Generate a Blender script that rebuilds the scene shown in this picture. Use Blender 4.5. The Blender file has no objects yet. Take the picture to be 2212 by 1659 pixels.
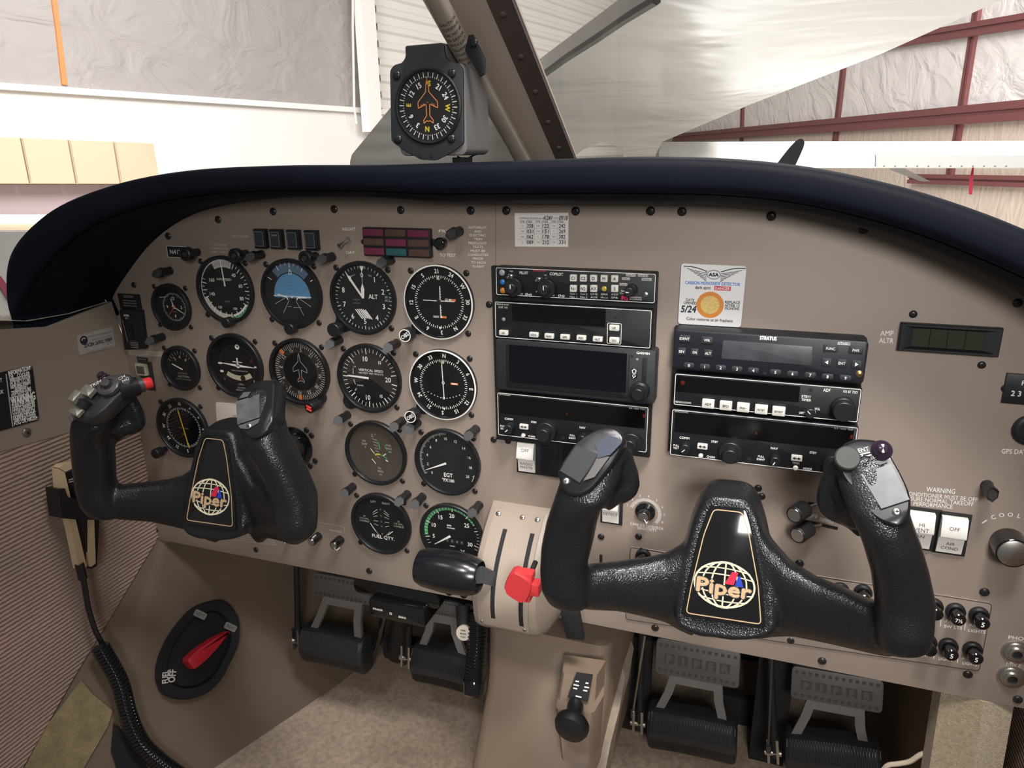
import bpy, math, random
from mathutils import Vector, Matrix
from math import sin, cos, pi, radians, sqrt, atan2
random.seed(7)
C = bpy.context.scene.collection
SC = bpy.context.scene
# ------------------------------------------------------------------ camera (panel frame: u right, v up, w towards the pilot, in mm)
FPX = 1595.61
CAM = Vector((326.72, 149.40, 689.44))
_r = Vector((0.30524887, -0.34019738, -0.03986343))
_R = Matrix.Rotation(_r.length, 3, _r.normalized())
M3 = Matrix(((1, 0, 0), (0, -1, 0), (0, 0, -1))) @ _R
MT = M3.transposed()
W_ = Matrix(((1, 0, 0), (0, 0, -1), (0, 1, 0)))          # (u,v,w) -> world axes
PF = W_.to_4x4()
S = .001
def wp(p): return W_ @ Vector(p) * S
cam_d = bpy.data.cameras.new('camera'); cam = bpy.data.objects.new('camera', cam_d); C.objects.link(cam)
cr, cd_, cf = [W_ @ Vector(M3[i]) for i in range(3)]
mw = Matrix((cr, -cd_, -cf)).transposed().to_4x4(); mw.translation = wp(CAM)
cam.matrix_world = mw
cam_d.sensor_width = 36; cam_d.lens = FPX / 2212 * 36; cam_d.clip_start = .02; cam_d.clip_end = 200
SC.camera = cam
# ------------------------------------------------------------------ light and exposure
SC.view_settings.view_transform = 'Standard'; SC.view_settings.look = 'None'
SC.view_settings.exposure = 0.0; SC.view_settings.gamma = 1
wd = bpy.data.worlds.new('world'); SC.world = wd; wd.use_nodes = True
wd.node_tree.nodes['Background'].inputs[0].default_value = (1.0, .97, .93, 1)
wd.node_tree.nodes['Background'].inputs[1].default_value = .13
def area(name, p, target, sx, sy, power, col=(1, 1, 1), spread=180):
    l = bpy.data.lights.new(name, 'AREA'); l.shape = 'RECTANGLE'; l.size = sx; l.size_y = sy; l.energy = power; l.color = col; l.spread = math.radians(spread)
    o = bpy.data.objects.new(name, l); C.objects.link(o)
    a, b = wp(p), wp(target)
    o.matrix_world = Matrix.Translation(a) @ (b - a).to_track_quat('-Z', 'Y').to_matrix().to_4x4()
    return o
area('rear_fill_light', (620, 420, 1350), (230, -250, 0), .3, .3, 1.6, (1, .965, .93), 60)  # added fill behind the camera, placed to balance the panel brightness
area('right_window_light', (500, 1000, 500), (330, -250, 0), .25, .22, 3.1, (1, .965, .93), 80)
area('left_window_light', (-480, 880, 720), (-150, -250, 0), .25, .2, .35, (1, .965, .93), 110)
area('overhead_fill_light', (80, 800, 900), (60, -420, 0), .14, .14, .26, (1, .955, .91), 40)  # added narrow overhead fill for the panel centre, not a known dome fixture
area('front_fill_light', (150, 900, 350), (150, -400, 60), .2, .16, .6, (1, .955, .91), 70)  # added fill from above to brighten the pedestal and lower panel
area('hangar_light_left', (-3500, 3800, -3500), (-4500, 500, -9000), 3, 3, 760, (1, .98, .96))
area('hangar_light_centre', (1000, 4200, -4500), (500, 0, -7000), 4, 3, 700, (1, .98, .95))
area('hangar_light_right', (6500, 3800, -6000), (8500, 500, -11000), 4, 3, 3400, (1, .98, .95))
area('wing_fill_light', (800, -400, -2600), (1500, 1300, -2600), 2.5, 2, 30, (1, .98, .95))  # fill light set below the high wing, aimed up to brighten its underside
# ------------------------------------------------------------------ helpers
def ray(px, py): return MT @ Vector(((px - 1106) / FPX, (py - 829.5) / FPX, 1))
def P(px, py, w=0):
    d = ray(px, py); return CAM + d * ((w - CAM.z) / d.z)
def PX(px, py, u):
    d = ray(px, py); return CAM + d * ((u - CAM.x) / d.x)
def PV(px, py, v):
    d = ray(px, py); return CAM + d * ((v - CAM.y) / d.y)
def PN(px, py, p0, n):
    d = ray(px, py); return CAM + d * ((Vector(p0) - CAM).dot(n) / d.dot(n))
def PT(px, py, t):
    return CAM + ray(px, py).normalized() * t
def Z(ox, oy, s): return lambda x, y: (ox + x * s, oy + y * s)
zA = Z(220, 430, .22604); zB = Z(680, 430, .18083); zC = Z(220, 700, .22604); zD = Z(680, 720, .18083)
zE = Z(680, 980, .18083); zF = Z(1040, 430, .27125); zG = Z(1040, 820, .18083); zH = Z(1400, 680, .23508)
zI = Z(1812, 600, .36166); zJ = Z(1812, 1150, .30675); zK = Z(1140, 900, .24115); zL = Z(1700, 920, .30743)

def inset(pts, d):
    n = len(pts); out = []
    a = sum(pts[i][0] * pts[(i + 1) % n][1] - pts[(i + 1) % n][0] * pts[i][1] for i in range(n))
    sg = 1 if a > 0 else -1
    for i in range(n):
        x0, y0 = pts[i - 1]; x1, y1 = pts[i]; x2, y2 = pts[(i + 1) % n]
        e1 = Vector((x1 - x0, y1 - y0)); e2 = Vector((x2 - x1, y2 - y1))
        if e1.length < 1e-9: e1 = e2
        if e2.length < 1e-9: e2 = e1
        e1.normalize(); e2.normalize()
        n1 = Vector((-e1.y, e1.x)) * sg; n2 = Vector((-e2.y, e2.x)) * sg
        m = n1 + n2
        if m.length < 1e-6: m = n1
        m.normalize(); k = max(.35, m.dot(n1)); out.append((x1 + m.x * d / k, y1 + m.y * d / k))
    return out
def rrect(w, h, r, cx=0, cy=0, n=4):
    r = min(r, w / 2 - 1e-4, h / 2 - 1e-4); o = []
    for (sx, sy, a0) in ((1, 1, 0), (-1, 1, 90), (-1, -1, 180), (1, -1, 270)):
        for i in range(n + 1):
            a = radians(a0 + 90 * i / n); o.append((cx + sx * (w / 2 - r) + r * cos(a), cy + sy * (h / 2 - r) + r * sin(a)))
    return o
def circ(r, n=32, cx=0, cy=0, ry=None):
    ry = ry or r
    return [(cx + r * cos(2 * pi * i / n), cy + ry * sin(2 * pi * i / n)) for i in range(n)]
def rpoly(pts, r, n=4):
    """polygon with rounded corners"""
    o = []; m = len(pts)
    for i in range(m):
        a, b, c = Vector(pts[i - 1]), Vector(pts[i]), Vector(pts[(i + 1) % m])
        d1 = (a - b); d2 = (c - b); k = min(r, d1.length * .45, d2.length * .45)
        p = b + d1.normalized() * k; q = b + d2.normalized() * k
        for j in range(n + 1):
            t = j / n; o.append(tuple(p * (1 - t) ** 2 + b * 2 * t * (1 - t) + q * t * t))
    return o
def cr_spline(pts, n=6, closed=False):
    P_ = [Vector(p) for p in pts]; m = len(P_); o = []
    rng = range(m if closed else m - 1)
    for i in rng:
        p1, p2 = P_[i], P_[(i + 1) % m]
        p0 = P_[i - 1] if (i or closed) else p1 * 2 - p2
        p3 = P_[(i + 2) % m] if (closed or i + 2 < m) else p2 * 2 - p1
        for j in range(n):
            t = j / n
            o.append(.5 * ((2 * p1) + (p2 - p0) * t + (2 * p0 - 5 * p1 + 4 * p2 - p3) * t * t + (3 * p1 - p0 - 3 * p2 + p3) * t ** 3))
    if not closed: o.append(P_[-1])
    return o
_tc = {}
def textmesh(s, bold):
    k = s
    if k not in _tc:
        cu = bpy.data.curves.new('t', 'FONT'); cu.body = s; cu.size = 1; cu.align_x = 'LEFT'; cu.resolution_u = 2; cu.offset = 0
        ob = bpy.data.objects.new('t', cu); C.objects.link(ob)
        dg = bpy.context.evaluated_depsgraph_get(); me = bpy.data.meshes.new_from_object(ob.evaluated_get(dg))
        vs = [(v.co.x, v.co.y) for v in me.vertices]; fs = [tuple(p.vertices) for p in me.polygons]
        bpy.data.objects.remove(ob); bpy.data.curves.remove(cu); bpy.data.meshes.remove(me)
        xs = [v[0] for v in vs] or [0, 1]
        _tc[k] = (vs, fs, min(xs), max(xs))
    return _tc[k]
class MB:
    def __init__(s, mat=None):
        s.v = []; s.f = []; s.m = []; s.mats = []; s.T = Matrix.Identity(4); s.mat = mat
    def mi(s, mat):
        mat = mat or s.mat
        if mat not in s.mats: s.mats.append(mat)
        return s.mats.index(mat)
    def add(s, vs, fs, mat=None):
        b = len(s.v); k = s.mi(mat)
        for p in vs:
            q = s.T @ Vector((p[0], p[1], p[2])); s.v.append(q)
        for f in fs: s.f.append(tuple(b + i for i in f)); s.m.append(k)
    def rings(s, R, mat=None, closed=True, cap0=True, cap1=True):
        n = len(R[0]); vs = [p for r in R for p in r]; fs = []
        for i in range(len(R) - 1):
            for j in range(n if closed else n - 1):
                a = i * n + j; b = i * n + (j + 1) % n; fs.append((a, b, b + n, a + n))
        if cap0 and closed: fs.append(tuple(range(n - 1, -1, -1)))
        if cap1 and closed: fs.append(tuple(range((len(R) - 1) * n, len(R) * n)))
        s.add(vs, fs, mat)
    def prism(s, out, z0, z1, mat=None, ch=0):
        R = [[(x, y, z0) for x, y in out]]
        if ch:
            R.append([(x, y, z1 - ch) for x, y in out]); R.append([(x, y, z1 - ch * .3) for x, y in inset(out, ch * .3)])
            R.append([(x, y, z1) for x, y in inset(out, ch)])
        else: R.append([(x, y, z1) for x, y in out])
        s.rings(R, mat)
    def box(s, cx, cy, z0, w, h, d, mat=None, ch=0, r=0):
        s.prism(rrect(w, h, r, cx, cy) if r else [(cx - w / 2, cy - h / 2), (cx + w / 2, cy - h / 2), (cx + w / 2, cy + h / 2), (cx - w / 2, cy + h / 2)], z0, z0 + d, mat, ch)
    def lathe(s, prof, mat=None, n=28, cap0=True, cap1=True):
        s.rings([[(max(r, 1e-3) * cos(2 * pi * i / n), max(r, 1e-3) * sin(2 * pi * i / n), z) for i in range(n)] for r, z in prof], mat, True, cap0, cap1)
    def frame(s, out, wd, z0, z1, mat=None):
        """raised outline of width wd following an outline"""
        inn = inset(out, wd); n = len(out)
        vs = [(x, y, z0) for x, y in out] + [(x, y, z1) for x, y in out] + [(x, y, z1) for x, y in inn] + [(x, y, z0) for x, y in inn]
        fs = []
        for k in range(3):
            for j in range(n):
                a = k * n + j; b = k * n + (j + 1) % n; fs.append((a, b, b + n, a + n))
        s.add(vs, fs, mat)
    def tube(s, pts, r, mat=None, n=10, cap=True):
        pts = [Vector(p) for p in pts]; m = len(pts); rr = r if isinstance(r, (list, tuple)) else [r] * m
        t = (pts[1] - pts[0]).normalized(); a = Vector((0, 0, 1)) if abs(t.z) < .9 else Vector((1, 0, 0))
        x = t.cross(a).normalized(); R = []
        for i in range(m):
            t = (pts[min(i + 1, m - 1)] - pts[max(i - 1, 0)]).normalized()
            x = (x - t * x.dot(t)).normalized(); y = t.cross(x)
            R.append([pts[i] + (x * cos(2 * pi * k / n) + y * sin(2 * pi * k / n)) * rr[i] for k in range(n)])
        s.rings(R, mat, True, cap, cap)
    def side(s, prof, x0, x1, mat=None):
        """profile [(y,z)] extruded along x"""
        s.rings([[(x0, y, z) for y, z in prof], [(x1, y, z) for y, z in prof]], mat)
    def poly(s, pts, mat=None): s.add(pts, [tuple(range(len(pts)))], mat)
    def flat(s, out, z, mat=None): s.poly([(x, y, z) for x, y in out], mat)
    def line(s, a, b, wd, z, mat=None):
        a, b = Vector(a[:2]), Vector(b[:2]); d = (b - a).normalized(); n = Vector((-d.y, d.x)) * wd / 2
        s.flat([tuple(a - n), tuple(b - n), tuple(b + n), tuple(a + n)], z, mat)
    def pline(s, pts, wd, z, mat=None, closed=False):
        m = len(pts)
        for i in range(m if closed else m - 1): s.line(pts[i], pts[(i + 1) % m], wd, z, mat)
    def arc(s, r0, r1, a0, a1, z, mat=None, n=24, cx=0, cy=0):
        """band, angles clockwise from top in degrees"""
        A = [radians(a0 + (a1 - a0) * i / n) for i in range(n + 1)]
        vs = [(cx + r1 * sin(a), cy + r1 * cos(a), z) for a in A] + [(cx + r0 * sin(a), cy + r0 * cos(a), z) for a in A]
        s.add(vs, [(i, i + 1, n + 2 + i, n + 1 + i) for i in range(n)], mat)
    def tick(s, a, r0, r1, wd, z, mat=None, cx=0, cy=0):
        a = radians(a); s.line((cx + r0 * sin(a), cy + r0 * cos(a)), (cx + r1 * sin(a), cy + r1 * cos(a)), wd, z, mat)
    def text(s, t, x, y, h, z, mat=None, w=None, rot=0, bold=0, al='C', shear=0):
        vs, fs, x0, x1 = textmesh(t, 0)
        k = h / .70; kx = (w / (x1 - x0)) if w else k * .92
        ox = {'C': (x0 + x1) / 2, 'L': x0, 'R': x1}[al]; c, n = cos(radians(rot)), sin(radians(rot))
        o = []
        for a, b in vs:
            X = (a - ox) * kx + shear * b * k; Y = (b - .35) * k; o.append((x + X * c - Y * n, y + X * n + Y * c, z))
        s.add(o, fs, mat)
        if bold:
            e = bold * k
            for i_, (dx, dy) in enumerate(((e, 0), (-e, 0), (0, e), (0, -e))): s.add([(p[0] + dx, p[1] + dy, z + .025 * (i_ + 1)) for p in o], fs, mat)
    def rtext(s, t, a, r, h, z, mat=None, cx=0, cy=0, up=False, bold=0, w=None):
        A = radians(a); s.text(t, cx + r * sin(A), cy + r * cos(A), h, z, mat, w=w, rot=0 if up else -a, bold=bold)
    def mesh(s, name, ang=38):
        me = bpy.data.meshes.new(name)
        me.from_pydata([tuple(p * S) for p in s.v], [], s.f)
        for m in s.mats: me.materials.append(m)
        me.polygons.foreach_set('material_index', s.m); me.polygons.foreach_set('use_smooth', [True] * len(s.f))
        me.update(); me.set_sharp_from_angle(angle=radians(ang))
        return me
    def build(s, name, parent=None, ang=38, label=None):
        o = bpy.data.objects.new(name, s.mesh(name, ang)); C.objects.link(o)
        if parent: o.parent = parent
        if label: o['label'] = label
        return o
def xf(p, R=None): return Matrix.Translation(wp(p)) @ PF @ (R.to_4x4() if R else Matrix.Identity(4))
def tag(o, label, cat, group=None):
    o['label'] = label; o['category'] = cat
    if group: o['group'] = group
    return o
def thing(name, label, cat, p=(0, 0, 0), group=None, R=None):
    o = bpy.data.objects.new(name, None); C.objects.link(o); o.empty_display_size = .01
    o.matrix_world = xf(p, R); return tag(o, label, cat, group)
def solo(mb, name, label, cat, p=(0, 0, 0), group=None, R=None, ang=38):
    o = mb.build(name, None, ang); o.matrix_world = xf(p, R); return tag(o, label, cat, group)
def struct(mb, name, p=(0, 0, 0), R=None, parent=None, ang=38):
    o = mb.build(name, parent, ang)
    if not parent: o.matrix_world = xf(p, R); o['kind'] = 'structure'
    return o
def copy_tree(o, parent=None):
    c = o.copy(); C.objects.link(c)
    if parent: c.parent = parent
    for ch in list(o.children): copy_tree(ch, c)
    return c
def basis(z, up=(0, 1, 0)):
    z = Vector(z).normalized(); x = Vector(up).cross(z).normalized(); y = z.cross(x)
    return Matrix((x, y, z)).transposed()
def rel(M0, p): return p - Vector(M0)
# ------------------------------------------------------------------ materials
def mat(name, col, rough=.5, metal=0, spec=.5, bump=None, emit=None, var=None, coat=0, trans=0, alpha=1, sheen=0):
    m = bpy.data.materials.new(name); m.use_nodes = True; nt = m.node_tree; b = nt.nodes['Principled BSDF']
    b.inputs['Base Color'].default_value = (*col, 1); b.inputs['Roughness'].default_value = rough
    b.inputs['Metallic'].default_value = metal; b.inputs['Specular IOR Level'].default_value = spec
    b.inputs['Coat Weight'].default_value = coat; b.inputs['Transmission Weight'].default_value = trans
    b.inputs['Sheen Weight'].default_value = sheen
    if emit: b.inputs['Emission Color'].default_value = (*emit[:3], 1); b.inputs['Emission Strength'].default_value = emit[3]
    tc = None
    def coord():
        nonlocal tc
        if not tc: tc = nt.nodes.new('ShaderNodeTexCoord')
        return tc.outputs['Object']
    if var:   # (scale, amount): patchy tone
        n = nt.nodes.new('ShaderNodeTexNoise'); n.inputs['Scale'].default_value = var[0]; n.inputs['Detail'].default_value = 5
        nt.links.new(coord(), n.inputs['Vector'])
        r = nt.nodes.new('ShaderNodeValToRGB'); a = var[1]
        r.color_ramp.elements[0].position = .3; r.color_ramp.elements[1].position = .7
        c2 = var[2] if len(var) > 2 else col
        r.color_ramp.elements[0].color = (*[max(0, c * (1 - a)) for c in c2], 1); r.color_ramp.elements[1].color = (*[min(1, c * (1 + a)) for c in col], 1)
        nt.links.new(n.outputs['Fac'], r.inputs['Fac']); nt.links.new(r.outputs['Color'], b.inputs['Base Color'])
    if bump:  # (kind, scale, strength, distance)
        kind, sc, st, ds = bump
        if kind == 'noise':
            t = nt.nodes.new('ShaderNodeTexNoise'); t.inputs['Scale'].default_value = sc; t.inputs['Detail'].default_value = 3; out = t.outputs['Fac']
        elif kind == 'vor':
            t = nt.nodes.new('ShaderNodeTexVoronoi'); t.inputs['Scale'].default_value = sc; t.feature = 'SMOOTH_F1'; out = t.outputs['Distance']
        else:
            t = nt.nodes.new('ShaderNodeTexWave'); t.inputs['Scale'].default_value = sc; t.inputs['Distortion'].default_value = 1.5
            t.bands_direction = kind[-1].upper(); t.inputs['Detail Scale'].default_value = 3; out = t.outputs['Fac']
        nt.links.new(coord(), t.inputs['Vector'])
        bp = nt.nodes.new('ShaderNodeBump'); bp.inputs['Strength'].default_value = st; bp.inputs['Distance'].default_value = ds
        nt.links.new(out, bp.inputs['Height']); nt.links.new(bp.outputs['Normal'], b.inputs['Normal'])
    return m
PANEL = mat('panel_paint', (.315, .255, .212), .48, bump=('noise', 1800, .12, .0004), var=(12, .04))
PTRIM = mat('panel_paint_light', (.31, .255, .21), .42, bump=('noise', 1500, .12, .0004))
BLK = mat('black_plastic', (.012, .012, .014), .42)
BLKM = mat('black_matte', (.010, .010, .011), .72)
BLKG = mat('black_gloss', (.008, .008, .009), .12, coat=.6)
DIAL = mat('dial_black', (.007, .007, .007), .6, spec=.3)
DIALB = mat('dial_brown', (.038, .031, .026), .6, spec=.3)
DIALG = mat('dial_dark_grey', (.018, .0175, .0175), .55, spec=.3)
RADIO = mat('radio_face', (.008, .0085, .011), .5)
LCD = mat('dark_display', (.004, .0035, .003), .15)
LCDB = mat('black_display', (.003, .004, .007), .08)
LCDG = mat('grey_display', (.07, .075, .085), .35, var=(60, .25))
WHT = mat('white_print', (.92, .91, .88), .6)
WHTD = mat('dim_white_print', (.55, .53, .50), .6)
GREYP = mat('grey_print', (.30, .29, .28), .6)
WBTN = mat('white_button', (.70, .68, .63), .4)
WSW = mat('white_switch', (.80, .78, .74), .35)
INK = mat('black_ink', (.02, .02, .03), .7)
ORG = mat('orange_print', (.85, .25, .07), .6)
YEL = mat('yellow_print', (.75, .55, .04), .6)
GRN = mat('green_band', (.06, .32, .12), .6)
SKYB = mat('horizon_blue', (.12, .30, .52), .5)
RED = mat('red_plastic', (.72, .045, .05), .35)
REDP = mat('red_print', (.62, .03, .08), .6)
CHR = mat('chrome', (.75, .73, .70), .18, metal=1)
STL = mat('brushed_steel', (.62, .60, .57), .32, metal=1)
GOLD = mat('gold', (.66, .46, .27), .3, metal=.25)
BRASS = mat('brass', (.7, .5, .2), .3, metal=1)
SCR = mat('black_screw', (.018, .017, .018), .3)
LEA = mat('black_leather', (.013, .0135, .0155), .25, bump=('vor', 950, .5, .0007))
LEAF = mat('fine_black_leather', (.018, .019, .021), .38, bump=('vor', 900, .5, .0006))
HOOD = mat('black_glareshield_vinyl', (.0035, .005, .011), .6, spec=.15, bump=('noise', 1200, .2, .0005))
DGRY = mat('dark_grey_metal', (.05, .052, .055), .45)
MGRY = mat('grey_pad', (.10, .11, .115), .35, var=(90, .25))
GLS = None
def glassmat():
    m = bpy.data.materials.new('clear_glass'); m.use_nodes = True; nt = m.node_tree; nt.nodes.clear()
    o = nt.nodes.new('ShaderNodeOutputMaterial'); mx = nt.nodes.new('ShaderNodeMixShader'); t = nt.nodes.new('ShaderNodeBsdfTransparent')
    g = nt.nodes.new('ShaderNodeBsdfGlossy'); g.inputs['Roughness'].default_value = .02; fr = nt.nodes.new('ShaderNodeFresnel'); gm = nt.nodes.new('ShaderNodeNewGeometry'); io = nt.nodes.new('ShaderNodeMix'); io.inputs[2].default_value = 1.45; io.inputs[3].default_value = 1 / 1.45
    nt.links.new(gm.outputs['Backfacing'], io.inputs[0]); nt.links.new(io.outputs[0], fr.inputs['IOR'])
    nt.links.new(fr.outputs[0], mx.inputs[0]); nt.links.new(t.outputs[0], mx.inputs[1]); nt.links.new(g.outputs[0], mx.inputs[2]); nt.links.new(mx.outputs[0], o.inputs[0])
    return m
GLS = glassmat()
def screw_mb(r, m, h=None, cross=True):
    b = MB(m); h = h or r * .5
    b.lathe([(r, 0), (r, h * .4), (r * .8, h * .8), (r * .45, h), (0, h)], m, 20)
    if cross:
        b.box(0, 0, h - .02, r * .9, r * .2, .06, BLKM); b.box(0, 0, h - .02, r * .2, r * .9, .06, BLKM)
    return b
_sm = {}
def screw(parent, x, y, r=3.4, m=None, z=0, rot=None, name='screw'):
    m = m or SCR; k = (r, m.name)
    if k not in _sm: _sm[k] = screw_mb(r, m).mesh('screw')
    o = bpy.data.objects.new(name, _sm[k]); C.objects.link(o); o.parent = parent
    o.matrix_basis = Matrix.Translation(Vector((x, y, z)) * S) @ Matrix.Rotation(rot if rot is not None else random.uniform(0, 1.5), 4, 'Z')
    return o
# ================================================================== instrument panel
def curve_panel(name, outline, depth):
    b = MB(PANEL); b.prism(outline, -depth, 0, PANEL, .4); return b
top = [(238, 660), (262, 612), (300, 560), (345, 510), (400, 472), (470, 447), (560, 432), (700, 424), (860, 426), (1000, 436), (1200, 436), (1400, 438), (1560, 440), (1700, 454), (1830, 480), (1950, 520), (2060, 565), (2150, 606), (2240, 655)]
TOPC = [P(x, y) for x, y in top]
ob = [(p.x, p.y + 6) for p in TOPC]
right = [(560, -20), (575, -120), (590, -352)]
bottom = [(-449, -356)]
left = [(-449, -340), (-447, -250), (-444, -130), (-443, -60)]
panel_out = ob + right + bottom + left
panel = thing('instrument_panel', 'taupe painted metal instrument panel spanning the whole cockpit', 'instrument panel')
bp_ = MB(PANEL); bp_.prism([(x, y) for x, y in panel_out][::-1], -3, 0, PANEL, .4)
bp_.build('face_plate', panel)
SCREWS = [(362, 510), (470, 474.5), (589, 457), (721, 452), (865, 454), (1016, 455), (1093, 455), (1243, 456), (1405, 456), (1473, 457), (1666, 467), (1865, 495),
          (2199, 655), (288, 616), (1056, 658), (1066, 950), (1097, 953), (1298, 1160), (1379, 1160), (1727, 1218), (2127, 1280), (2091, 1458), (1415, 1357),
          (1708, 1384), (1776, 1429), (797, 1234), (552, 1188), (1375, 1318), (300, 951), (315, 1036), (336, 1146), (2199, 1512), (672, 941), (680, 996), (1645, 1073)]
for x, y in SCREWS:
    p = P(x, y, 1); screw(panel, p.x, p.y, 4.1 if y < 520 or y > 1200 else 3.6)
for x, y in ((2172, 840), (2121, 789), (1973, 679)):
    p = P(x, y, 1); screw(panel, p.x, p.y, 3.2)
# raised sub panel with the breakers and its thin edge
sub = MB(PANEL)
a = P(1362, 1180); b2 = P(2143, 1302); c2 = P(2107, 1447)
so = rpoly([(a.x, a.y), (b2.x, b2.y), (c2.x + 3, c2.y), (a.x - 2, -352 + 14)], 4)
sub.prism(so[::-1], -1, 1.2, PANEL, .3); sub.frame(so[::-1], .5, 1.2, 1.5, BLKM)
sub.build('breaker_plate', panel)
seam = MB(BLKM); p0, p1 = P(1071, 440), P(1071, 576); seam.line((p0.x, p0.y), (p1.x, p0.y - 66), .35, .06); seam.build('panel_seam', panel)
# printed lettering
L = MB(WHT)
def T(mb, s, z, l, r, h, m=None, w0=.12, bold=0, base=None, shear=0):
    """text s whose centre line runs between zoom points l and r"""
    a, b = P(*z(*l), w0), P(*z(*r), w0)
    o = base or Vector((0, 0, 0))
    mb.text(s, (a.x + b.x) / 2 - o.x, (a.y + b.y) / 2 - o.y, h, w0 - o.z + .02, m, w=abs(b.x - a.x), rot=math.degrees(atan2(b.y - a.y, b.x - a.x)), bold=bold, shear=shear)
T(L, 'NIGHT', zB, (330, 358), (487, 358), 3.2); T(L, 'DAY', zB, (373, 635), (478, 638), 3.2)
T(L, 'PRESS', zB, (1480, 380), (1680, 392), 3.0); T(L, 'TO TEST', zB, (1492, 668), (1683, 672), 3.2)
for i, (s, l, r) in enumerate((('AUTOPILOT', 1832, 2052), ('AND', 1905, 1988), ('ELECTRIC', 1850, 2045), ('TRIM', 1900, 1998), ('PREFLIGHT', 1838, 2055), ('TESTS', 1885, 2012), ('MUST BE', 1862, 2035), ('CONDUCTED', 1832, 2075), ('PRIOR', 1890, 2012), ('TO EACH', 1868, 2040), ('FLIGHT', 1885, 2025))):
    T(L, s, zB, (l, 338 + i * 46.5), (r, 341 + i * 46.5), 2.35)
T(L, 'NAV IND/AP', zA, (1240, 355), (1402, 358), 2.6, WHTD)
for i, s in enumerate(('IL-TOTREBBI', '45 39NM*8720 UM', 'T9R9. 1U9AR T')): T(L, s, zA, (1075 - 30 * (i > 0), 435 + i * 34), (1195 + 8 * (i > 0), 438 + i * 36), 2.2, WHTD)
T(L, 'AMP', zI, (248, 331), (327, 331), 4.4, bold=.01); T(L, 'ALTR', zI, (241, 373), (326, 376), 4.4, bold=.01)
T(L, 'GPS DATA', zI, (972, 1035), (1150, 1042), 4.2, bold=.01)
T(L, 'WARNING', zI, (523, 1262), (695, 1277), 4.6, bold=.005)
T(L, 'AIR CONDITIONER MUST BE OFF', zI, (335, 1282), (830, 1326), 4.0)
T(L, 'TO INSURE NORMAL TAKEOFF', zI, (340, 1310), (805, 1352), 4.0)
T(L, 'PERFORMANCE', zI, (447, 1348), (680, 1368), 4.0)
for i, ch in enumerate('COOLER'):
    A = -34 + i * 14; c = P(2178, 1172, .1); r = 27; L.text(ch, c.x + r * sin(radians(A)), c.y + r * cos(radians(A)), 4, .14, WHT, rot=-A, bold=.01)
c = P(2178, 1172, .1); L.arc(26.4, 27.6, -58, -44, .14); L.arc(26.4, 27.6, 48, 60, .14)
L.flat([(c.x + 27 * sin(radians(66)), c.y + 27 * cos(radians(66))), (c.x + 24.6 * sin(radians(58)), c.y + 24.6 * cos(radians(58))), (c.x + 29.4 * sin(radians(58)), c.y + 29.4 * cos(radians(58)))], .14)
L.arc(26.4, 27.6, -56, -46, .14, cx=c.x, cy=c.y); L.arc(26.4, 27.6, 46, 58, .14, cx=c.x, cy=c.y)
T(L, 'PHONES', zJ, (1195, 738), (1400, 762), 3.8); T(L, 'MIKE', zJ, (1180, 925), (1285, 942), 3.8)
for (s, l, r) in (('PANEL', (753, 622), (865, 640)), ('SW LTS', (740, 660), (868, 674)), ('RADIO', (922, 650), (1030, 662)), ('LIGHTS', (912, 690), (1032, 702)), ('LIGHTS', (703, 888), (802, 900)), ('ANTI COL', (868, 884), (985, 902)), ('LIGHTS', (872, 920), (972, 934)), ('LIGHT', (548, 860), (630, 870)), ('ING', (1, 1), (2, 2))):
    if s != 'ING': T(L, s, zJ, l, r, 3.1, w0=1.32, bold=.01)
for a, b in (((720, 602), (717, 662)), ((892, 630), (886, 690)), ((676, 833), (668, 890)), ((842, 865), (834, 920))):
    p, q = P(*zJ(*a), 1.32), P(*zJ(*b), 1.32); L.line((p.x, p.y), (q.x, q.y), .5, 1.34)
c = P(1394, 1108, .1)
for i in range(61):
    A = -72 + i * 3.35; L.tick(A, 13.2, 16.4 if i % 6 else 17, .32, .14, WHT, c.x, c.y)
for i in range(9): L.rtext(str(i + 1), -72 + i * 26.5, 19.4, 2.6, .14, WHT, c.x, c.y, up=True)
zM = Z(1340, 1020, .13562)
T(L, 'CARB ICE DETECTOR', zM, (160, 815), (688, 905), 3.0); T(L, 'SENSITIVITY', zM, (270, 885), (580, 930), 3.0)
p = P(1273, 1191, .1); L.text('F', p.x, p.y, 3, .14)
T(L, 'OFF', zL, (150, 628), (215, 638), 4.0, bold=.01); T(L, 'DEFROST', zL, (232, 655), (330, 680), 3.6, bold=.01)
zN = Z(600, 900, .20487)
T(L, 'PHONES', zN, (553, 1197), (682, 1217), 2.6, WHTD)
p, q, r_ = P(*zN(455, 1118), .1), P(*zN(700, 1160), .1), P(*zN(713, 1208), .1)
L.pline([(p.x - 8, p.y), (q.x - 2, p.y), (q.x, p.y - 2), (q.x + .3, p.y - 9)], .45, .14, WHTD)
for i in range(4): T(L, ('THIS AIRCRAFT IS EQUIPPED WITH', 'A BOOM MIKE INTERCOM SYSTEM', 'SEE HANDBOOK SUPPLEMENT FOR', 'OPERATING INSTRUCTIONS')[i], Z(120, 780, .27125), (1425, 1372 + i * 17), (1735 + i * 10, 1412 + i * 18), 1.7, WHTD)
L.build('lettering', panel, label='white printed lettering')
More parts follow.
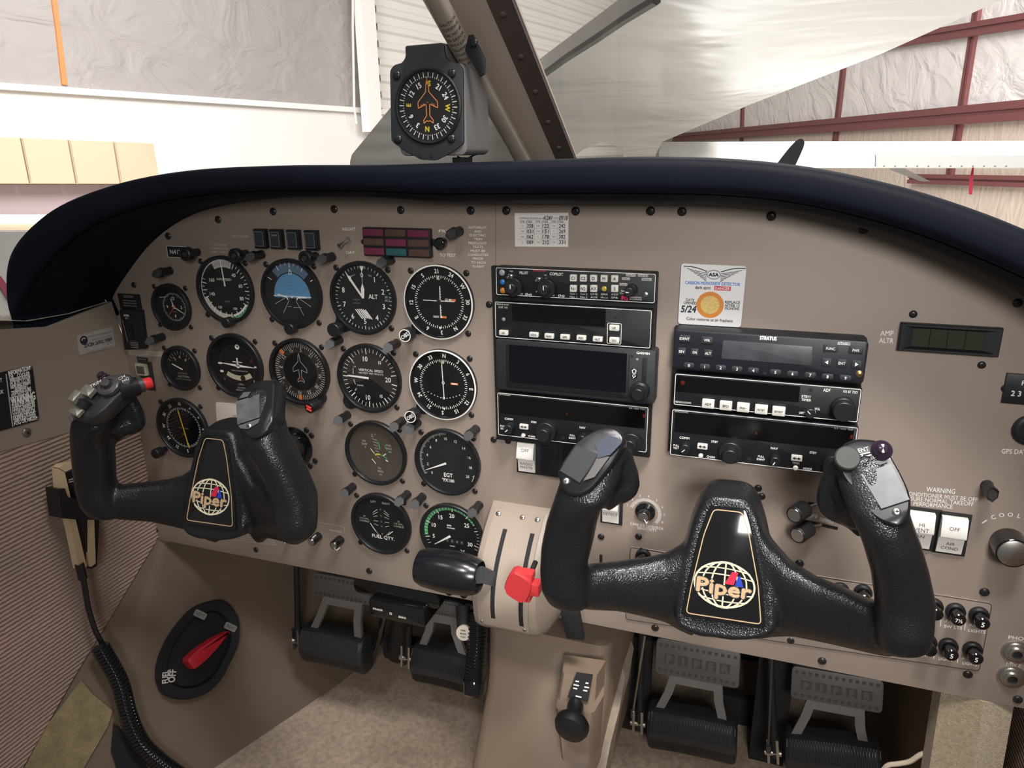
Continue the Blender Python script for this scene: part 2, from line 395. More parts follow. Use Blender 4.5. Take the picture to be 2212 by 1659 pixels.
# slots in the panel paint
sl = MB(BLKM)
for a, b in (((1298, 1198), (1298, 1224)), ((1745, 1087), (1763, 1090)), ((1742, 1126), (1810, 1142))):
    p, q = P(*a, .1), P(*b, .1); d = Vector((q.x - p.x, q.y - p.y)).normalized(); n = Vector((-d.y, d.x)) * 1.6
    sl.prism([(p.x - n.x, p.y - n.y), (q.x - n.x, q.y - n.y), (q.x + n.x, q.y + n.y), (p.x + n.x, p.y + n.y)], -.5, .12, BLKM)
sl.build('slot_openings', panel)
# ------------------------------------------------------------------ gauges
def ngon_plane(mb, k, wd, z, m, cx=0, cy=0, fill=None):
    pts = [(0, 1), (.05, .8), (.07, .55), (.42, .18), (.42, -.04), (.08, .1), (.07, -.32), (.2, -.48), (.2, -.6), (.06, -.5), (0, -.54)]
    o = [(cx + x * k, cy + y * k) for x, y in pts] + [(cx - x * k, cy + y * k) for x, y in pts[::-1][1:-1]]
    if fill: mb.flat(o, z - .02, fill)
    mb.pline(o, wd, z, m, closed=True)
def rose(mb, off, rt, rn, h, z, m=WHT, mc=None, l1=2.6, l2=1.6, wd=.55, every=5, mt=None, bold=.02):
    for d in range(0, 360, every):
        a = d + off
        mb.tick(a, rt - (l1 if d % 10 == 0 else l2), rt, wd, z, mt or m)
    for i, s in enumerate(('N', '3', '6', 'E', '12', '15', 'S', '21', '24', 'W', '30', '33')):
        mb.rtext(s, i * 30 + off, rn, h, z, (mc or m) if s in 'NESW' else m, bold=bold)
def gauge(name, label, cu, cv, R, dialmat, draw, bez=5.5, rim=3.2, ring=None, lobe=None, holes=None, screws=(1, 1, 1, 1), knob=None, dz=.8, glass=True, needle=None):
    g = thing(name, label, 'gauge', (cu, cv, 0))
    b = MB(BLK); n = 48
    b.lathe([(R, 0), (R, bez - 1), (R - .8, bez), (R - rim, bez), (R - rim - .6, bez - .8), (R - rim - .8, dz)], BLK, n, True, False)
    if ring: b.lathe([(R - .2, bez - .3), (R - .9, bez + .12), (R - 1.7, bez + .12)], ring, n, False, False)
    if lobe:
        for a, d, r in lobe:
            A = radians(a); cx, cy = (R - 2) * sin(A) * d, (R - 2) * cos(A) * d
            o = [(cx + x, cy + y) for x, y in circ(r, 20)]
            t = Vector((cos(A), -sin(A))) * (r + 5); e_ = Vector((sin(A), cos(A))) * (R - 3.5)
            b.prism([(cx + r * sin(A + k * .35), cy + r * cos(A + k * .35)) for k in range(4, -5, -1)] + [(e_.x - t.x, e_.y - t.y), (e_.x + t.x, e_.y + t.y)], 0, bez - 1.2, BLK, .6)
    b.build('bezel', g)
    d = MB(dialmat); d.flat(circ(R - rim - .4, 48), dz); draw(d, dz + .12); d.build('dial', g)
    if needle:
        nb = MB(WHT); needle(nb, dz + .8); nb.build('needle', g)
    if glass:
        gl = MB(GLS); gl.flat(circ(R - rim - .6, 48), bez - 1.6); gl.build('glass', g)
    h = 31.45 if R > 33 else 23.55
    for k, (sx, sy) in enumerate(((-1, 1), (1, 1), (-1, -1), (1, -1))):
        if screws[k]: screw(g, sx * h, sy * h, 3.3 if R > 33 else 3.1)
    if knob:
        kx, ky, kl, kr, cap = knob; kb = MB(BLK); kb.T = Matrix.Translation((kx, ky, 0))
        kb.lathe([(kr * .55, bez - 3), (kr * .55, kl * .5), (kr * .96, kl * .5), (kr, kl - 1), (kr - .8, kl), (0, kl)], BLK, 24)
        if cap: kb.arc(kr * .78, kr * .92, 0, 360, kl + .1, WHT); kb.text(cap, 0, 0, kr * .55, kl + .1, WHT, rot=35, bold=.02)
        kb.build('knob', g)
    return g
def needlepoly(mb, a, pts, z, m=WHT, cx=0, cy=0):
    A = radians(a); mb.flat([(cx + x * cos(A) + y * sin(A), cy - x * sin(A) + y * cos(A)) for x, y in pts], z, m)
def d_clock(m, z):
    for i in range(60): m.tick(i * 6, 15.4 if i % 5 else 14.2, 17.4, .35, z, WHT, 3.4, 0)
    for s, a in (('12', 0), ('3', 90), ('6', 180), ('9', 270)): m.rtext(s, a, 10.5, 3.6, z, WHT, 3.4, 0, up=True, bold=.01)
    m.text('QUARTZ', 3.4, -5.6, 1.4, z, GREYP)
    m.line((-17, 11), (-6, 12), .7, z + .3, WHTD)
def n_clock(m, z):
    needlepoly(m, -18, [(-.9, -2), (.9, -2), (.4, 11), (-.4, 11)], z, WHT, 3.4, 0); needlepoly(m, 118, [(-.7, -3), (.7, -3), (.3, 16), (-.3, 16)], z, WHT, 3.4, 0)
    needlepoly(m, 222, [(-.25, -3), (.25, -3), (.2, 14), (-.2, 14)], z, ORG, 3.4, 0); m.arc(0, 1.7, 0, 360, z + .1, ORG, 12, 3.4, 0)
gauge('clock', 'small round quartz clock at the left end of the panel beside the airspeed indicator', -354.5, -25.1, 28.5, DIAL, d_clock, needle=n_clock, screws=(1, 1, 1, 1))
def d_suc(m, z):
    for i in range(9): m.tick(-62 + i * 13.5, 17.5, 21.5, .5, z, WHTD)
    for s, a in (('2', -38), ('4', -2), ('6', 38)): m.rtext(s, a, 14.2, 4.2, z, WHTD, up=False, bold=.01)
    m.text('GYRO', 0, -7, 2.4, z, GREYP, w=14); m.text('SUCTION', 1, -11, 2.4, z, WHTD, w=17); m.text('INCHES OF MERCURY', 1, -14.6, 1.5, z, GREYP, w=24)
gauge('suction_gauge', 'small black gyro suction gauge directly below the clock', -354.4, -101.7, 28.5, DIAL, d_suc,
      needle=lambda m, z: needlepoly(m, -68, [(-.9, -2), (.9, -2), (.6, 14.5), (-.6, 14.5)], z, WHT, 0, -1))
def d_asi(m, z):
    m.arc(33.9, 34.8, -110, 160, z, WHT, 40)
    m.arc(29, 34.8, 172, 250, z, mat('aged_white_arc', (.62, .60, .52), .6), 20); m.arc(26, 34, -28, 22, z, WHTD, 14)
    m.arc(31.8, 34.6, 118, 172, z, GRN, 16); m.arc(29.6, 31.8, 122, 168, z, WHT, 14)
    for i in range(34):
        a = 27 + i * 8; m.tick(a, 27 if i % 2 == 0 else 30, 33.5, .9 if i % 2 == 0 else .6, z + .05, WHT)
    for i in range(9): m.tick(-26 + i * 6, 29, 33, .4, z + .05, INK)
    for s, a, r in (('40', 38, 22), ('60', 76, 22), ('80', 114, 23), ('100', 155, 24), ('120', 208, 24), ('140', 254, 21), ('160', 300, 21)):
        m.rtext(s, a, r, 4.3 if s not in ('100', '120') else 3, z, WHT, up=True, bold=.01)
    m.text('AIRSPEED', -1, 12, 2.6, z, WHT, w=21); m.text('KNOTS', 0, -14, 1.8, z, GREYP)
gauge('airspeed_indicator', 'round airspeed indicator with pale bottom arc, top row of the left panel', -271.4, -.1, 39.5, DIALG, d_asi,
      needle=lambda m, z: needlepoly(m, -4, [(-1.1, 0), (1.1, 0), (.5, 31), (-.5, 31)], z, WHT, 0, 4), knob=(9, -35, 20, 6, None), screws=(1, 1, 1, 0))
def d_ai(m, z):
    o = [(24 * sin(radians(a)), -4 + 27 * cos(radians(a))) for a in range(-92, 93, 8)]
    m.flat(o, z, SKYB); m.arc(24, 34, -44, 46, z + .02, mat('sky_arc', (.10, .17, .26), .5), 16)
    m.line((-25, -3), (25, -3), .7, z + .05, WHT)
    for i, a in enumerate((-60, -30, -20, -10, 0, 10, 20, 30, 60)): m.tick(a, 29.5 if a % 30 == 0 else 31.5, 35, .8 if a % 30 == 0 else .5, z + .06, WHT)
    m.pline([(-2, 22), (2, 22), (0, 27.5)], .7, z + .06, WHT, True)
    for y, w in ((5, 6), (9, 4), (-9, 0)): m.line((-w / 2 - .1, y), (w / 2 + .1, y), .35, z + .06, INK)
    for a in (-60, -28, 32, 62): m.tick(180 + a, 9, 27, .5, z + .05, WHTD)
    m.line((-7, -15), (-3, -15), .5, z + .05, WHTD); m.line((0, -15.5), (11, -15.5), .5, z + .05, WHTD)
def n_ai(m, z):
    m.line((-19, -1.6), (-7, -4), 1.4, z, WHT); m.line((-7, -4), (-6, -7), 1.2, z, WHT); m.line((19, -3.4), (7, -4), 1.4, z, WHT); m.line((7, -4), (6, -7), 1.2, z, WHT); m.arc(0, 1, 0, 360, z, WHT, 10, 0, -4)
gauge('attitude_indicator', 'round attitude indicator with blue sky half and white horizon line', -180.7, -.2, 39.5, DIALG, d_ai, needle=n_ai, knob=(2, -37, 17, 6.5, None), screws=(1, 1, 1, 1))
def d_alt(m, z):
    for i in range(50): m.tick(i * 7.2, 32 if i % 5 else 30.5, 34.8, .5 if i % 5 else .8, z, WHT)
    for i in range(10):
        if i == 0: m.rtext('0', 0, 25, 5.4, z, WHT)
        else: m.rtext(str(i), i * 36, 25.5, 5.6, z, WHT, up=True, bold=.015)
    m.text('ALT', 12, 2.2, 4.8, z, WHT, bold=.015); m.arc(20.3, 20.9, 10, 150, z, mat('faint_dial_line', (.02, .02, .02), .6), 20)
    m.text('CALIBRATED', -9, -2, 1.2, z, GREYP); m.text('TO', -9, -4, 1, z, GREYP); m.text('20,000 FEET', -9, -6, 1.2, z, GREYP)
    m.text('1000 FT', -11, 24, 1.5, z, WHTD, rot=18); m.text('FEET', 10, 24.5, 1.6, z, WHTD, rot=-20)
    m.text('30.1', 29, 2.4, 2.4, z + .1, WHTD, w=6); m.text('30.2', 29, -1.2, 2.4, z + .1, WHTD, w=6)
    for i in range(6):
        o = -6 + i * 2.4; m.line((-5 + o, -17 - abs(o) * .15 + 5), (3 + o, -17 - 5 - abs(o) * .15), 1.3, z, WHT)
    m.flat([(-2.4, 34.5), (3.4, 34.5), (.5, 28.5)], z + .3, WHT)
def n_alt(m, z):
    needlepoly(m, -36, [(-1.1, 0), (1.1, 0), (1.5, 27), (0, 32), (-1.2, 27)], z); needlepoly(m, 2, [(-1.4, 0), (1.4, 0), (2.2, 10), (0, 16.5), (-2.2, 10)], z + .4)
    m.line((.4, 14), (.6, 31), .45, z, WHT); needlepoly(m, 144, [(-1.2, 0), (1.2, 0), (1, 17), (-1, 17)], z - .1, BLK)
gauge('altimeter', 'altimeter with three white pointers and a hatched flag, top row', -89.7, -.4, 40, DIALG, d_alt, needle=n_alt, lobe=[(222, 1.02, 10)], knob=(-29, -33, 21, 7.6, None), screws=(1, 1, 0, 1))
def d_cdi(off, gs):
    def f(m, z):
        rose(m, off, 28, 32.4, 4.3, z, every=5, l1=3, l2=1.9, wd=.75, bold=.025)
        m.flat([(-2, 23.4), (2, 23.4), (0, 28)], z + .1, mat('pale_green_marker', (.5, .6, .38), .6)); m.flat([(-1.6, -26.4), (1.6, -26.4), (0, -29.4)], z + .1, WHT)
        m.text('BENDIX/KING', 0, -37.3, 1.5, z, WHTD, w=15)
        if gs:
            m.text('GS', 8.5, 3, 2.4, z, WHT, bold=.02); m.box(15, 3, z, 8, 1.9, .1, ORG); m.box(12.6, 3, z + .05, 2, 1.9, .1, WHT)
            m.text('NAV', -4, -15.6, 2.4, z, WHT, bold=.02); m.box(4, -15.6, z, 7.5, 2.1, .1, ORG); m.box(2, -15.6, z + .05, 2, 2.1, .1, WHT)
            for i in range(-5, 6):
                if i: m.flat(circ(.5, 8, 2, i * 2.8), z, WHT)
        else:
            m.box(13, 2, z, 8.5, 2.2, .1, ORG); m.box(13, 2, z + .06, 6, 1.2, .1, WHT); m.frame(circ(1.7, 14, 0, 2), .45, z, z + .1, WHT)
            for i in range(-5, 6):
                if i: m.flat(circ(.62, 8, i * 3.7, -15.5 + abs(i) ** 1.6 * .42), z, WHT)
            m.frame(circ(1.5, 14, 0, -15.2), .45, z, z + .1, WHT)
    return f
gauge('course_deviation_indicator', 'round course indicator with crossed white needles and knob, upper of the two by the radios', 0, 0, 39.6, DIAL, d_cdi(-3 - 210, 1), ring=WHT,
      needle=lambda m, z: (m.line((1.6, -14), (1.6, 17), 1, z, WHT), m.line((-18, 1.5), (18, 1.5), .9, z + .1, WHT)), knob=(-31, -33, 22, 7.4, 'OBS'), lobe=[(222, 1.0, 8)], screws=(1, 1, 0, 1), rim=1.8, bez=4.5)
gauge('course_deviation_indicator', 'round course indicator with one upright needle over a row of dots, lower by the radios', .8, -89.9, 39.6, DIAL, d_cdi(4, 0), ring=WHT,
      needle=lambda m, z: m.line((-.6, 23), (.6, -16), 1, z, WHT), knob=(-31, -33, 22, 7.4, 'OBS'), lobe=[(222, 1.0, 8)], screws=(1, 1, 0, 1), rim=1.8, bez=4.5)
def d_tc(m, z):
    m.arc(0, 24.5, 0, 360, z - .04, DIAL, 40, 2, 0); m.arc(24.5, 25, 0, 360, z, DGRY, 40, 2, 0)
    m.arc(0, 3.2, 0, 360, z, WHT, 16, 5, 23); m.arc(0, 1.2, 0, 360, z + .05, INK, 12, 5.4, 23.6)
    m.box(-23, 1, z, 6, 2.2, .1, WHT, r=1); m.box(28, 0, z, 3, 2, .1, WHT); m.box(-22, -9, z, 5, 2.6, .1, WHT, r=1)
    tube = mat('pale_inclinometer_fluid', (.55, .52, .38), .25)
    m.arc(9.5 + 20, 17.6 + 20 - 2, 148, 212, z + .1, tube, 16, 3, 17); m.flat(circ(3.6, 18, 8.2, -15.5), z + .3, BLKG)
    m.text('TURN COORDINATOR', 4, -6.6, 1.5, z, WHTD, w=24); m.text('L', -19, -18, 3, z, WHTD); m.text('R', 24, -18, 3, z, WHTD)
    m.text('2 MIN.', 4, -23.4, 2.2, z, WHTD); m.text('NO PITCH', 4, -28, 1.9, z, WHTD); m.text('INFORMATION', 4, -31, 1.9, z, WHTD); m.frame([(22, 6), (24.4, 6), (24.4, 8.4), (22, 8.4)], .3, z, z + .05, REDP)
def n_tc(m, z):
    m.arc(0, 3, 0, 360, z, WHT, 16, 3.4, 0); m.flat([(-21, 1.4), (-21, 2), (3, 1.6), (27, -.6), (27, -1.2), (3, -1.6)], z, WHT); m.box(3, 6, z - .5, 1.6, 7, .5, WHT); m.box(3, 4.4, z - .5, 14, .8, .5, WHT)
gauge('turn_coordinator', 'black turn coordinator with white aircraft wings and pale slip tube', -271, -91.3, 39.5, DIAL, d_tc, needle=n_tc, screws=(1, 1, 1, 0), rim=3.6, bez=6)
def d_dg(m, z):
    m.arc(22.5, 34.5, 0, 360, z - .05, DIALB, 48); rose(m, -172, 34, 26.2, 4.4, z, m=WHTD, every=5, l1=5.5, l2=4.6, wd=.7, bold=.005)
    for a in (314, 186): m.arc(28.5, 34.6, a - 4, a + 4, z + .1, ORG, 4)
    ngon_plane(m, 22, .45, z + .3, WHTD); m.flat([(-3.5, -12), (3.5, -12), (0, -6)], z + .2, mat('dark_red_tail', (.12, .01, .01), .6))
hdg = gauge('heading_indicator', 'heading indicator with aircraft outline and brownish rose, centre of the second row', -180.5, -91.1, 39.8, DIAL, d_dg, lobe=[(222, 1.0, 9), (140, 1.0, 8)], screws=(1, 1, 0, 0), rim=3, bez=6.5)
kb = MB(BLK); p = P(688, 872, 12); q = P(675, 883, 27)
t = bpy.data.objects.new('sync_knob', None); C.objects.link(t); t.parent = hdg; t.matrix_basis = Matrix.Translation((P(693, 868, 4) - Vector((-180.5, -91.1, 0))) * S); t['label'] = 'knob with glowing red print'
kb.lathe([(4, 0), (4, 8), (6.4, 8), (6.6, 22), (5.6, 23.5), (0, 23.5)], BLK, 20); kb.build('barrel', t)
kb = MB(mat('red_glowing_print', (.6, .05, .04), .5, emit=(1, .06, .03, 1.2))); kb.T = Matrix.Translation((0, 0, 23.6)); kb.text('PUSH', 0, 1.7, 2.1, .1, rot=-20, bold=.03); kb.text('SYNC', 0, -1.7, 2.1, .1, rot=-20, bold=.03); kb.build('cap_marking', t)
def d_vsi(m, z):
    m.flat([(0, 0)] + [(34 * sin(radians(a)), 34 * cos(radians(a))) for a in range(250, 120, -8)], z - .03, DIAL)
    for i in range(81):
        a = 270 + (i - 40) * 4.25
        if i % 2 == 0: m.tick(a, 29.5 if i % 10 else 27.5, 34.3, .6 if i % 10 else 1.1, z, WHT)
    for s, x, y in (('10', -4, 22), ('10', -4, -23), ('20', 23, 0), ('15', 14, 19), ('15', 13, -20)): m.text(s, x, y, 5.6 if s != '15' else 3.4, z, WHT, bold=.015)
    m.text('5', -20, 17, 3.2, z, WHT, rot=40); m.text('5', -19, -15, 3.2, z, WHT, rot=-35)
    m.text('VERTICAL SPEED', 2, 9, 2.7, z, WHT, w=31, bold=.01); m.text('100 FEET PER MINUTE', 2, 5.4, 1.9, z, WHT, w=31)
    m.text('UP', -18, 12, 1.8, z, WHT); m.text('DOWN', -13, -9.6, 1.8, z, WHT); m.line((-21, 3), (-20.5, 10), .6, z, WHT); m.line((-21, -3), (-19, -9), .6, z, WHT)
gauge('vertical_speed_indicator', 'vertical speed indicator with long white needle pointing left', -89.2, -90.8, 40, DIALB, d_vsi, lobe=[(222, 1.04, 9)], screws=(1, 1, 0, 1),
      needle=lambda m, z: needlepoly(m, 272, [(-1.3, 1), (1.3, 1), (.9, 26), (0, 29), (-.9, 26)], z))
def d_adf(m, z):
    rose(m, -2, 27, 32, 4.2, z, m=WHT, every=5, l1=3, l2=1.8, wd=.6); m.arc(0, 24, 0, 360, z - .04, LCDB, 40)
    m.line((-8, -1), (8, -1), .5, z, mat('dull_yellow', (.35, .28, .05), .6)); m.line((-4, -9), (3, -9), .5, z, mat('dull_yellow', (.35, .28, .05), .6))
gauge('direction_finder_indicator', 'black compass dial with a long yellow needle, lowest at the panel left edge', -366, -181.9, 40, DIAL, d_adf, screws=(1, 1, 0, 0),
      needle=lambda m, z: (needlepoly(m, -10, [(-.8, -26), (0, -29), (.8, -26), (.8, 24), (-.8, 24)], z, YEL), needlepoly(m, -10, [(-1.8, -21), (1.8, -21), (0, -26)], z + .1, YEL)), knob=(-34, -33, 21, 6.6, None), rim=3.2)
def d_oil(m, z):
    m.arc(22, 23, 0, 1, z, WHT, 2)
    for i in range(7): m.line((-4 + i * .8, 17 - i * 3.6), (2 + i * .3, 15.6 - i * 3.6), .5, z, WHTD)
    m.arc(13, 14.4, 60, 100, z, GRN, 10, -9, 7); m.arc(10, 11, 225, 262, z, GRN, 10, 22, 12)
    for s, x, y, h in (('OIL', -15, 13, 2.4), ('TEMP', -15, 9, 2.4), ('°F', -14, 5, 2.2), ('FUEL', 17, 11, 2.4), ('PRESS', 17, 7, 2.4), ('PSI', 18, 3, 2.2), ('OIL', 3, -19, 2.4), ('PRESS', 4, -23, 2.4), ('PSI', 4, -27, 2.2), ('175', -4, 22, 1.6), ('245', -4, 19.6, 1.6)): m.text(s, x, y, h, z, WHTD)
    m.arc(11.5, 13.4, -28, 4, z, YEL, 8, 4, -14); m.arc(11.5, 13, 4, 50, z, GRN, 8, 4, -14)
def n_oil(m, z):
    m.line((-7, 4.6), (-2, -1), .8, z, WHT); m.line((9, -2.6), (13, .6), 1.1, z, WHT); m.line((-6, -8), (-1, -14), .8, z, WHT); m.line((12, -7), (15, -9), 1.4, z, WHT)
gauge('engine_cluster_gauge', 'round oil temperature, fuel pressure and oil pressure gauge, third row', -87.9, -180.5, 39.5, mat('dial_taupe_reflective', (.085, .07, .056), .2), d_oil, needle=n_oil)
def d_egt(m, z):
    for i in range(64): m.tick(-122 + i * 1.9 if i < 64 else 0, 32 if i % 8 else 30.5, 34.5, .35, z, WHTD if i % 8 else WHT)
    for i, s in enumerate(('0', '2', '4', '6', '8', '10', '12', '14', '16', '18', '20')): m.rtext(s, -128 + i * 25, 25.5 if i < 4 else 27.5, 3.3, z, WHT, up=True)
    m.text('EGT', 0, -16, 4.6, z, WHT, bold=.02); m.text('°FX100', -.5, -22.5, 3.8, z, WHT, bold=.02); m.pline([(29.5, -14), (31.5, -12.5), (28.5, -20)], .5, z, WHT)
gauge('exhaust_temperature_gauge', 'round exhaust gas temperature gauge with needle at zero, third row', 2.2, -179.9, 39.5, DIALG, d_egt, needle=lambda m, z: needlepoly(m, 246, [(-1.3, 2), (1.3, 2), (.3, 30), (-.3, 30)], z, WHT, 0, -1))
def d_fuel(m, z):
    m.text('LEFT', -9, 27, 2.8, z, WHTD); m.text('RIGHT', 8, 27, 2.8, z, WHTD)
    for s, x in (('L', -1), ('R', 1)):
        for y0, l, a in ((18, 8, 38), (15, 8, 32), (11, 6, 18), (5, 6, 0), (0, 6, -18), (-10, 10, -48)):
            c_ = (x * 7.5, y0 - 3); d_ = (cos(radians(a)) * l / 2 * x, sin(radians(a)) * l / 2); m.line((c_[0] - d_[0] * -1, c_[1] - d_[1]), (c_[0] - d_[0], c_[1] + d_[1] - 2 * 0 - 0), .6, z, WHTD)
    for s, y in (('F', 18), ('¾', 10), ('½', 2.5), ('¼', -4), ('0', -14)): m.text(s, 0, y, 2.2, z, WHTD)
    for x in (-23, 23): m.text('24', x, 6, 2.2, z, WHTD); m.text('U.S.GAL.', x, 2.8, 2, z, WHTD, w=13); m.text('USABLE', x, -.6, 2.2, z, WHTD, w=13)
    m.text('FUEL QTY.', 1, -18.5, 4.4, z, WHT, w=30, bold=.015)
gauge('fuel_quantity_gauge', 'round black fuel quantity gauge with two needles, bottom row of gauges', -87.8, -271.1, 39.5, DIAL, d_fuel,
      needle=lambda m, z: (m.line((-15, -2), (-8, -12), .9, z, WHT), m.line((15, -8), (8, -14), .9, z, WHT)))
def d_tach(m, z):
    m.arc(30.6, 35, -100, 60, z - .02, GRN, 40)
    for i in range(34):
        a = -118 + i * 7.1; m.tick(a, 29 if i % 5 == 2 else 31, 34.8, .5 if i % 5 != 2 else .9, z, WHT)
    for s, a in (('5', -104), ('10', -69), ('15', -34), ('20', 2), ('25', 40), ('30', 112), ('35', 148)): m.rtext(s, a if s != '25' else 52, 24, 5, z, WHT, up=True, bold=.02)
    m.text('RPM', -3, 11, 2.2, z, WHT, bold=.02); m.text('HUNDREDS', -1, 8, 1.4, z, WHT, bold=.03); m.text('HOURS', 0, -15, 1.4, z, WHT, bold=.03)
    for i, s in enumerate('1 5 4 4'.split()): m.box(-6 + i * 6, -8.5, z - .1, 4.6, 5, .15, INK); m.text(s, -6 + i * 6, -8.5, 3, z + .15, WHTD)
gauge('tachometer', 'tachometer with green arc half behind the throttle handle', 3.6, -270.2, 39.5, DIAL, d_tach, screws=(1, 0, 0, 0),
      needle=lambda m, z: needlepoly(m, 236, [(-1.5, 2), (1.5, 2), (.4, 27), (-.4, 27)], z, WHT, 0, -1))
# ------------------------------------------------------------------ hooded post lights
def post_mesh(kind):
    b = MB(BLK)
    if kind == 'ring':
        b.lathe([(4.4, 0), (4.4, 12), (4.9, 13), (7.6, 13.5), (7.9, 15), (7.9, 21), (6.6, 22.2), (4.6, 22), (4.2, 20.5), (3.4, 20), (3.2, 20.8), (0, 21)], BLK, 24); h = None
    else:
        b.lathe([(5, 0), (5, 1), (4.7, 1.2), (4.7, 13)], BLK, 20)
        n = 6; R = [[(5.6 * cos(2 * pi * (i + .5) / n), 5.6 * sin(2 * pi * (i + .5) / n), z) for i in range(n)] for z in (12, 18)]
        R.append([(x * .95, y * .95, 20 + (-y - x) * .62) for x, y, z in R[1]]); b.rings(R, BLK)
    return b
_pm = {'hood': post_mesh('hood'), 'ring': post_mesh('ring')}
DK = MB(DGRY)
POSTS = [(-304.9, 42, 'ring', 'black round lamp in front of the registration placard'), (-349.8, 18.8, 'hood', 'black hooded post light above the clock at the panel left corner'),
 (-236.9, 42.6, 'ring', 'black ring-faced post light over the top of the airspeed indicator'), (-216, 42.3, 'hood', 'black hooded post light between airspeed and attitude indicators'),
 (-145.5, 43, 'ring', 'black post light at the top right rim of the attitude indicator'), (-124.7, 42.8, 'hood', 'black hooded post light between attitude indicator and altimeter'),
 (-53.6, 41.8, 'hood', 'black hooded post light at the upper right of the altimeter'), (25.4, 73.1, 'hood', 'black hooded post light covering the word PRESS near the test lamp'),
 (-124.3, -49, 'hood', 'black hooded post light between heading and vertical speed indicators'), (-52.6, -47.9, 'hood', 'black hooded post light at the upper right of the vertical speed indicator'),
 (-122.4, -138, 'hood', 'black hooded post light at the upper left of the oil and fuel pressure gauge'), (-51.6, -137.4, 'hood', 'black hooded post light on the upper right rim of the oil and fuel pressure gauge'),
 (-32.9, -137.2, 'hood', 'black hooded post light between the oil gauge and exhaust temperature gauge'), (37.1, -137, 'hood', 'black hooded post light at the upper right of the exhaust temperature gauge'),
 (-123.2, -228.6, 'hood', 'black hooded post light at the upper left of the fuel quantity gauge'), (-50.9, -227.6, 'hood', 'black hooded post light on the upper right rim of the fuel quantity gauge'),
 (-31.7, -227.9, 'hood', 'black hooded post light between the fuel gauge and the tachometer'), (38.4, -227.4, 'hood', 'black hooded post light at the upper right of the tachometer'),
 (-377.2, -63.7, 'hood', 'black hooded post light between the clock and the suction gauge'), (516.7, -133.3, 'hood', 'black hooded post light near the right edge above the cooler knob')]
first = {}
for u, v, k, lab in POSTS:
    if k not in first:
        t = thing('post_light', lab, 'panel light', (u, v, 0), 'hooded post lights around the gauges'); first[k] = t
        _pm[k].build('housing', t)
        lens = MB(mat('lamp_cap_grey', (.026, .026, .026), .5))
        if k == 'hood': lens.poly([(5 * cos(2 * pi * (i + .5) / 6) * .9, 5 * sin(2 * pi * (i + .5) / 6) * .9, 20.15 + (-5 * .9 * sin(2 * pi * (i + .5) / 6) - 5 * .9 * cos(2 * pi * (i + .5) / 6)) * .62) for i in range(6)])
        else: lens.T = Matrix.Translation((0, 0, 21.1)); lens.lathe([(3, 0), (2.6, .5), (0, .7)])
        lens.build('end_cap', t)
    else:
        t = copy_tree(first[k]); t.matrix_world = xf((u, v, 0)); t['label'] = lab
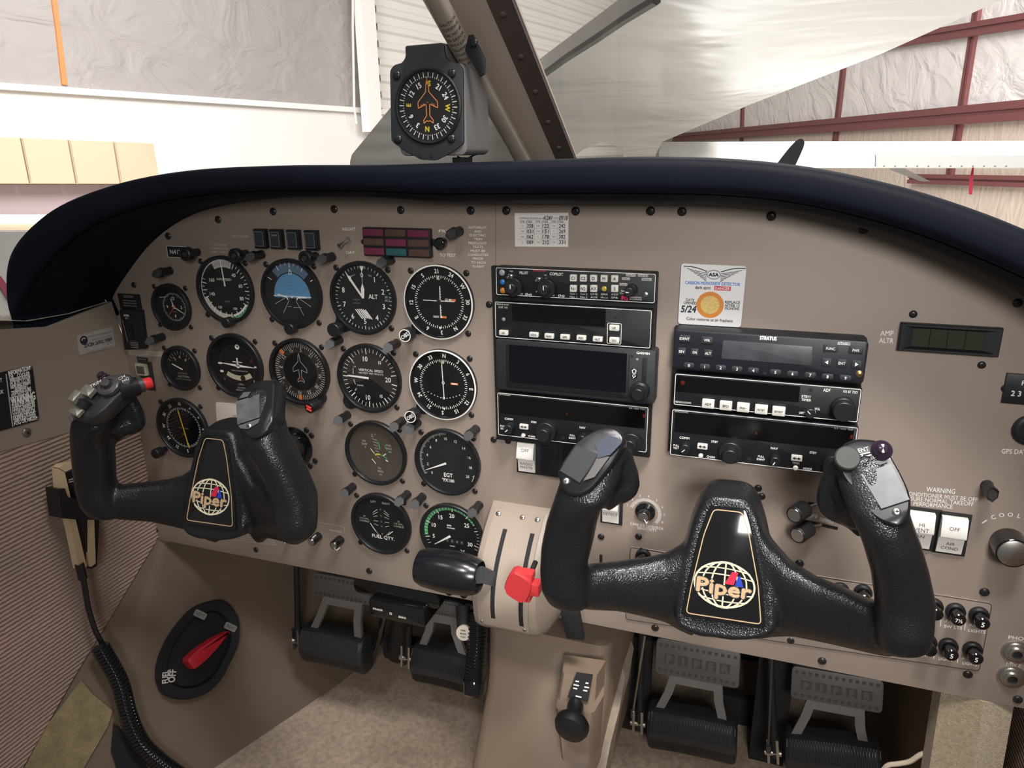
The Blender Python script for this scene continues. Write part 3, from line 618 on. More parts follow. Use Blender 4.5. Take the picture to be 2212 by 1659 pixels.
# ================================================================== avionics
class Unit:
    """a panel mounted box whose front face lies w mm in front of the panel; details are given on that face"""
    def __init__(s, name, label, z, TL, TR, BL, BR, w, face=RADIO, cat='radio', r=1.5, line=True, depth=None, ch=.8, lw=.55):
        p = [P(*z(*q), w) for q in (TL, TR, BL, BR)]
        s.x0 = (p[0].x + p[2].x) / 2; s.x1 = (p[1].x + p[3].x) / 2; s.y1 = (p[0].y + p[1].y) / 2; s.y0 = (p[2].y + p[3].y) / 2
        s.c = Vector(((s.x0 + s.x1) / 2, (s.y0 + s.y1) / 2, 0)); s.w = w; s.z = z; s.W = s.x1 - s.x0; s.H = s.y1 - s.y0
        s.t = thing(name, label, cat, tuple(s.c), 'avionics stacked in the centre of the panel' if cat in ('radio', 'transponder', 'audio panel') else None)
        b = MB(face); b.prism(rrect(s.W, s.H, r), 0, w, face, ch); b.build('housing', s.t)
        s.pr = MB(WHT)
        if line:
            s.pr.frame(rrect(s.W - 1.4, s.H - 1.4, 1.6), lw, w + .02, w + .1, WHT)
    def loc(s, x, y, dw=0):
        q = P(*s.z(x, y), s.w + dw); return q.x - s.c.x, q.y - s.c.y
    def txt(s, t, l, r, h, m=None, bold=.015, dw=0, w=True):
        a = s.loc(*l, dw); b = s.loc(*r, dw)
        s.pr.text(t, (a[0] + b[0]) / 2, (a[1] + b[1]) / 2, h, s.w + dw + .14, m, w=abs(b[0] - a[0]) if w else None, bold=bold)
    def rect(s, name, a, b, m, d=.3, ch=.1, r=.5, prof=None, border=None):
        x0, y0 = s.loc(*a); x1, y1 = s.loc(*b)
        q = MB(m); q.prism(rrect(abs(x1 - x0), abs(y1 - y0), r, (x0 + x1) / 2, (y0 + y1) / 2), s.w - .2, s.w + d, m, ch)
        if border: q.frame(rrect(abs(x1 - x0) + 1, abs(y1 - y0) + 1, r, (x0 + x1) / 2, (y0 + y1) / 2), .5, s.w + .02, s.w + .3, border)
        return q.build(name, s.t)
    def button(s, c, bw, bh, m, t=None, d=2.6, th=2, tm=INK, r=1, name='button', bold=.02, tw=None):
        x, y = s.loc(*c, d * .6)
        q = MB(m); q.prism(rrect(bw, bh, r, x, y), s.w - .2, s.w + d, m, .5)
        if t: q.text(t, x, y, th, s.w + d + .06, tm, w=tw, bold=bold)
        return q.build(name, s.t)
    def knob(s, c, rs, m=BLK, name='knob', mark=None, slots=False):
        x, y = s.loc(*c); q = MB(m); q.T = Matrix.Translation((x, y, s.w))
        pr = [(rs[0][0], 0)]
        for r, z1 in rs: pr += [(r, pr[-1][1] + .01), (r, z1 - .6), (r - .6, z1)]
        pr.append((0, pr[-1][1])); q.lathe(pr, m, 28)
        if mark: q.line((0, 0), (mark[0], mark[1]), .7, pr[-1][1] + .08, WHT)
        return q.build(name, s.t)
    def disc(s, c, r, m, name='lamp', h=.8):
        x, y = s.loc(*c); q = MB(m); q.T = Matrix.Translation((x, y, s.w)); q.lathe([(r, 0), (r, h * .5), (r * .6, h), (0, h * 1.1)], m, 18); return q.build(name, s.t)
    def done(s): s.pr.build('lettering', s.t, label='white printed lettering')
WL, WR = 14, 22
# black mounting tray behind the left stack
tr = MB(BLKM); a, b = P(1066, 573, 0), P(1424, 660, 0)
tr.prism([(a.x, a.y), (P(1424, 576, 0).x, a.y), (P(1424, 576, 0).x, P(1066, 950, 0).y + 4), (a.x + 2, P(1066, 950, 0).y + 4)][::-1], 0, 7, BLKM, .5)
solo(tr, 'avionics_tray', 'black mounting tray framing the left stack of radios', 'tray')
# audio panel
U = Unit('intercom_unit', 'black intercom audio panel with lettered square keys, topmost of the left radio stack', zF, (112, 545), (1395, 585), (112, 772), (1385, 830), WL, cat='audio panel')
U.txt('PILOT', (305, 586), (370, 588), 2.6); U.txt('COPILOT', (545, 596), (650, 598), 2.6)
for i, (s, x) in enumerate((('C1', 732), ('C2', 812), ('D', 894), ('M', 977), ('A', 1062))): U.button((x, 628 + i * 1.5), 6.6, 6.6, WBTN, s, th=3, r=.8)
for s, x in (('N1', 732), ('N2', 812), ('AX', 895), ('S', 1062)): U.button((x, 712), 6.6, 6.6, WBTN, s, th=3, r=.8)
U.disc((978, 714), 2.4, mat('amber_lens', (.5, .38, .06), .25)); U.disc((165, 585), 3.0, mat('grey_lens', (.35, .35, .37), .3), h=1.6); U.disc((168, 660), 2.7, mat('blue_lens', (.03, .16, .45), .3), h=1.6); U.disc((172, 728), 2.8, mat('orange_lens', (.55, .22, .03), .3), h=1.6)
for c in ((270, 695), (530, 705)): U.knob(c, [(9, 8), (5, 15)], BLK, mark=(0, 4.2))
for c in ((232, 612), (455, 637)):
    U.knob(c, [(2.9, 1.2), (1.5, 9)], CHR, name='toggle_switch')
U.disc((465, 702), 2.6, DIALB)
U.knob((1200, 720), [(5.5, 6), (4, 16)], BLK, mark=(-3, 0)); U.disc((1310, 760), 2.1, STL, 'screw', 1)
for i, (t, a, b) in enumerate((('Com 1/2', (1155, 605), (1225, 608)), ('Com 2/1', (1250, 607), (1322, 610)), ('Com 2', (1122, 633), (1178, 635)), ('Tel/Com 1', (1280, 638), (1352, 641)), ('Com 1', (1103, 678), (1157, 680)))):
    U.rect('legend_plate', (a[0] - 4, a[1] - 11), (b[0] + 4, b[1] + 11), WHTD, .12, 0, .6); U.txt(t, a, b, 1.6, INK, dw=.1)
U.txt('Swap', (1113, 730), (1157, 733), 1.5); U.txt('Chan Mute', (1102, 748), (1168, 751), 1.3, WHTD)
for i, (a_, b_) in enumerate((('Com 1', 'Nav 1'), ('Com 2', 'Nav 2'), ('DME', 'AUX'), ('SMKR', 'Hi-Lo'), ('ADF', 'SPR'))):
    x = 733 + i * 82; U.txt(a_, (x - 28, 753 + i * 1.5), (x + 28, 755 + i * 1.5), 1.7, WHTD); U.txt(b_, (x - 28, 777 + i * 1.8), (x + 28, 779 + i * 1.8), 1.7, WHTD)
U.txt('P/S', (1118, 787), (1168, 790), 4, REDP, bold=.05); U.txt('ENGINEERING', (1180, 780), (1275, 784), 1.4, WHTD); U.txt('INCORPORATED', (1180, 797), (1277, 801), 1.4, WHTD)
U.txt('INTERCOM', (412, 570), (510, 572), 1.4, REDP); U.txt('Vol', (280, 752), (328, 756), 1.5); U.txt('(Sq)', (350, 756), (400, 760), 2); U.txt('Vol', (552, 765), (580, 767), 1.4); U.txt('(Sq)', (612, 766), (662, 770), 2)
U.txt('VOX', (500, 605), (520, 606), 1.3, WHTD); U.txt('ICS', (508, 632), (524, 633), 1.3, WHTD); U.txt('CREW', (500, 660), (530, 661), 1.3, WHTD); U.txt('PTT', (435, 736), (495, 740), 1.3, WHTD); U.txt('High', (225, 572), (252, 574), 1.3, WHTD)
U.done()
# autopilot
U = Unit('autopilot_controller', 'black autopilot controller with seven white keys and dark window in the left radio stack', zF, (103, 815), (1360, 878), (108, 1108), (1352, 1192), WL)
U.rect('display', (245, 835), (985, 1020), LCD, .15, 0, .4, border=BLK)
U.txt('BENDIX/KING', (122, 837), (218, 840), 1.5, WHTD); U.txt('KAP 140', (138, 861), (208, 864), 2.2, WHTD)
for s, x, y in (('AP', 177, 1064), ('HDG', 418, 1080), ('NAV', 540, 1091), ('APR', 666, 1098), ('REV', 796, 1105), ('ALT', 926, 1115)): U.button((x, y), 9.4, 5, WBTN, s, th=2.1, r=.9)
U.button((1058, 1026), 9.6, 5.6, WBTN, 'UP', th=2, r=.9); U.button((1058, 1124), 9.6, 5.6, WBTN, 'DN', th=2, r=.9)
a = U.loc(1003, 984); b = U.loc(1112, 1158); U.pr.frame(rrect(abs(b[0] - a[0]), abs(b[1] - a[1]), 1.4, (a[0] + b[0]) / 2, (a[1] + b[1]) / 2), .5, U.w + .02, U.w + .12, WHT)
U.disc((177, 957), 1.9, mat('photocell_grey', (.3, .29, .25), .4)); U.disc((1063, 944), 1.3, BLKM, 'hole', .1)
U.done()
# navigator
U = Unit('gps_navigator', 'black navigator with wide blank screen and home key in the left radio stack', zF, (113, 1122), (1392, 1200), (120, 1508), (1380, 1640), WL + 2, face=mat('navigator_grey', (.022, .023, .026), .45), line=False, r=3)
U.rect('screen_bezel', (196, 1150), (1168, 1585), BLK, .9, .4, 2.5)
x0, y0 = U.loc(222, 1168); x1, y1 = U.loc(1150, 1545)
q = MB(LCDB); q.prism(rrect(abs(x1 - x0), abs(y1 - y0) + 1, .8, (x0 + x1) / 2, (y0 + y1) / 2 + 1), U.w, U.w + 1.1, LCDB); q.build('screen', U.t)
U.txt('GARMIN', (1235, 1225), (1340, 1230), 2.2, bold=.03); U.disc((1198, 1252), 1.4, BLKM, 'hole', .1); U.disc((1240, 1278), 1.3, mat('photocell_grey', (.3, .29, .25), .4))
U.rect('card_slot', (1283, 1262), (1312, 1460), BLKM, .4, .1, 1); U.button((1217, 1388), 5.6, 9.6, BLK, None, d=1.2, r=1.6)
x, y = U.loc(1217, 1370, 1); U.pr.pline([(x - 2.2, y), (x, y + 2.2), (x + 2.2, y)], .7, U.w + 1.3, WHT); U.pr.pline([(x - 1.5, y), (x - 1.5, y - 2), (x + 1.5, y - 2), (x + 1.5, y)], .6, U.w + 1.3, WHT)
U.pr.frame(circ(1.5, 14, x - .1, y - 4.6), .5, U.w + 1.25, U.w + 1.35, WHT); U.pr.line((x - 1, y - 7), (x + 1.4, y - 5), .6, U.w + 1.3, WHT)
U.knob((1268, 1520), [(9, 7), (8.6, 9), (5.6, 17)], BLK); U.done()
# nav/com function for both units of the same look
def navcom(label, z, cor, w, k, visible_right=True):
    U = Unit('nav_com_radio', label, z, *cor, w); H = U.H
    f = lambda x, y: (x, y)
    sc = U.W / 158.75; X = lambda mm: U.x0 - U.c.x + mm * sc; Y = lambda fr: U.y1 - U.c.y - fr * H
    q = MB(LCD); q.prism(rrect(U.W - 7, H * .42, .6, 0, Y(.27)), w - .2, w + .15, LCD); q.build('display', U.t)
    p = U.pr
    p.text('BENDIX/KING', X(9), Y(.035) - .6, 1.5, w + .2, WHTD, w=12); p.text('KX 155A TSO', X(147), Y(.05) - .6, 1.7, w + .2, WHTD, w=15)
    def t(s, mm, fr, h=2.3, wd=None, m=WHT): p.text(s, X(mm), Y(fr), h, w + .14, m, w=wd, bold=.02)
    t('COMM', 13, .59); t('STBY', 40.5, .60, 2.1); t('NAV', 92.5, .60); t('STBY', 125, .60, 2.1); t('PULL', 6, .77, 1.9); t('TEST', 6, .83, 1.9); t('CHAN', 38, .93, 2); t('PULL', 82, .80, 1.9); t('IDENT', 82, .86, 1.9)
    t('TIMER', 112, .85, 1.8); t('MODE', 122, .94, 2)
    q = MB(WBTN)
    for mm, fr in ((30, .72), (112, .74)):
        q = MB(WBTN); q.prism(rrect(9.4, 5.6, .8, X(mm), Y(fr)), w, w + 2, WBTN, .4)
        q.line((X(mm) - 3, Y(fr)), (X(mm) + 3, Y(fr)), .8, w + 2.1, INK)
        for s in (-1, 1): q.flat([(X(mm) + s * 3.6, Y(fr)), (X(mm) + s * 1.2, Y(fr) + 1.5 * s), (X(mm) + s * 1.2, Y(fr) - 1.5 * s)], w + 2.12, INK)
        q.build('button', U.t)
    for mm, fr in ((29, .93), (112, .95)):
        q = MB(WBTN); q.T = Matrix.Translation((X(mm), Y(fr), w)); q.lathe([(2.3, 0), (2.3, 1.2), (1.8, 2), (0, 2.2)], WBTN, 18); q.build('round_button', U.t)
    def kn(mm, fr, rs, mk=None):
        q = MB(BLK); q.T = Matrix.Translation((X(mm), Y(fr), w)); pr = [(rs[0][0], 0)]
        for r, z1 in rs: pr += [(r, pr[-1][1] + .01), (r, z1 - .6), (r - .6, z1)]
        pr.append((0, pr[-1][1])); q.lathe(pr, BLK, 28)
        if mk: q.line((0, 0), mk, .8, pr[-1][1] + .1, WHT)
        q.build('knob', U.t)
    kn(15, .76, [(4.8, 10)], (-2.6, -2.6)); kn(55.5, .74, [(10.4, 9), (6.6, 18)]); kn(94, .80, [(4.4, 10)], (-1.4, -3)); kn(143.5, .77, [(10.4, 9), (6.6, 18)])
    q = MB(BLKM); q.T = Matrix.Translation((X(72), Y(.88), w)); q.lathe([(1.8, 0), (1.8, .1)], BLKM, 14); q.build('hole', U.t)
    p.box(X(154), Y(.2), w + .15, 2.2, 3.4, .05, mat('dull_red_segment', (.10, .012, .008), .3)); p.box(X(76), Y(.33), w + .15, 1.6, 2, .05, mat('dull_red_segment', (.10, .012, .008), .3))
    U.done(); return U
navcom('nav and comm radio at the bottom of the left stack behind the yoke horn', zG, ((187, 147), (2003, 325), (190, 663), (1978, 880)), WL, 0)
navcom('nav and comm radio at the bottom of the right stack above the right yoke hub', zH, ((217, 857), (1917, 1035), (195, 1286), (1893, 1496)), WR, 1)
# transponder
U = Unit('transponder', 'wide black transponder with ten number keys topping the right radio stack', zH, (240, 128), (2026, 250), (222, 495), (1984, 640), WR + 2, cat='transponder', line=False, r=3.5, face=mat('transponder_blue_black', (.012, .014, .022), .42), ch=1.4)
U.rect('display', (692, 236), (1497, 458), LCDG, .3, .1, 1.2, border=DGRY)
KB = mat('key_dark', (.028, .030, .036), .5)
U.txt('STRATUS', (1028, 213), (1180, 217), 3.2, bold=.06); U.txt('APPAREO', (1740, 258), (1856, 264), 2.1); a = U.loc(1738, 270); b = U.loc(1856, 275); U.pr.line(a, (b[0], a[1]), .3, U.w + .15)
for s, x, y, w_ in (('IDENT', 336, 219, 10), ('VFR', 541, 234, 10.4), ('SBY', 310, 337, 7.4), ('ON', 428, 345, 7), ('ALT', 551, 354, 7.6), ('FUNC', 1677, 310, 11.6), ('PWR', 1910, 327, 11), ('ENT', 1780, 445, 8)):
    U.button((x, y), w_, 6.6 if w_ > 9 else 7, KB, s, d=.9, th=2.4, tm=WHT, r=1, tw=len(s) * 1.75, bold=.01)
for x, y, s in ((1640, 436, -1), (1916, 456, 1)):
    U.button((x, y), 8, 7, KB, None, d=.9, r=1); X_, Y_ = U.loc(x, y, .9); U.pr.flat([(X_ + 1.4 * s, Y_), (X_ - 1.2 * s, Y_ + 1.8 * s), (X_ - 1.2 * s, Y_ - 1.8 * s)], U.w + 1.1, WHT)
for s, x, y in zip('0123456789', (375, 520, 667, 817, 967, 1170, 1327, 1490, 1649, 1814), (464, 476, 486, 498, 511, 527, 541, 554, 568, 581)): U.button((x, y), 9.6, 5, KB, s, d=.9, th=2.7, tm=WHT, r=1.8, bold=.02)
U.disc((1941, 543), 3, BRASS, 'lock_screw', 1.6); U.disc((1072, 537), 1.4, BLKM, 'hole', .1); U.done()
# ADF
U = Unit('direction_finder_receiver', 'black direction finder receiver with five white keys, middle of the right radio stack', zH, (243, 537), (1975, 675), (230, 825), (1925, 1000), WR)
U.rect('display', (262, 560), (1382, 806), LCD, .15, 0, .4)
for s, x, y in (('ADF', 552, 818), ('BFO', 714, 835), ('FRQ/--', 874, 852), ('FLT/ET', 1040, 870), ('SET/RST', 1200, 887)): U.button((x, y), 11, 8.4, WBTN, s, d=3.4, th=2.3 if len(s) == 3 else 1.6, r=.8)
U.txt('ADF', (1610, 690), (1675, 694), 3); U.txt('KR 87 TSO', (1795, 704), (1925, 712), 2.2); U.txt('STBY/', (1410, 748), (1495, 753), 2.2); U.txt('TIMER', (1408, 779), (1498, 785), 2.2); U.txt('OFF', (1388, 899), (1432, 903), 2.1); U.txt('VOL', (1530, 862), (1580, 866), 2.2); U.txt('BENDIX/KING', (252, 800), (395, 808), 1.7, WHTD, bold=.04)
U.knob((1488, 890), [(4.4, 7)], BLK, mark=(-2.4, 2.6)); x, y = U.loc(1488, 897); U.pr.arc(4.3, 4.8, 0, 360, U.w + .3, WHTD, 24, x, y)
U.knob((1790, 845), [(9.6, 7), (8.6, 16)], BLK); U.disc((318, 625), 2, mat('dull_red_segment', (.10, .012, .008), .3), h=.3); U.disc((1494, 690), 1.6, BLKM, 'hole', .1); U.done()
tr = MB(BLKM); a, b, c, d = P(1453, 702, 0), P(1880, 727, 0), P(1447, 985, 0), P(1850, 1028, 0)
tr.prism([(a.x + 3, a.y), (b.x - 3, a.y), (b.x - 3, c.y + 9), (a.x + 3, c.y + 9)][::-1], 0, 10, BLKM, .5)
solo(tr, 'avionics_tray', 'black mounting tray behind the right stack of radios', 'tray')
# ------------------------------------------------------------------ annunciators and small panel units
t = thing('warning_light_block', 'block of nine dim magenta, brown and teal warning lenses above the altimeter', 'warning light', tuple(P(856, 521, 0)))
o = P(856, 521, 0); b = MB(BLK)
def lz(z, x, y, w, o): q = P(*z(x, y), w); return q.x - o.x, q.y - o.y
x0, y1 = lz(zB, 563, 338, 6, o); x1, _ = lz(zB, 1370, 345, 6, o); _, y0 = lz(zB, 590, 675, 6, o)
b.prism(rrect(x1 - x0, y1 - y0, 1, (x0 + x1) / 2, (y0 + y1) / 2), 0, 6, BLK, .5); b.build('housing', t)
MG, BR_, TL_ = mat('magenta_lens', (.17, .028, .06), .3), mat('brown_lens', (.10, .055, .045), .3), mat('teal_lens', (.03, .11, .13), .3)
cw, chh = (x1 - x0) / 3, (y1 - y0) / 3
for i, m_ in enumerate((MG, BR_, MG, BR_, MG, BR_, MG, TL_, BR_)):
    q = MB(m_); q.prism(rrect(cw - 2.4, chh - 2.4, .8, x0 + cw * (i % 3 + .5), y1 - chh * (i // 3 + .5)), 5.5, 7.4, m_, .5)
    q.text(('VAC', 'ALT', 'OIL', 'AIR', 'PITOT', 'INOP', 'GEN', 'BATT', 'LOW')[i], x0 + cw * (i % 3 + .5), y1 - chh * (i // 3 + .5), 1.6, 7.45, BLKM, w=9) if 0 else None
    q.build('lens', t)
screw(t, x0 - 3.2, (y0 + y1) / 2 - 1, 2.6); screw(t, x1 + 2.6, (y0 + y1) / 2 - 1, 2.6)
t = thing('annunciator_switches', 'row of four square dark push buttons left of the NIGHT and DAY switch', 'switch', tuple(P(616, 514, 0))); o = P(616, 514, 0)
for i, (xa, xb) in enumerate(((1432, 1568), (1582, 1722), (1745, 1885), (1915, 2058))):
    a = lz(zA, xa, 292, 7, o); c_ = lz(zA, xb, 445 + i * 4, 7, o); cx, cy = (a[0] + c_[0]) / 2, -1.0
    hw = 6.9; b = MB(BLK); b.prism(rrect(hw * 2 + 2, 21, .6, cx, cy), 0, 6, BLK, .4); b.build('housing', t)
    b = MB(DGRY); b.prism(rrect(hw * 2 - 1, 17, .5, cx, cy), 5.5, 7.6, mat('smoked_lens', (.03, .035, .045), .3), .3); b.frame(rrect(hw * 2 - 2, 16, .5, cx, cy), .35, 7.6, 7.7, GREYP)
    if i == 1: b.text('GPS APR', cx, cy + 4.5, 1.7, 7.75, WHTD, w=7)
    b.build('lens', t)
t = thing('toggle_switch', 'chrome toggle switch between the words NIGHT and DAY', 'switch', tuple(P(754, 518, 0)))
b = MB(CHR); b.lathe([(4.4, 0), (4.4, 1), (3.4, 1.2), (3.4, 4), (2.6, 5), (1.6, 5)], CHR, 6, True, True); b.build('nut', t)
b = MB(CHR); b.tube([(0, 0, 3), (-1, -1.5, 9), (-3, -4.4, 16)], [1.3, 1.5, 2.4], CHR, 12); b.build('lever', t)
t = thing('test_button', 'black push button with a bright cap beside the words TO TEST', 'button', tuple(P(955, 525, 0)))
b = MB(BLKG); b.lathe([(6.2, 0), (6.2, 6), (5.4, 7), (4.6, 7.4), (4, 9), (0, 9.6)], BLKG, 24); b.build('button_cap', t); screw(t, -9.5, 1.5, 2.6)
t = thing('registration_placard', 'small black placard engraved N4 partly hidden by a lamp', 'placard', tuple(P(386, 544, 0))); o = P(386, 544, 0)
b = MB(BLKM); b.box(-1, 0, 0, 30, 13.5, 1.2, BLKM); b.frame(rrect(30, 13.5, .1, -1, 0), .5, 1.2, 1.3, WHT); b.text('N4124V', .5, 0, 5.4, 1.32, WHT, w=24); b.build('plate', t)
# compass deviation card
t = thing('compass_correction_card', 'white handwritten compass deviation card stuck above the left radio stack', 'card', tuple(P(*zF(480, 243), .2))); o = P(*zF(480, 243), .2)
z4 = [lz(zF, *q, .2, o) for q in ((265, 112), (693, 108), (691, 381), (268, 378))]
b = MB(WSW); b.prism([z4[3], z4[2], z4[1], z4[0]], 0, .35, mat('card_white', (.80, .76, .74), .7))
def tl(s, x, y, x2, h, m=INK, bold=.01, sh=0): a_, c_ = lz(zF, x, y, .6, o), lz(zF, x2, y, .6, o); b.text(s, (a_[0] + c_[0]) / 2, (a_[1] + c_[1]) / 2, h, .45, m, w=c_[0] - a_[0], bold=bold, shear=sh)
tl('COMPASS DEVIATION N', 298, 153, 492, 1.6); tl('4124V', 493, 150, 562, 4, bold=.02, sh=.1); tl('DATE', 568, 152, 612, 1.6); tl('09/18', 617, 150, 684, 4.2, bold=.02, sh=.15)
for i in range(3): tl('FOR  STEER', 310 + i * 125, 180, 405 + i * 125, 1.8)
HW = (('N', '358', '120', '122', '240', '242'), ('030', '031', '150', '151', 'W', '269'), ('060', '062', 'S', '178', '300', '302'), ('E', '089', '210', '212', '330', '331'))
for r, row in enumerate(HW):
    for c_, s in enumerate(row):
        x = (328, 387, 452, 512, 576, 642)[c_]; y = 213 + r * 43.5
        hw_ = 25 if c_ % 2 else (4 if len(s) == 1 else 12)
        tl(s, x - hw_, y, x + hw_, 1.6 if c_ % 2 == 0 else 3.6, bold=.02 if c_ % 2 else 0, sh=.05 * (c_ % 2))
for y in (168, 190, 234, 277, 320): a_, c_ = lz(zF, 298, y, .6, o), lz(zF, 675, y, .6, o); b.line(a_, c_, .25, .42, GREYP)
for x in (357, 422, 480, 547, 606): a_, c_ = lz(zF, x, 190, .6, o), lz(zF, x, 362, .6, o); b.line(a_, c_, .25, .42, GREYP)
b.build('card', t)
# carbon monoxide card
t = thing('carbon_monoxide_card', 'white carbon monoxide detector card with orange ring standing above the transponder', 'card', tuple(P(*zF(1840, 765), 3))); o = P(*zF(1840, 765), 3)
z4 = [lz(zF, *q, 3, o) for q in ((1592, 512), (2112, 535), (2065, 1022), (1565, 992))]
b = MB(WSW); b.prism(rpoly([z4[3], z4[2], z4[1], z4[0]], 3), -.6, .3, mat('card_bright_white', (.86, .86, .86), .4))
def tl(s, x, y, x2, y2, h, m=INK, bold=.01, sh=0):
    a_, c_ = lz(zF, x, y, 3.3, o), lz(zF, x2, y2, 3.3, o); b.text(s, (a_[0] + c_[0]) / 2, (a_[1] + c_[1]) / 2, h, .42, m, w=abs(c_[0] - a_[0]), bold=bold, shear=sh, rot=math.degrees(atan2(c_[1] - a_[1], c_[0] - a_[0])))
BLU = mat('blue_print', (.03, .22, .62), .6)
tl('CARBON MONOXIDE DETECTOR', 1622, 664, 2060, 680, 2.9, BLU, .02); tl('dark spot', 1702, 702, 1825, 707, 2.8, INK, .02)
a_, c_ = lz(zF, 1855, 697, 3.3, o), lz(zF, 1985, 727, 3.3, o); b.box((a_[0] + c_[0]) / 2, (a_[1] + c_[1]) / 2, .3, c_[0] - a_[0], 3.8, .08, REDP); tl('DANGER', 1862, 711, 1978, 714, 2.4, WHT, .01)
tl('DATE', 1630, 802, 1695, 805, 2.4, INK, .02); tl('OPENED', 1610, 826, 1713, 829, 2.4, INK, .02); tl('5/24', 1588, 873, 1706, 876, 6.2, INK, .03, .15)
tl('REPLACE', 1940, 820, 2060, 824, 2.4, INK, .02); tl('AFTER 12', 1938, 846, 2056, 850, 2.4, INK, .02); tl('MONTHS', 1940, 870, 2052, 874, 2.4, INK, .02); tl('Color restores as air freshens', 1633, 950, 2002, 970, 2.8, INK, .015)
a_ = lz(zF, 1820, 843, 3.3, o); b.arc(8.2, 12.2, 0, 360, .38, mat('card_orange', (.75, .28, .05), .5), 40, *a_); b.arc(0, 8.3, 0, 360, .4, mat('indicator_yellow', (.78, .56, .20), .7, var=(900, .2)), 32, *a_)
cx, cy = lz(zF, 1850, 602, 3.3, o)
b.frame(circ(6, 24, cx, cy, 4.2), .45, .38, .45, INK); b.text('ASA', cx, cy, 2.9, .45, INK, w=8.6, bold=.06)
for s in (-1, 1):
    for i in range(7):
        r0 = 6.5 + i * .4; y = cy + 3.6 - i * 1.5; L_ = 27 - i * 3.1
        pts = [(cx + s * (6 + (L_ - 6) * k / 6), y + 3.0 * (k / 6) ** 1.4 * (1 - i * .12) - (1 - k / 6) * .9 + (1.6 if i == 0 else 0) * sin(pi * k / 6)) for k in range(7)]
        b.pline(pts, .5 if i else .8, .42, INK)
b.build('card', t)
# ammeter display
t = thing('ammeter_display', 'black rectangular digital display beside the letters AMP ALTR', 'display', tuple(P(*zI(665, 368), 0))); o = P(*zI(665, 368), 0)
q4 = [lz(zI, *q, 3, o) for q in ((372, 267), (985, 300), (945, 470), (350, 432))]
x0, x1, y1, y0 = (q4[0][0] + q4[3][0]) / 2, (q4[1][0] + q4[2][0]) / 2, (q4[0][1] + q4[1][1]) / 2, (q4[2][1] + q4[3][1]) / 2
b = MB(BLK); O_ = [(x0, y0), (x1, y0), (x1, y1), (x0, y1)]; I_ = [(x0 + 10, y0 + 4), (x1 - 12, y0 + 4), (x1 - 12, y1 - 4.5), (x0 + 10, y1 - 4.5)]
b.rings([[(x, y, 0) for x, y in O_], [(x, y, 5.4) for x, y in O_], [(x, y, 6) for x, y in inset(O_, .6)], [(x, y, 6) for x, y in inset(O_, 2.4)], [(x, y, 2.4) for x, y in I_]], BLK, cap1=True); b.build('bezel', t)
b = MB(mat('lcd_olive', (.035, .036, .024), .25)); b.flat(I_, 2.5); w_ = (I_[1][0] - I_[0][0])
for i in (1, 2, 3): b.line((I_[0][0] + w_ * i / 4, I_[0][1]), (I_[0][0] + w_ * i / 4, I_[2][1]), .5, 2.56, LCD)
b.build('display', t)
# ------------------------------------------------------------------ rocker switches
def rocker(name, label, c, hw, hh, texts, frame_to=None):
    o = P(*c, 0); t = thing(name, label, 'switch', tuple(o))
    b = MB(BLKM); x1 = hw + 3.4 if frame_to is None else frame_to
    b.prism([(-hw - 2.6, -hh - 2.6), (x1, -hh - 2.6), (x1, hh + 2.8), (-hw - 2.6, hh + 2.8)], 0, 1.8, BLKM, .4); b.build('frame', t)
    b = MB(WSW); b.side([(hh, 1.7), (hh, 6.5), (hh - 1, 7.6), (hh * .12, 11.2), (hh * .02, 10.8), (-hh * .12, 6.2), (-hh * .2, 5.6), (-hh, 3.4), (-hh, 1.7)], -hw, hw, WSW)
    sl1 = (11.2 - 7.6) / (hh - 1 - hh * .12)
    for s, y, h in texts:
        if y > .1: zz = 7.6 + (hh - 1 - y * hh) * sl1
        else: zz = 5.6 - (-hh * .2 - y * hh) * (2.2 / (hh * .8))
        vs, fs, xa, xb = textmesh(s, .01); k = h / .7; kx = min(k, (hw * 1.75) / (xb - xa))
        slope = -sl1 if y > .1 else 2.2 / (hh * .8)
        b.add([((a - (xa + xb) / 2) * kx, y * hh + (q - .35) * k, zz + .12 + (q - .35) * k * slope) for a, q in vs], fs, INK)
    b.build('rocker', t); return t
t = rocker('rocker_switch', 'white rocker switch reading OFF and RADIO MASTR below the left radio stack', (1140, 985), 9.3, 17, [('OFF', .58, 3.4), ('RADIO', -.42, 3.2), ('MASTR', -.68, 3.2)], 68)
for i in range(2):
    b = MB(BLK); b.prism(rrect(19, 35, .6, 24.5 + i * 24, 0), 1.6, 2.6, mat('switch_blank', (.006, .008, .012), .4), .3); b.build('blank_cover', t)
rocker('rocker_switch', 'white rocker switch reading DETECT beside the left horn of the right yoke', (1321, 1094), 8.6, 17, [('CARB', .66, 2.4), ('ICE', .4, 2.4), ('DETECT', -.38, 3.3)])
rocker('rocker_switch', 'white rocker switch reading HI VENT FAN half hidden by the right yoke horn', (1985, 1141), 10.2, 18, [('HI', .46, 3.4), ('VENT', .2, 3.4), ('FAN', -.3, 3.4)], 16)
rocker('rocker_switch', 'white rocker switch reading OFF and AIR COND at the far right', (2054, 1152), 10.2, 18, [('OFF', .5, 3.4), ('AIR', -.45, 3.2), ('COND', -.72, 3.2)])
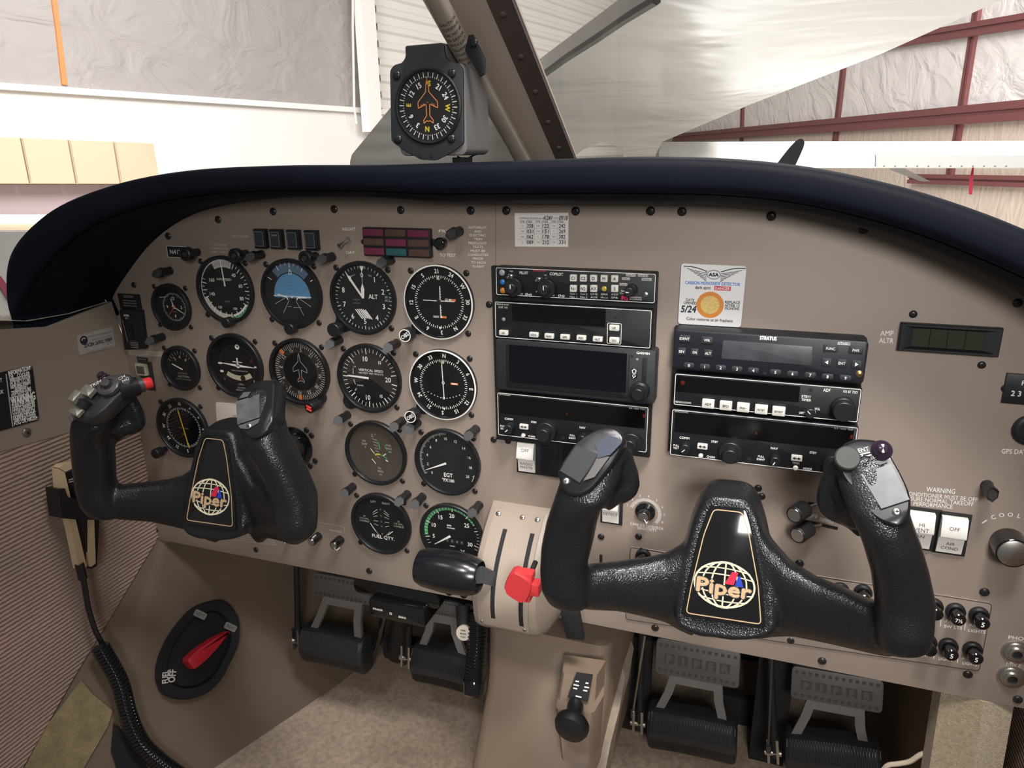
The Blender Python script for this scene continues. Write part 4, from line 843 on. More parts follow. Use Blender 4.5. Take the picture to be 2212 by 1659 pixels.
# ------------------------------------------------------------------ knobs
def knob(name, label, base, r, h, cap=STL, capr=None, mark=0, skirt=None, tip=None, flut=0, mcap=None):
    o = P(*base, 0); R = None
    if tip: d = P(tip[0], tip[1], tip[2]) - o; R = basis(d); h = d.length
    t = thing(name, label, 'knob', tuple(o), R=R)
    b = MB(BLKG if not flut else BLK); pr = [(skirt[0], 0), (skirt[0], skirt[1] * .7), (r, skirt[1])] if skirt else [(r, 0)]
    n = 36
    if flut:
        Rg = []
        for rr, z in ((r * .4, 0), (r * .4, h * .3), (r, h * .3), (r, h - .8), (r - .7, h)): Rg.append([((rr + (.35 if i % 2 else 0)) * cos(2 * pi * i / n), (rr + (.35 if i % 2 else 0)) * sin(2 * pi * i / n), z) for i in range(n)])
        b.rings(Rg, BLK)
    else: b.lathe(pr + [(r * .96, h - .8), (r * .86, h), (0, h)], BLKG, 28)
    b.build('barrel', t)
    if cap:
        b = MB(cap); cr_ = capr or r * .8; b.T = Matrix.Translation((0, 0, h)); b.lathe([(cr_, 0), (cr_ * .95, .4), (0, .45)], cap, 28); b.build('metal_cap', t)
    if mark:
        b = MB(WHT); b.T = Matrix.Rotation(radians(mark), 4, 'Z'); b.box(0, -(r + .6), h * .5, .9, 1.6, h * .45, WHT); b.line((0, -r * .4), (0, -r - (1.5 if skirt else 0)), .9, h + .5, WHT); b.build('pointer_line', t)
    return t
knob('sensitivity_knob', 'black knob with silver cap inside a dial numbered one to nine', (1395, 1103), 6.2, 15, STL, 5, 32, skirt=(10.2, 6))
knob('temperature_knob', 'large black knob with spun silver cap under the word COOLER', (2176, 1172), 14, 20, STL, 12)
knob('climate_lever_knob', 'black fluted knob with silver tip, upper of two left of the word OFF', (1746, 1094), 8, 20, CHR, 6.5, tip=(1715, 1113, 22), flut=1)
knob('climate_lever_knob', 'black fluted knob with silver tip, lower of two left of the word OFF', (1755, 1135), 8, 20, CHR, 6.5, tip=(1722, 1157, 22), flut=1)
knob('audio_volume_knob', 'small black knob with steel cap and white line below the left yoke', (688, 1158), 5.6, 16, STL, 4.5, 160)
knob('audio_volume_knob', 'small black knob with steel cap under the faint word PHONES', (735, 1166), 6, 15, STL, 4.2, 30)
t = thing('mini_toggle', 'small chrome toggle poking out under the left yoke', 'switch', tuple(P(630, 1158, 0)))
b = MB(CHR); b.tube([(0, 0, 0), (0, 0, 8), (-1, -4, 14)], [3, 3, 2], CHR, 12); b.build('lever', t)
lv = MB(STL); 
for a_, b_ in (((1763, 1088), (1745, 1095)), ((1775, 1133), (1752, 1137))):
    p, q = P(*a_, 0), P(*b_, 4); lv.tube([p, q], 1.2, STL, 8)
solo(lv, 'climate_levers', 'thin steel levers joining the fluted knobs to their panel slots', 'lever')
# breakers
def breaker(label, c, s=None, r=8.2):
    o = P(*c, 1.2); t = thing('circuit_breaker', label, 'circuit breaker', tuple(o), 'push button breakers along the lower right panel')
    b = MB(BLK); b.lathe([(r, 0), (r, 3.2), (r - 1, 4.2), (r - 2.2, 4.4), (r - 2.6, 3.4), (r - 2.8, 3.4)], BLK, 28); b.build('collar', t)
    b = MB(BLKG); b.lathe([(r - 3, 2), (r - 3, 10), (r - 2.2, 11), (r - 2.2, 15.4), (r - 3, 16.4), (0, 16.6)], BLKG, 24)
    if s: b.text(s, 0, 0, 4.6 if len(s) == 1 else 3.6, 16.75, WHT, bold=.02)
    b.build('button', t)
breaker('black breaker numbered seven and a half above SW LTS', zJ(820, 550), '7½'); breaker('black breaker numbered five above the words RADIO LIGHTS', zJ(985, 577), '5')
breaker('black breaker numbered five in the bottom row left of ANTI COL', zJ(770, 795), '5'); breaker('black breaker numbered five above the words ANTI COL LIGHTS', zJ(940, 820), '5')
breaker('black breaker peeking out right of the yoke horn, upper row', (2016, 1308), None); breaker('black breaker peeking out right of the yoke horn, lower row', (2003, 1385), None)
breaker('black breaker rising over the right arm of the right yoke', (1864, 1278), 'A'); breaker('black breaker mostly hidden behind the right yoke arm', (1815, 1274), None); breaker('black breaker beside the small hole at the upper left of the breaker plate', (1390, 1200), None)
hl = MB(BLKM); p = P(1385, 1186, 1.3); hl.T = Matrix.Translation(p); hl.lathe([(1.6, -.2), (1.6, .1)], BLKM, 12); solo(hl, 'indicator_hole', 'tiny dark hole above the leftmost breaker', 'hole')
# jacks
def jack(name, label, c):
    t = thing(name, label, 'socket', tuple(P(*c, 0)))
    b = MB(STL); b.lathe([(12, 0), (12, .8), (11, 1.2), (9.6, 1.2), (9.4, 2.6), (8, 3), (6.6, 3.2), (6.4, 5.4), (5.4, 5.8), (4, 5.6), (3.8, 0)], STL, 32, True, False); b.build('nut', t)
    b = MB(BLKM); b.T = Matrix.Translation((0, 0, 1.5)); b.lathe([(4, 0), (0, .1)], BLKM, 16); b.build('opening', t)
jack('headphone_jack', 'steel headphone socket under the word PHONES', zJ(1248, 842)); jack('microphone_jack', 'steel microphone socket under the word MIKE', zJ(1215, 1015))
# right edge pieces
t = thing('meter_placard', 'black placard with white numbers cut off by the right edge', 'placard', tuple(P(2204, 840, 0)))
b = MB(BLK); b.box(7, 0, 0, 38, 26, 2.5, BLK, .5); b.text('PRESS', 6, 6, 4, 2.6, WHT, bold=.02); b.text('2 3', -3, -3.5, 4.6, 2.6, WHT, bold=.02); b.build('plate', t)
t = thing('data_port', 'round black socket above the words GPS DATA', 'socket', tuple(P(2224, 928, 0)))
b = MB(BLK); b.lathe([(13, 0), (13, 4), (11.5, 5), (9, 5), (8.6, 1)], BLK, 28); b.build('collar', t)
# left edge pieces
t = thing('caution_placard', 'small black CAUTION placard at the upper left panel corner', 'placard', tuple(P(*zA(262, 972), 0))); o = P(*zA(262, 972), 0)
q4 = [lz(zA, *q, .4, o) for q in ((148, 900), (362, 912), (385, 1050), (178, 1045))]; b = MB(BLKM); b.prism(q4[::-1], -.2, .5, BLKM)
b.text('CAUTION', 0, 5.4, 2.8, .56, mat('pale_pink_print', (.5, .36, .34), .6), w=15)
for i in range(3): b.text(('Avionics cooling fan is', 'required for continuous', 'operation at all times'), 0, 0, 1, 0) if 0 else b.text(('AVIONICS COOLING FAN', 'NEEDED FOR GROUND', 'OPERATION AT ALL TIMES')[i], .6, .2 - i * 3.2, 1.3, .56, WHTD, w=21)
b.build('plate', t)
t = thing('ignition_selector', 'tall black alternate air and static selector strip at the left panel edge', 'switch', tuple(P(*zA(300, 1240), 0))); o = P(*zA(300, 1240), 0)
q4 = [lz(zA, *q, 4, o) for q in ((172, 1050), (380, 1060), (425, 1430), (222, 1440))]; b = MB(BLK); b.prism(rpoly(q4[::-1], 2), -.2, 5, BLK, .8)
b.text('ARTEX', -2, 18, 2.2, 5.1, WHT, w=9, bold=.04); b.text('ELT', -2, 14.6, 2, 5.1, WHT)
for i, s in enumerate(('A', 'O', 'R')): b.text(s, 0, 1.5 - i * 4.2, 2, 5.1, WHTD)
for i, s in enumerate(('FOR AVIATION', 'EMERGENCY USE', 'ONLY UNAUTHORIZED', 'USE PROHIBITED')): b.text(s, 3, -16 - i * 2.2, 1.2, 5.1, WHTD, w=12)
b.line((-10, 12), (-7, -16), .5, 5.1, WHTD); b.build('plate', t)
b = MB(BLK); b.box(0, -1, 5, 7, 15, 1.6, BLK, .5); b.box(0, 1.5, 6, 4, 5, 3, BLK, .6); b.build('rocker', t)
t = thing('notice_label', 'narrow cream label of fine print above the square push button', 'label', tuple(P(*zC(415, 280), 0))); o = P(*zC(415, 280), 0)
q4 = [lz(zC, *q, .3, o) for q in ((250, 245), (580, 262), (578, 315), (258, 296))]; b = MB(WHTD); b.prism(rpoly(q4[::-1], 1), -.2, .35, mat('aged_label', (.42, .38, .32), .6))
for i in range(2): b.text(('TRANSMITTER ARMED DURING FLIGHT', 'TEST ONLY IN FIRST FIVE MINUTES')[i], 0, 1.2 - i * 2.4, 1.2, .42, GREYP, w=33)
b.build('label', t)
t = thing('push_button', 'square ivory framed push button under a small black AUX VAC plate', 'button', tuple(P(*zC(405, 430), 0))); o = P(*zC(405, 430), 0)
b = MB(BLKM); b.box(0, 13.2, 0, 17, 4.6, .5, BLKM); b.text('AUX VAC', 0, 13.2, 2, .56, GREYP, w=14); b.box(3, -1, 0, 22, 23, .8, mat('dark_plate', (.03, .03, .03), .5)); b.build('plate', t)
b = MB(mat('ivory_plastic', (.55, .50, .40), .4)); b.prism(rrect(17, 15, 1, -1, 0), .5, 5, None, .6); b.build('button_frame', t)
b = MB(DGRY); b.prism(rrect(12, 10, .6, -1, 0), 4.6, 5.6, mat('button_grey', (.10, .10, .09), .4), .3); b.build('button_lens', t)
b = MB(mat('dark_red_plate', (.05, .012, .02), .5)); p = P(*zC(460, 560), 0); b.box(0, 0, -.1, 16, 20, .6, None); solo(b, 'switch_blank', 'dark maroon blank plate behind the red yoke button', 'plate', tuple(p))
b = MB(mat('paper_cream', (.62, .55, .47), .7)); q4 = [P(*q, 1) for q in ((467, 870), (545, 872), (560, 945), (472, 950))]; o = P(500, 905, 0)
b.prism([(q.x - o.x, q.y - o.y) for q in q4][::-1], 0, 1.6, None, .2); b.prism([(q.x - o.x - 1.5, q.y - o.y - 2.2) for q in q4][::-1], 0, .9, None, .2); a_ = P(520, 901, 2)
b.text('STATIC', a_.x - o.x - 4, a_.y - o.y, 2.6, 1.66, INK, w=15); b.text('OPEN ALTERNATE', a_.x - o.x - 5, a_.y - o.y - 6, 2, 1.66, INK, w=20); solo(b, 'paper_note', 'cream paper placard tucked behind the left yoke hub', 'placard', tuple(o))
# ferrules where the yoke shafts pass
# ================================================================== glareshield
rows = [((76, 712), (236, 662), 128), ((50, 650), (246, 637), 126), ((39, 592), (262, 610), 120), ((46, 540), (285, 577), 113), ((75, 495), (318, 535), 105), ((125, 452), (360, 497), 96), ((195, 418), (410, 467), 88),
        ((300, 386), (470, 447), 77), ((430, 366), (560, 432), 74), ((600, 358), (700, 424), 70), ((800, 357), (860, 426), 68), ((935, 353), (980, 435), 66), ((1100, 348), (1110, 436), 66), ((1300, 340), (1280, 437), 66),
        ((1450, 339), (1420, 438), 66), ((1600, 345), (1560, 440), 66), ((1750, 362), (1680, 450), 67), ((1900, 392), (1800, 474), 69), ((2050, 434), (1930, 511), 72), ((2212, 495), (2070, 568), 76), ((2400, 585), (2200, 632), 80), ((2600, 720), (2330, 720), 84)]
prof = [(0, -.05), (.03, .45), (.14, .84), (.27, .95), (.285, .92), (.30, .97), (.34, 1.0), (.5, 1.03), (.8, 1.035), (.93, 1.01), (.985, .95), (1.0, .88), (1.0, .6), (.985, .3)]
ring_rows = []
for o_, i_, wl in rows:
    I = P(*i_, 0); O = P(*o_, wl * .88); d = Vector((O.x - I.x, O.y - I.y, 0)); R = []
    for a, b in prof: R.append(Vector((I.x, I.y, 0)) + d * a + Vector((0, 0, wl * b)))
    k = O.copy(); lo = min(1, max(0, (300 - o_[0]) / 250)); 
    R.append(Vector((k.x + 6 * lo, k.y - 12, -60))); R.append(Vector((k.x * .97 + 20 * lo, k.y - 48, -300))); R.append(Vector((I.x * .97, min(I.y, k.y - 60) - 5, -300))); R.append(Vector((I.x, I.y - 2, -8)))
    ring_rows.append(R)
cols = [cr_spline([r[j] for r in ring_rows], 4) for j in range(len(ring_rows[0]))]
b = MB(HOOD); b.rings([[c[i] for c in cols] for i in range(len(cols[0]))], HOOD)
gs = solo(b, 'glareshield', 'long padded black glareshield arching over the whole instrument panel', 'glareshield', ang=50)
# bracket scraps under its left end
b = MB(mat('pale_bracket', (.62, .58, .50), .5)); a = P(185, 672, 30); c = P(228, 652, 8)
b.tube([P(150, 674, 40), a], 2.2, None, 8); b.tube([a, c], [4, 6], None, 8); solo(b, 'sill_bracket', 'pale scrap of bracket under the left end of the glareshield', 'bracket')
# ================================================================== compass
cp = P(925, 230, -8); t = thing('compass', 'black vertical card compass with orange aircraft dial standing on the glareshield', 'compass', tuple(cp))
def lc(x, y, w=-8): q = P(x, y, w); return q.x - cp.x, q.y - cp.y
out = [lc(*q) for q in ((875, 99), (958, 92), (961, 122), (972, 133), (990, 136), (1000, 148), (1001, 310), (975, 330), (940, 347), (908, 345), (868, 322), (845, 305), (842, 152), (851, 140), (868, 136), (876, 124))]
b = MB(mat('compass_grey', (.035, .038, .043), .5)); b.prism(rpoly(out[::-1], 3), -3, 0, None, .5); 
b.build('face_plate', t)
b = MB(mat('compass_case', (.20, .185, .18), .5, bump=('noise', 1500, .2, .0004))); b.prism(rrect(74, 84, 7, 1.5, -4), -62, -3, None, 2); b.prism(rrect(44, 26, 2, -2, 43), -40, -3, None, 2); b.build('case', t)
b = MB(BLK); b.T = Matrix.Translation((0, 0, 0)); b.lathe([(35.5, 0), (35.5, 1.6), (34, 2.4), (32.4, 2), (32, .3)], BLK, 48, True, False); b.build('bezel_ring', t)
b = MB(DIALG); b.flat(circ(32.6, 48), .3)
ORC = mat('compass_orange', (.9, .32, .09), .5); YC = mat('compass_yellow', (.80, .62, .05), .5); WC = mat('compass_white', (.85, .85, .85), .5)
for i in range(72):
    if i % 2 == 0: b.tick(i * 5 + 3, 26.2, 31, .75, .45, WC)
    else: b.tick(i * 5 + 3, 26.2, 27, .8, .45, WC)
for i, s in enumerate(('N', '3', '6', 'E', '12', '15', 'S', '21', '24', 'W', '30', '33')): b.rtext(s, i * 30 - 175 + (2 if s == 'S' else 0), 21, 4.9, .5, YC if s in 'NESW' else WC, bold=.035)
ngon_plane(b, 25, .8, .8, ORC, 0, -.5, BLKM); b.line((0, 20), (0, 27), .6, .8, ORC)
b.text('Made', -5.6, 1.6, 1.7, .85, ORC, rot=26); b.text('in', 0, 4, 1.5, .85, ORC); b.text('USA', 6, 1.4, 1.8, .85, ORC, rot=-34); b.build('dial', t)
b = MB(GLS); b.flat(circ(32.4, 40), 1.4); b.build('glass', t)
for x, y in ((857, 163), (976, 159), (860, 301), (975, 300)): q = lc(x, y); screw(t, q[0], q[1], 4.2, mat('compass_screw', (.05, .05, .055), .25, metal=.6))
for x, y in ((909, 337), (933, 337)):
    q = lc(x, y); b = MB(BLKM); b.T = Matrix.Translation((q[0], q[1], 0)); b.lathe([(2.4, .05), (1.6, .3), (0, .2)], BLKM, 14); b.build('adjuster', t)
b = MB(BLKM); b.box(24, -58, -34, 14, 20, 20, BLKM, 1); b.build('foot', t)
wq = MB(BLKM); wq.tube([P(988, 338, -40), P(1003, 346, -45), P(1022, 336, -50), P(1030, 333, -50)], .9, BLKM, 6); solo(wq, 'compass_wire', 'thin black wire hanging under the compass case', 'wire')
# centre post of the windshield
UC = 35
def pc(x, y): return PX(x, y, UC)
b = MB(BLK); q = [P(*c, -6) for c in ((1012, 76), (1020, 74), (1047, 128), (1046, 160), (1036, 166), (1004, 108))]; o = q[0]
b.prism([(p.x - o.x, p.y - o.y) for p in q][::-1], -3, 0, None, .4); brk = solo(b, 'compass_bracket', 'black bracket plate clamping the compass to the windshield post', 'bracket', tuple(o))
for c in ((1024, 92), (1041, 125)): p = P(*c, -6); screw(brk, p.x - o.x, p.y - o.y, 4)
b = MB(BLK); a = P(965, 100, -12); c = P(1040, 150, -40); b.tube([P(985, 105, -30), P(1015, 120, -34)], 7, BLK, 8); b.build('arm', brk); brk.children[-1].matrix_parent_inverse = Matrix.Identity(4)
brk.children[-1].matrix_basis = Matrix.Translation(-o * S)
POST = mat('post_paint', (.68, .57, .47), .5); PSTD = mat('post_flange', (.16, .12, .10), .5)
t = thing('windshield_post', 'tan riveted centre post leaning up between the two windshield halves', 'post', (0, 0, 0))
lo, hi = pc(1170, 352), pc(975, -60)
ax = (hi - lo).normalized(); nrm = Vector((1, 0, 0)).cross(ax).normalized()
if nrm.z < 0: nrm = -nrm
def pp(s, dx, dn): return lo + (hi - lo) * s + Vector((dx, 0, 0)) + nrm * dn
sec = [(x * 1.16, y) for x, y in [(-22, -6), (-22, 0), (-18, 3), (8, 3), (14, -1), (20, -3), (40, -3), (40, -6)]]
b = MB(POST); R = [[pp(s, dx * 1.0, dn) for dx, dn in sec] for s in (-.2, 1.1)]; b.rings(R, POST); b.build('post_body', t)
b = MB(PSTD); b.rings([[pp(s, dx, dn) for dx, dn in ((15, -2.9), (45.8, -2.9), (45.8, -1.9), (15, -1.9))] for s in (-.2, 1.1)], PSTD); b.build('flange', t)
b = MB(WHTD); b.rings([[pp(s, dx, dn) for dx, dn in ((44, -1.9), (45.4, -1.9), (45.4, -1.2), (44, -1.2))] for s in (-.2, 1.1)], WHTD); b.build('edge_seal', t)
for s in (.10, .27, .45, .63, .82):
    b = MB(PSTD); c = pp(s, 30, -1.9); b.T = Matrix.Translation(c) @ basis(nrm).to_4x4(); b.lathe([(3.4, 0), (3, 1.2), (1.6, 2), (0, 2.3)], STL if 0 else PSTD, 14); b.build('rivet', t)
t = thing('post_tube', 'tan round tube with black caution print running beside the windshield post', 'tube', (0, 0, 0))
b = MB(mat('tube_paint', (.46, .39, .32), .4)); tl_, th_ = PX(1133, 352, 28), PX(925, -30, 24)
b.tube([tl_, th_], 10.2, None, 16); b.build('tube_body', t)
b = MB(INK); ax2 = (th_ - tl_).normalized(); vw = (CAM - tl_).normalized(); side = ax2.cross(vw).normalized(); outn = side.cross(ax2).normalized()
def tube_text(s, f, h=3.4, wd=15):
    vs, fs, xa, xb = textmesh(s, .02); k = h / .7; kx = min(k, wd / (xb - xa)); base = tl_ + (th_ - tl_) * f; sd = side if side.x > 0 else -side
    o_ = []
    for a_, c_ in vs:
        X = (a_ - (xa + xb) / 2) * kx; ang = X / 10.3; o_.append(base + ax2 * ((c_ - .35) * k) + sd * sin(ang) * 10.35 + outn * cos(ang) * 10.35)
    b.add(o_, fs, INK)
for i, s in enumerate(('CAUTION', 'COMPASS', 'CAL MAY BE', 'IN ERROR', 'WITH ELECT', 'EQUIPMENT', 'OTHER THAN', 'AVIONICS ON', 'OR PITOT')): tube_text(s, .875 - i * .0235, 3.4, 19)
b.build('caution_print', t)
# windshield glass (two curved panes forward of the glareshield)
for k, (u0, u1, nm) in enumerate(((-620, 60, 'window_1'), (100, 760, 'window_2'))):
    b = MB(GLS); R = []
    for j in range(9):
        f = j / 8; R.append([Vector((u0 + (u1 - u0) * i / 12, 95 + 620 * f, -430 + 470 * f + 90 * (((u0 + (u1 - u0) * i / 12) - 75) / 600) ** 2)) for i in range(13)])
    b.rings(R, GLS, closed=False); o = struct(b, nm)
# ================================================================== left side wall
WU = -441
b = MB(PTRIM); wt = [PX(*q, WU) for q in ((241, 652), (180, 676), (100, 706), (-60, 716), (-160, 718), (-260, 720))]; wb = [PX(*q, WU) for q in ((314, 880), (250, 905), (150, 934), (0, 976), (-120, 1010), (-300, 1062))]
b.rings([[p for p in wt] + [p for p in wb[::-1]], [p + Vector((-4, 0, 0)) for p in wt] + [p + Vector((-4, 0, 0)) for p in wb[::-1]]], PTRIM)
struct(b, 'wall_left')
b = MB(mat('sill_vinyl', (.52, .45, .37), .6, bump=('noise', 500, .6, .001))); st = [PX(*q, WU - 2) for q in ((236, 652), (150, 678), (60, 694), (-100, 690), (-260, 690))]
b.rings([[p for p in st], [p + Vector((-26, 3, 0)) for p in st], [p + Vector((-40, -6, 0)) for p in st], [p + Vector((-3, -22, 0)) for p in st]][::1], None, closed=False); struct(b, 'trim_1')
b = MB(WSW); b.tube([PX(*q, WU - 30) for q in ((75, 694), (40, 693), (0, 684), (-80, 660))], 2.6, WSW, 8); b.tube([PX(*q, WU - 36) for q in ((75, 686), (40, 687), (0, 680), (-80, 655))], 1.4, WSW, 8); solo(b, 'window_seal', 'thin white seal along the left window sill', 'seal')
FAB = mat('ribbed_pink_beige_fabric', (.44, .285, .24), .9, bump=('wave_y', 62, .8, .0022), var=(6, .16, (.40, .29, .235)), sheen=.3)
b = MB(FAB); ft = [PX(*q, WU - 1) for q in ((318, 865), (255, 890), (150, 922), (0, 964), (-300, 1048))]; fb = [PX(*q, WU + .6) for q in ((338, 1168), (250, 1315), (160, 1463), (48, 1662), (-200, 2100))]
b.rings([[p for p in ft], [(p + q) / 2 for p, q in zip(ft, fb)], fb], FAB, closed=False); b.rings([[Vector((WU, -120, 4)), Vector((WU, -352, 4))], [Vector((WU - 4, -120, -30)), Vector((WU - 4, -352, -30))]], FAB, closed=False); struct(b, 'wall_left_lower')
# kick panel and footwell
VF = -640
KICK = mat('taupe_vinyl_kick_panel', (.145, .105, .075), .62, bump=('noise', 260, .3, .001), var=(9, .12))
CARP = mat('brown_carpet', (.40, .285, .19), .95, bump=('noise', 900, .9, .003), var=(160, .28), sheen=.4)
A1, A2 = PX(338, 1166, WU), PX(48, 1662, WU); B2, B1 = PV(480, 1672, VF), PV(800, 1432, VF)
KN = (A2 - A1).cross(B1 - A1).normalized()
if KN.x < 0: KN = -KN
def kp(x, y): return PN(x, y, A1, KN)
b = MB(KICK); b.poly([A1 + Vector((-6, 3, 0)), A2 + Vector((-6, 3, 0)), kp(30, 1900), kp(330, 1900), kp(500, 1659), kp(640, 1556), kp(800, 1432), kp(860, 1360), kp(900, 1180), kp(600, 1080)]); struct(b, 'wall_left_footwell')
b = MB(mat('piping_tan', (.26, .20, .15), .6)); b.tube([kp(480, 1672) + KN * 2, kp(560, 1610) + KN * 2, kp(680, 1520) + KN * 2, kp(820, 1410) + KN * 2], 3, None, 8); struct(b, 'trim_2')
b = MB(mat('olive_tan_carpet', (.30, .235, .125), .95, bump=('noise', 700, .8, .003), var=(60, .2))); 
b.poly([kp(x, y) + KN * 1.5 for x, y in ((105, 1560), (175, 1470), (200, 1500), (243, 1535), (232, 1570), (180, 1659), (60, 1900), (-80, 1900))][::1]); struct(b, 'trim_3')
b = MB(mat('painted_hole_shade', (.01, .009, .008), .9)); b.poly([kp(x, y) + KN * 2.5 for x, y in ((243, 1560), (262, 1580), (300, 1630), (330, 1680), (260, 1690), (238, 1620))]); solo(b, 'carpet_gap_shade', 'dark gap in the carpet beside the coiled cord', 'gap')  # flat near-black sheet; the shade inside the hole is put into its colour
b = MB(CARP); b.poly([(-470, VF, 300), (620, VF, 300), (620, VF, -420), (-470, VF, -420)]); struct(b, 'floor')
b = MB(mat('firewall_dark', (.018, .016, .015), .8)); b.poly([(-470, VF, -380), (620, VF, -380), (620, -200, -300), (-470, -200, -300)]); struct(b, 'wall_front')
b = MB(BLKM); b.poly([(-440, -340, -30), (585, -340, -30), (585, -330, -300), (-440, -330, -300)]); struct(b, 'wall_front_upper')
b = MB(mat('right_side_fabric', (.27, .18, .15), .9, bump=('wave_y', 62, .6, .002))); b.poly([(592, 60, -300), (592, VF, -300), (600, VF, 420), (600, 60, 420)]); struct(b, 'wall_right')
b = MB(KICK); b.poly([(490, VF, -300), (530, VF, -60), (530, -345, -60), (490, -345, -250)]); struct(b, 'wall_right_footwell')
# carpet covered duct at the right
b = MB(mat('fuzzy_tan_carpet', (.50, .375, .215), .95, bump=('noise', 1100, 1, .004), var=(300, .25), sheen=.6))
R = []
for v in (-352, -420, -500, -600, VF):
    f = (-352 - v) / 290; R.append([(513 - 2 * f, v, -30 + 40 * f), (516 - 2 * f, v, -12 + 40 * f), (548, v, 2 + 44 * f), (575 - 4 * f, v, -6 + 44 * f), (585, v, -40 + 40 * f), (585, v, -90)])
b.rings(R); solo(b, 'carpeted_duct', 'tan carpeted column below the right end of the panel', 'duct')
b = MB(mat('pale_cable', (.5, .42, .32), .5)); b.tube(cr_spline([P(*q, -20) for q in ((2002, 1625), (1985, 1632), (1965, 1645), (1940, 1650), (1915, 1655), (1900, 1680))], 4), 2.6, None, 8); solo(b, 'heater_cable', 'pale bent cable near the floor left of the carpeted duct', 'cable')
# placards on the left wall
WN = Vector((1, 0, 0)); RW = Matrix(((0, 0, 1), (0, 1, 0), (-1, 0, 0)))     # local x -> -w, local y -> v, local z -> +u
def wl(x, y, o, dz=1): q = PX(x, y, WU + dz); return (-(q.z - o.z), q.y - o.y)
def wtext(b, s, l, r, o, h, m=WHT, bold=.01, dz=1.1):
    a, c = wl(*l, o), wl(*r, o); b.text(s, (a[0] + c[0]) / 2, (a[1] + c[1]) / 2, h, dz, m, w=sqrt((a[0] - c[0]) ** 2 + (a[1] - c[1]) ** 2), rot=math.degrees(atan2(c[1] - a[1], c[0] - a[0])), bold=bold)
o = PX(206, 737, WU); b = MB(WHTD); q = [wl(*c, o) for c in ((168, 725), (243, 706), (250, 749), (173, 768))]
b.prism(rpoly(q[::-1], 2.5), -.2, .8, mat('silver_label', (.40, .38, .36), .5))
zW = Z(0, 640, .19293)
wtext(b, 'INTERNATIONAL REGISTERED BEACON', zW(985, 455), zW(1250, 395), o, 1.9, GREYP); wtext(b, 'THIS BEACON IS CODED', zW(1025, 488), zW(1255, 438), o, 2.2, GREYP); wtext(b, '2DC8A 2692C FF8FF', zW(940, 556), zW(1258, 478), o, 4.2, INK, .02); wtext(b, 'EXP. 04/24', zW(1195, 528), zW(1262, 512), o, 2, GREYP); wtext(b, 'IF FOUND CALL 1 800 851 3051', zW(970, 632), zW(1262, 555), o, 2.2, GREYP)
c = wl(*zW(940, 493), o); b.arc(0, 5.4, 0, 360, .9, INK, 20, *c); b.arc(2, 3.2, -90, 60, .95, WHTD, 10, *c)
solo(b, 'beacon_label', 'small silver beacon registration label on the left sidewall', 'label', tuple(o), R=RW)
o = PX(40, 870, WU); t = thing('warning_placard', 'large black placard headed WARNING in white capitals on the left sidewall', 'placard', tuple(o), R=RW)
b = MB(BLKM); q = [wl(*c, o) for c in (zW(-700, 1020), zW(345, 775), zW(365, 800), zW(440, 1370), zW(425, 1390), zW(-700, 1700))]; b.prism(q[::-1], -.2, 1.2, BLKM)
pl = [('INFORMATION', 92, 865, 325, 800, 5), ('OIL   COOLER', 100, 910, 330, 858, 4), ('WINTERIZATION', 108, 948, 332, 892, 4), ('PLATE TO BE', 115, 985, 335, 925, 4), ('REMOVED WHEN', 118, 1018, 335, 960, 4), ('AMBIENT', 160, 1040, 310, 1000, 4), ('TEMPERATURE', 125, 1085, 345, 1030, 4), ('EXCEEDS 50°F', 128, 1118, 345, 1062, 4),
      ('WARNING', 122, 1178, 388, 1108, 9), ('TURN OFF STROBE', 130, 1232, 385, 1172, 4), ('LIGHTS WHEN IN', 135, 1265, 385, 1208, 4), ('CLOSE PROXIMITY', 138, 1300, 392, 1240, 4), ('TO GROUND OR', 142, 1332, 392, 1275, 4), ('DURING FLIGHT', 146, 1365, 398, 1300, 4), ('THROUGH CLOUD,', 150, 1395, 402, 1330, 4), ('FOG OR HAZE.', 155, 1428, 400, 1358, 4)]
for s, x0, y0, x1, y1, h in pl: wtext(b, s, zW(x0, y0), zW(x1, y1), o, h, WHT, .03, 1.3)
wtext(b, 'LIGHT', zW(-90, 960), zW(20, 935), o, 4, WHT, .02, 1.3); wtext(b, 'DECK', zW(-90, 1085), zW(38, 1065), o, 4, WHT, .02, 1.3)
a, c = wl(*zW(65, 868), o), wl(*zW(140, 1460), o); b.line(a, c, 1.2, 1.35, WHTD); b.build('plate', t)
for c in (zW(343, 797), zW(415, 1365)): q = wl(*c, o); screw(t, q[0], q[1], 2.2, STL, z=1.2)
o = PX(*zW(298, 1525), WU); t = thing('trim_screw', 'lone steel screw at the lower edge of the left sidewall trim', 'screw', tuple(o), R=RW); screw(t, 0, 0, 5, mat('grey_screw', (.2, .18, .16), .3, metal=.6))
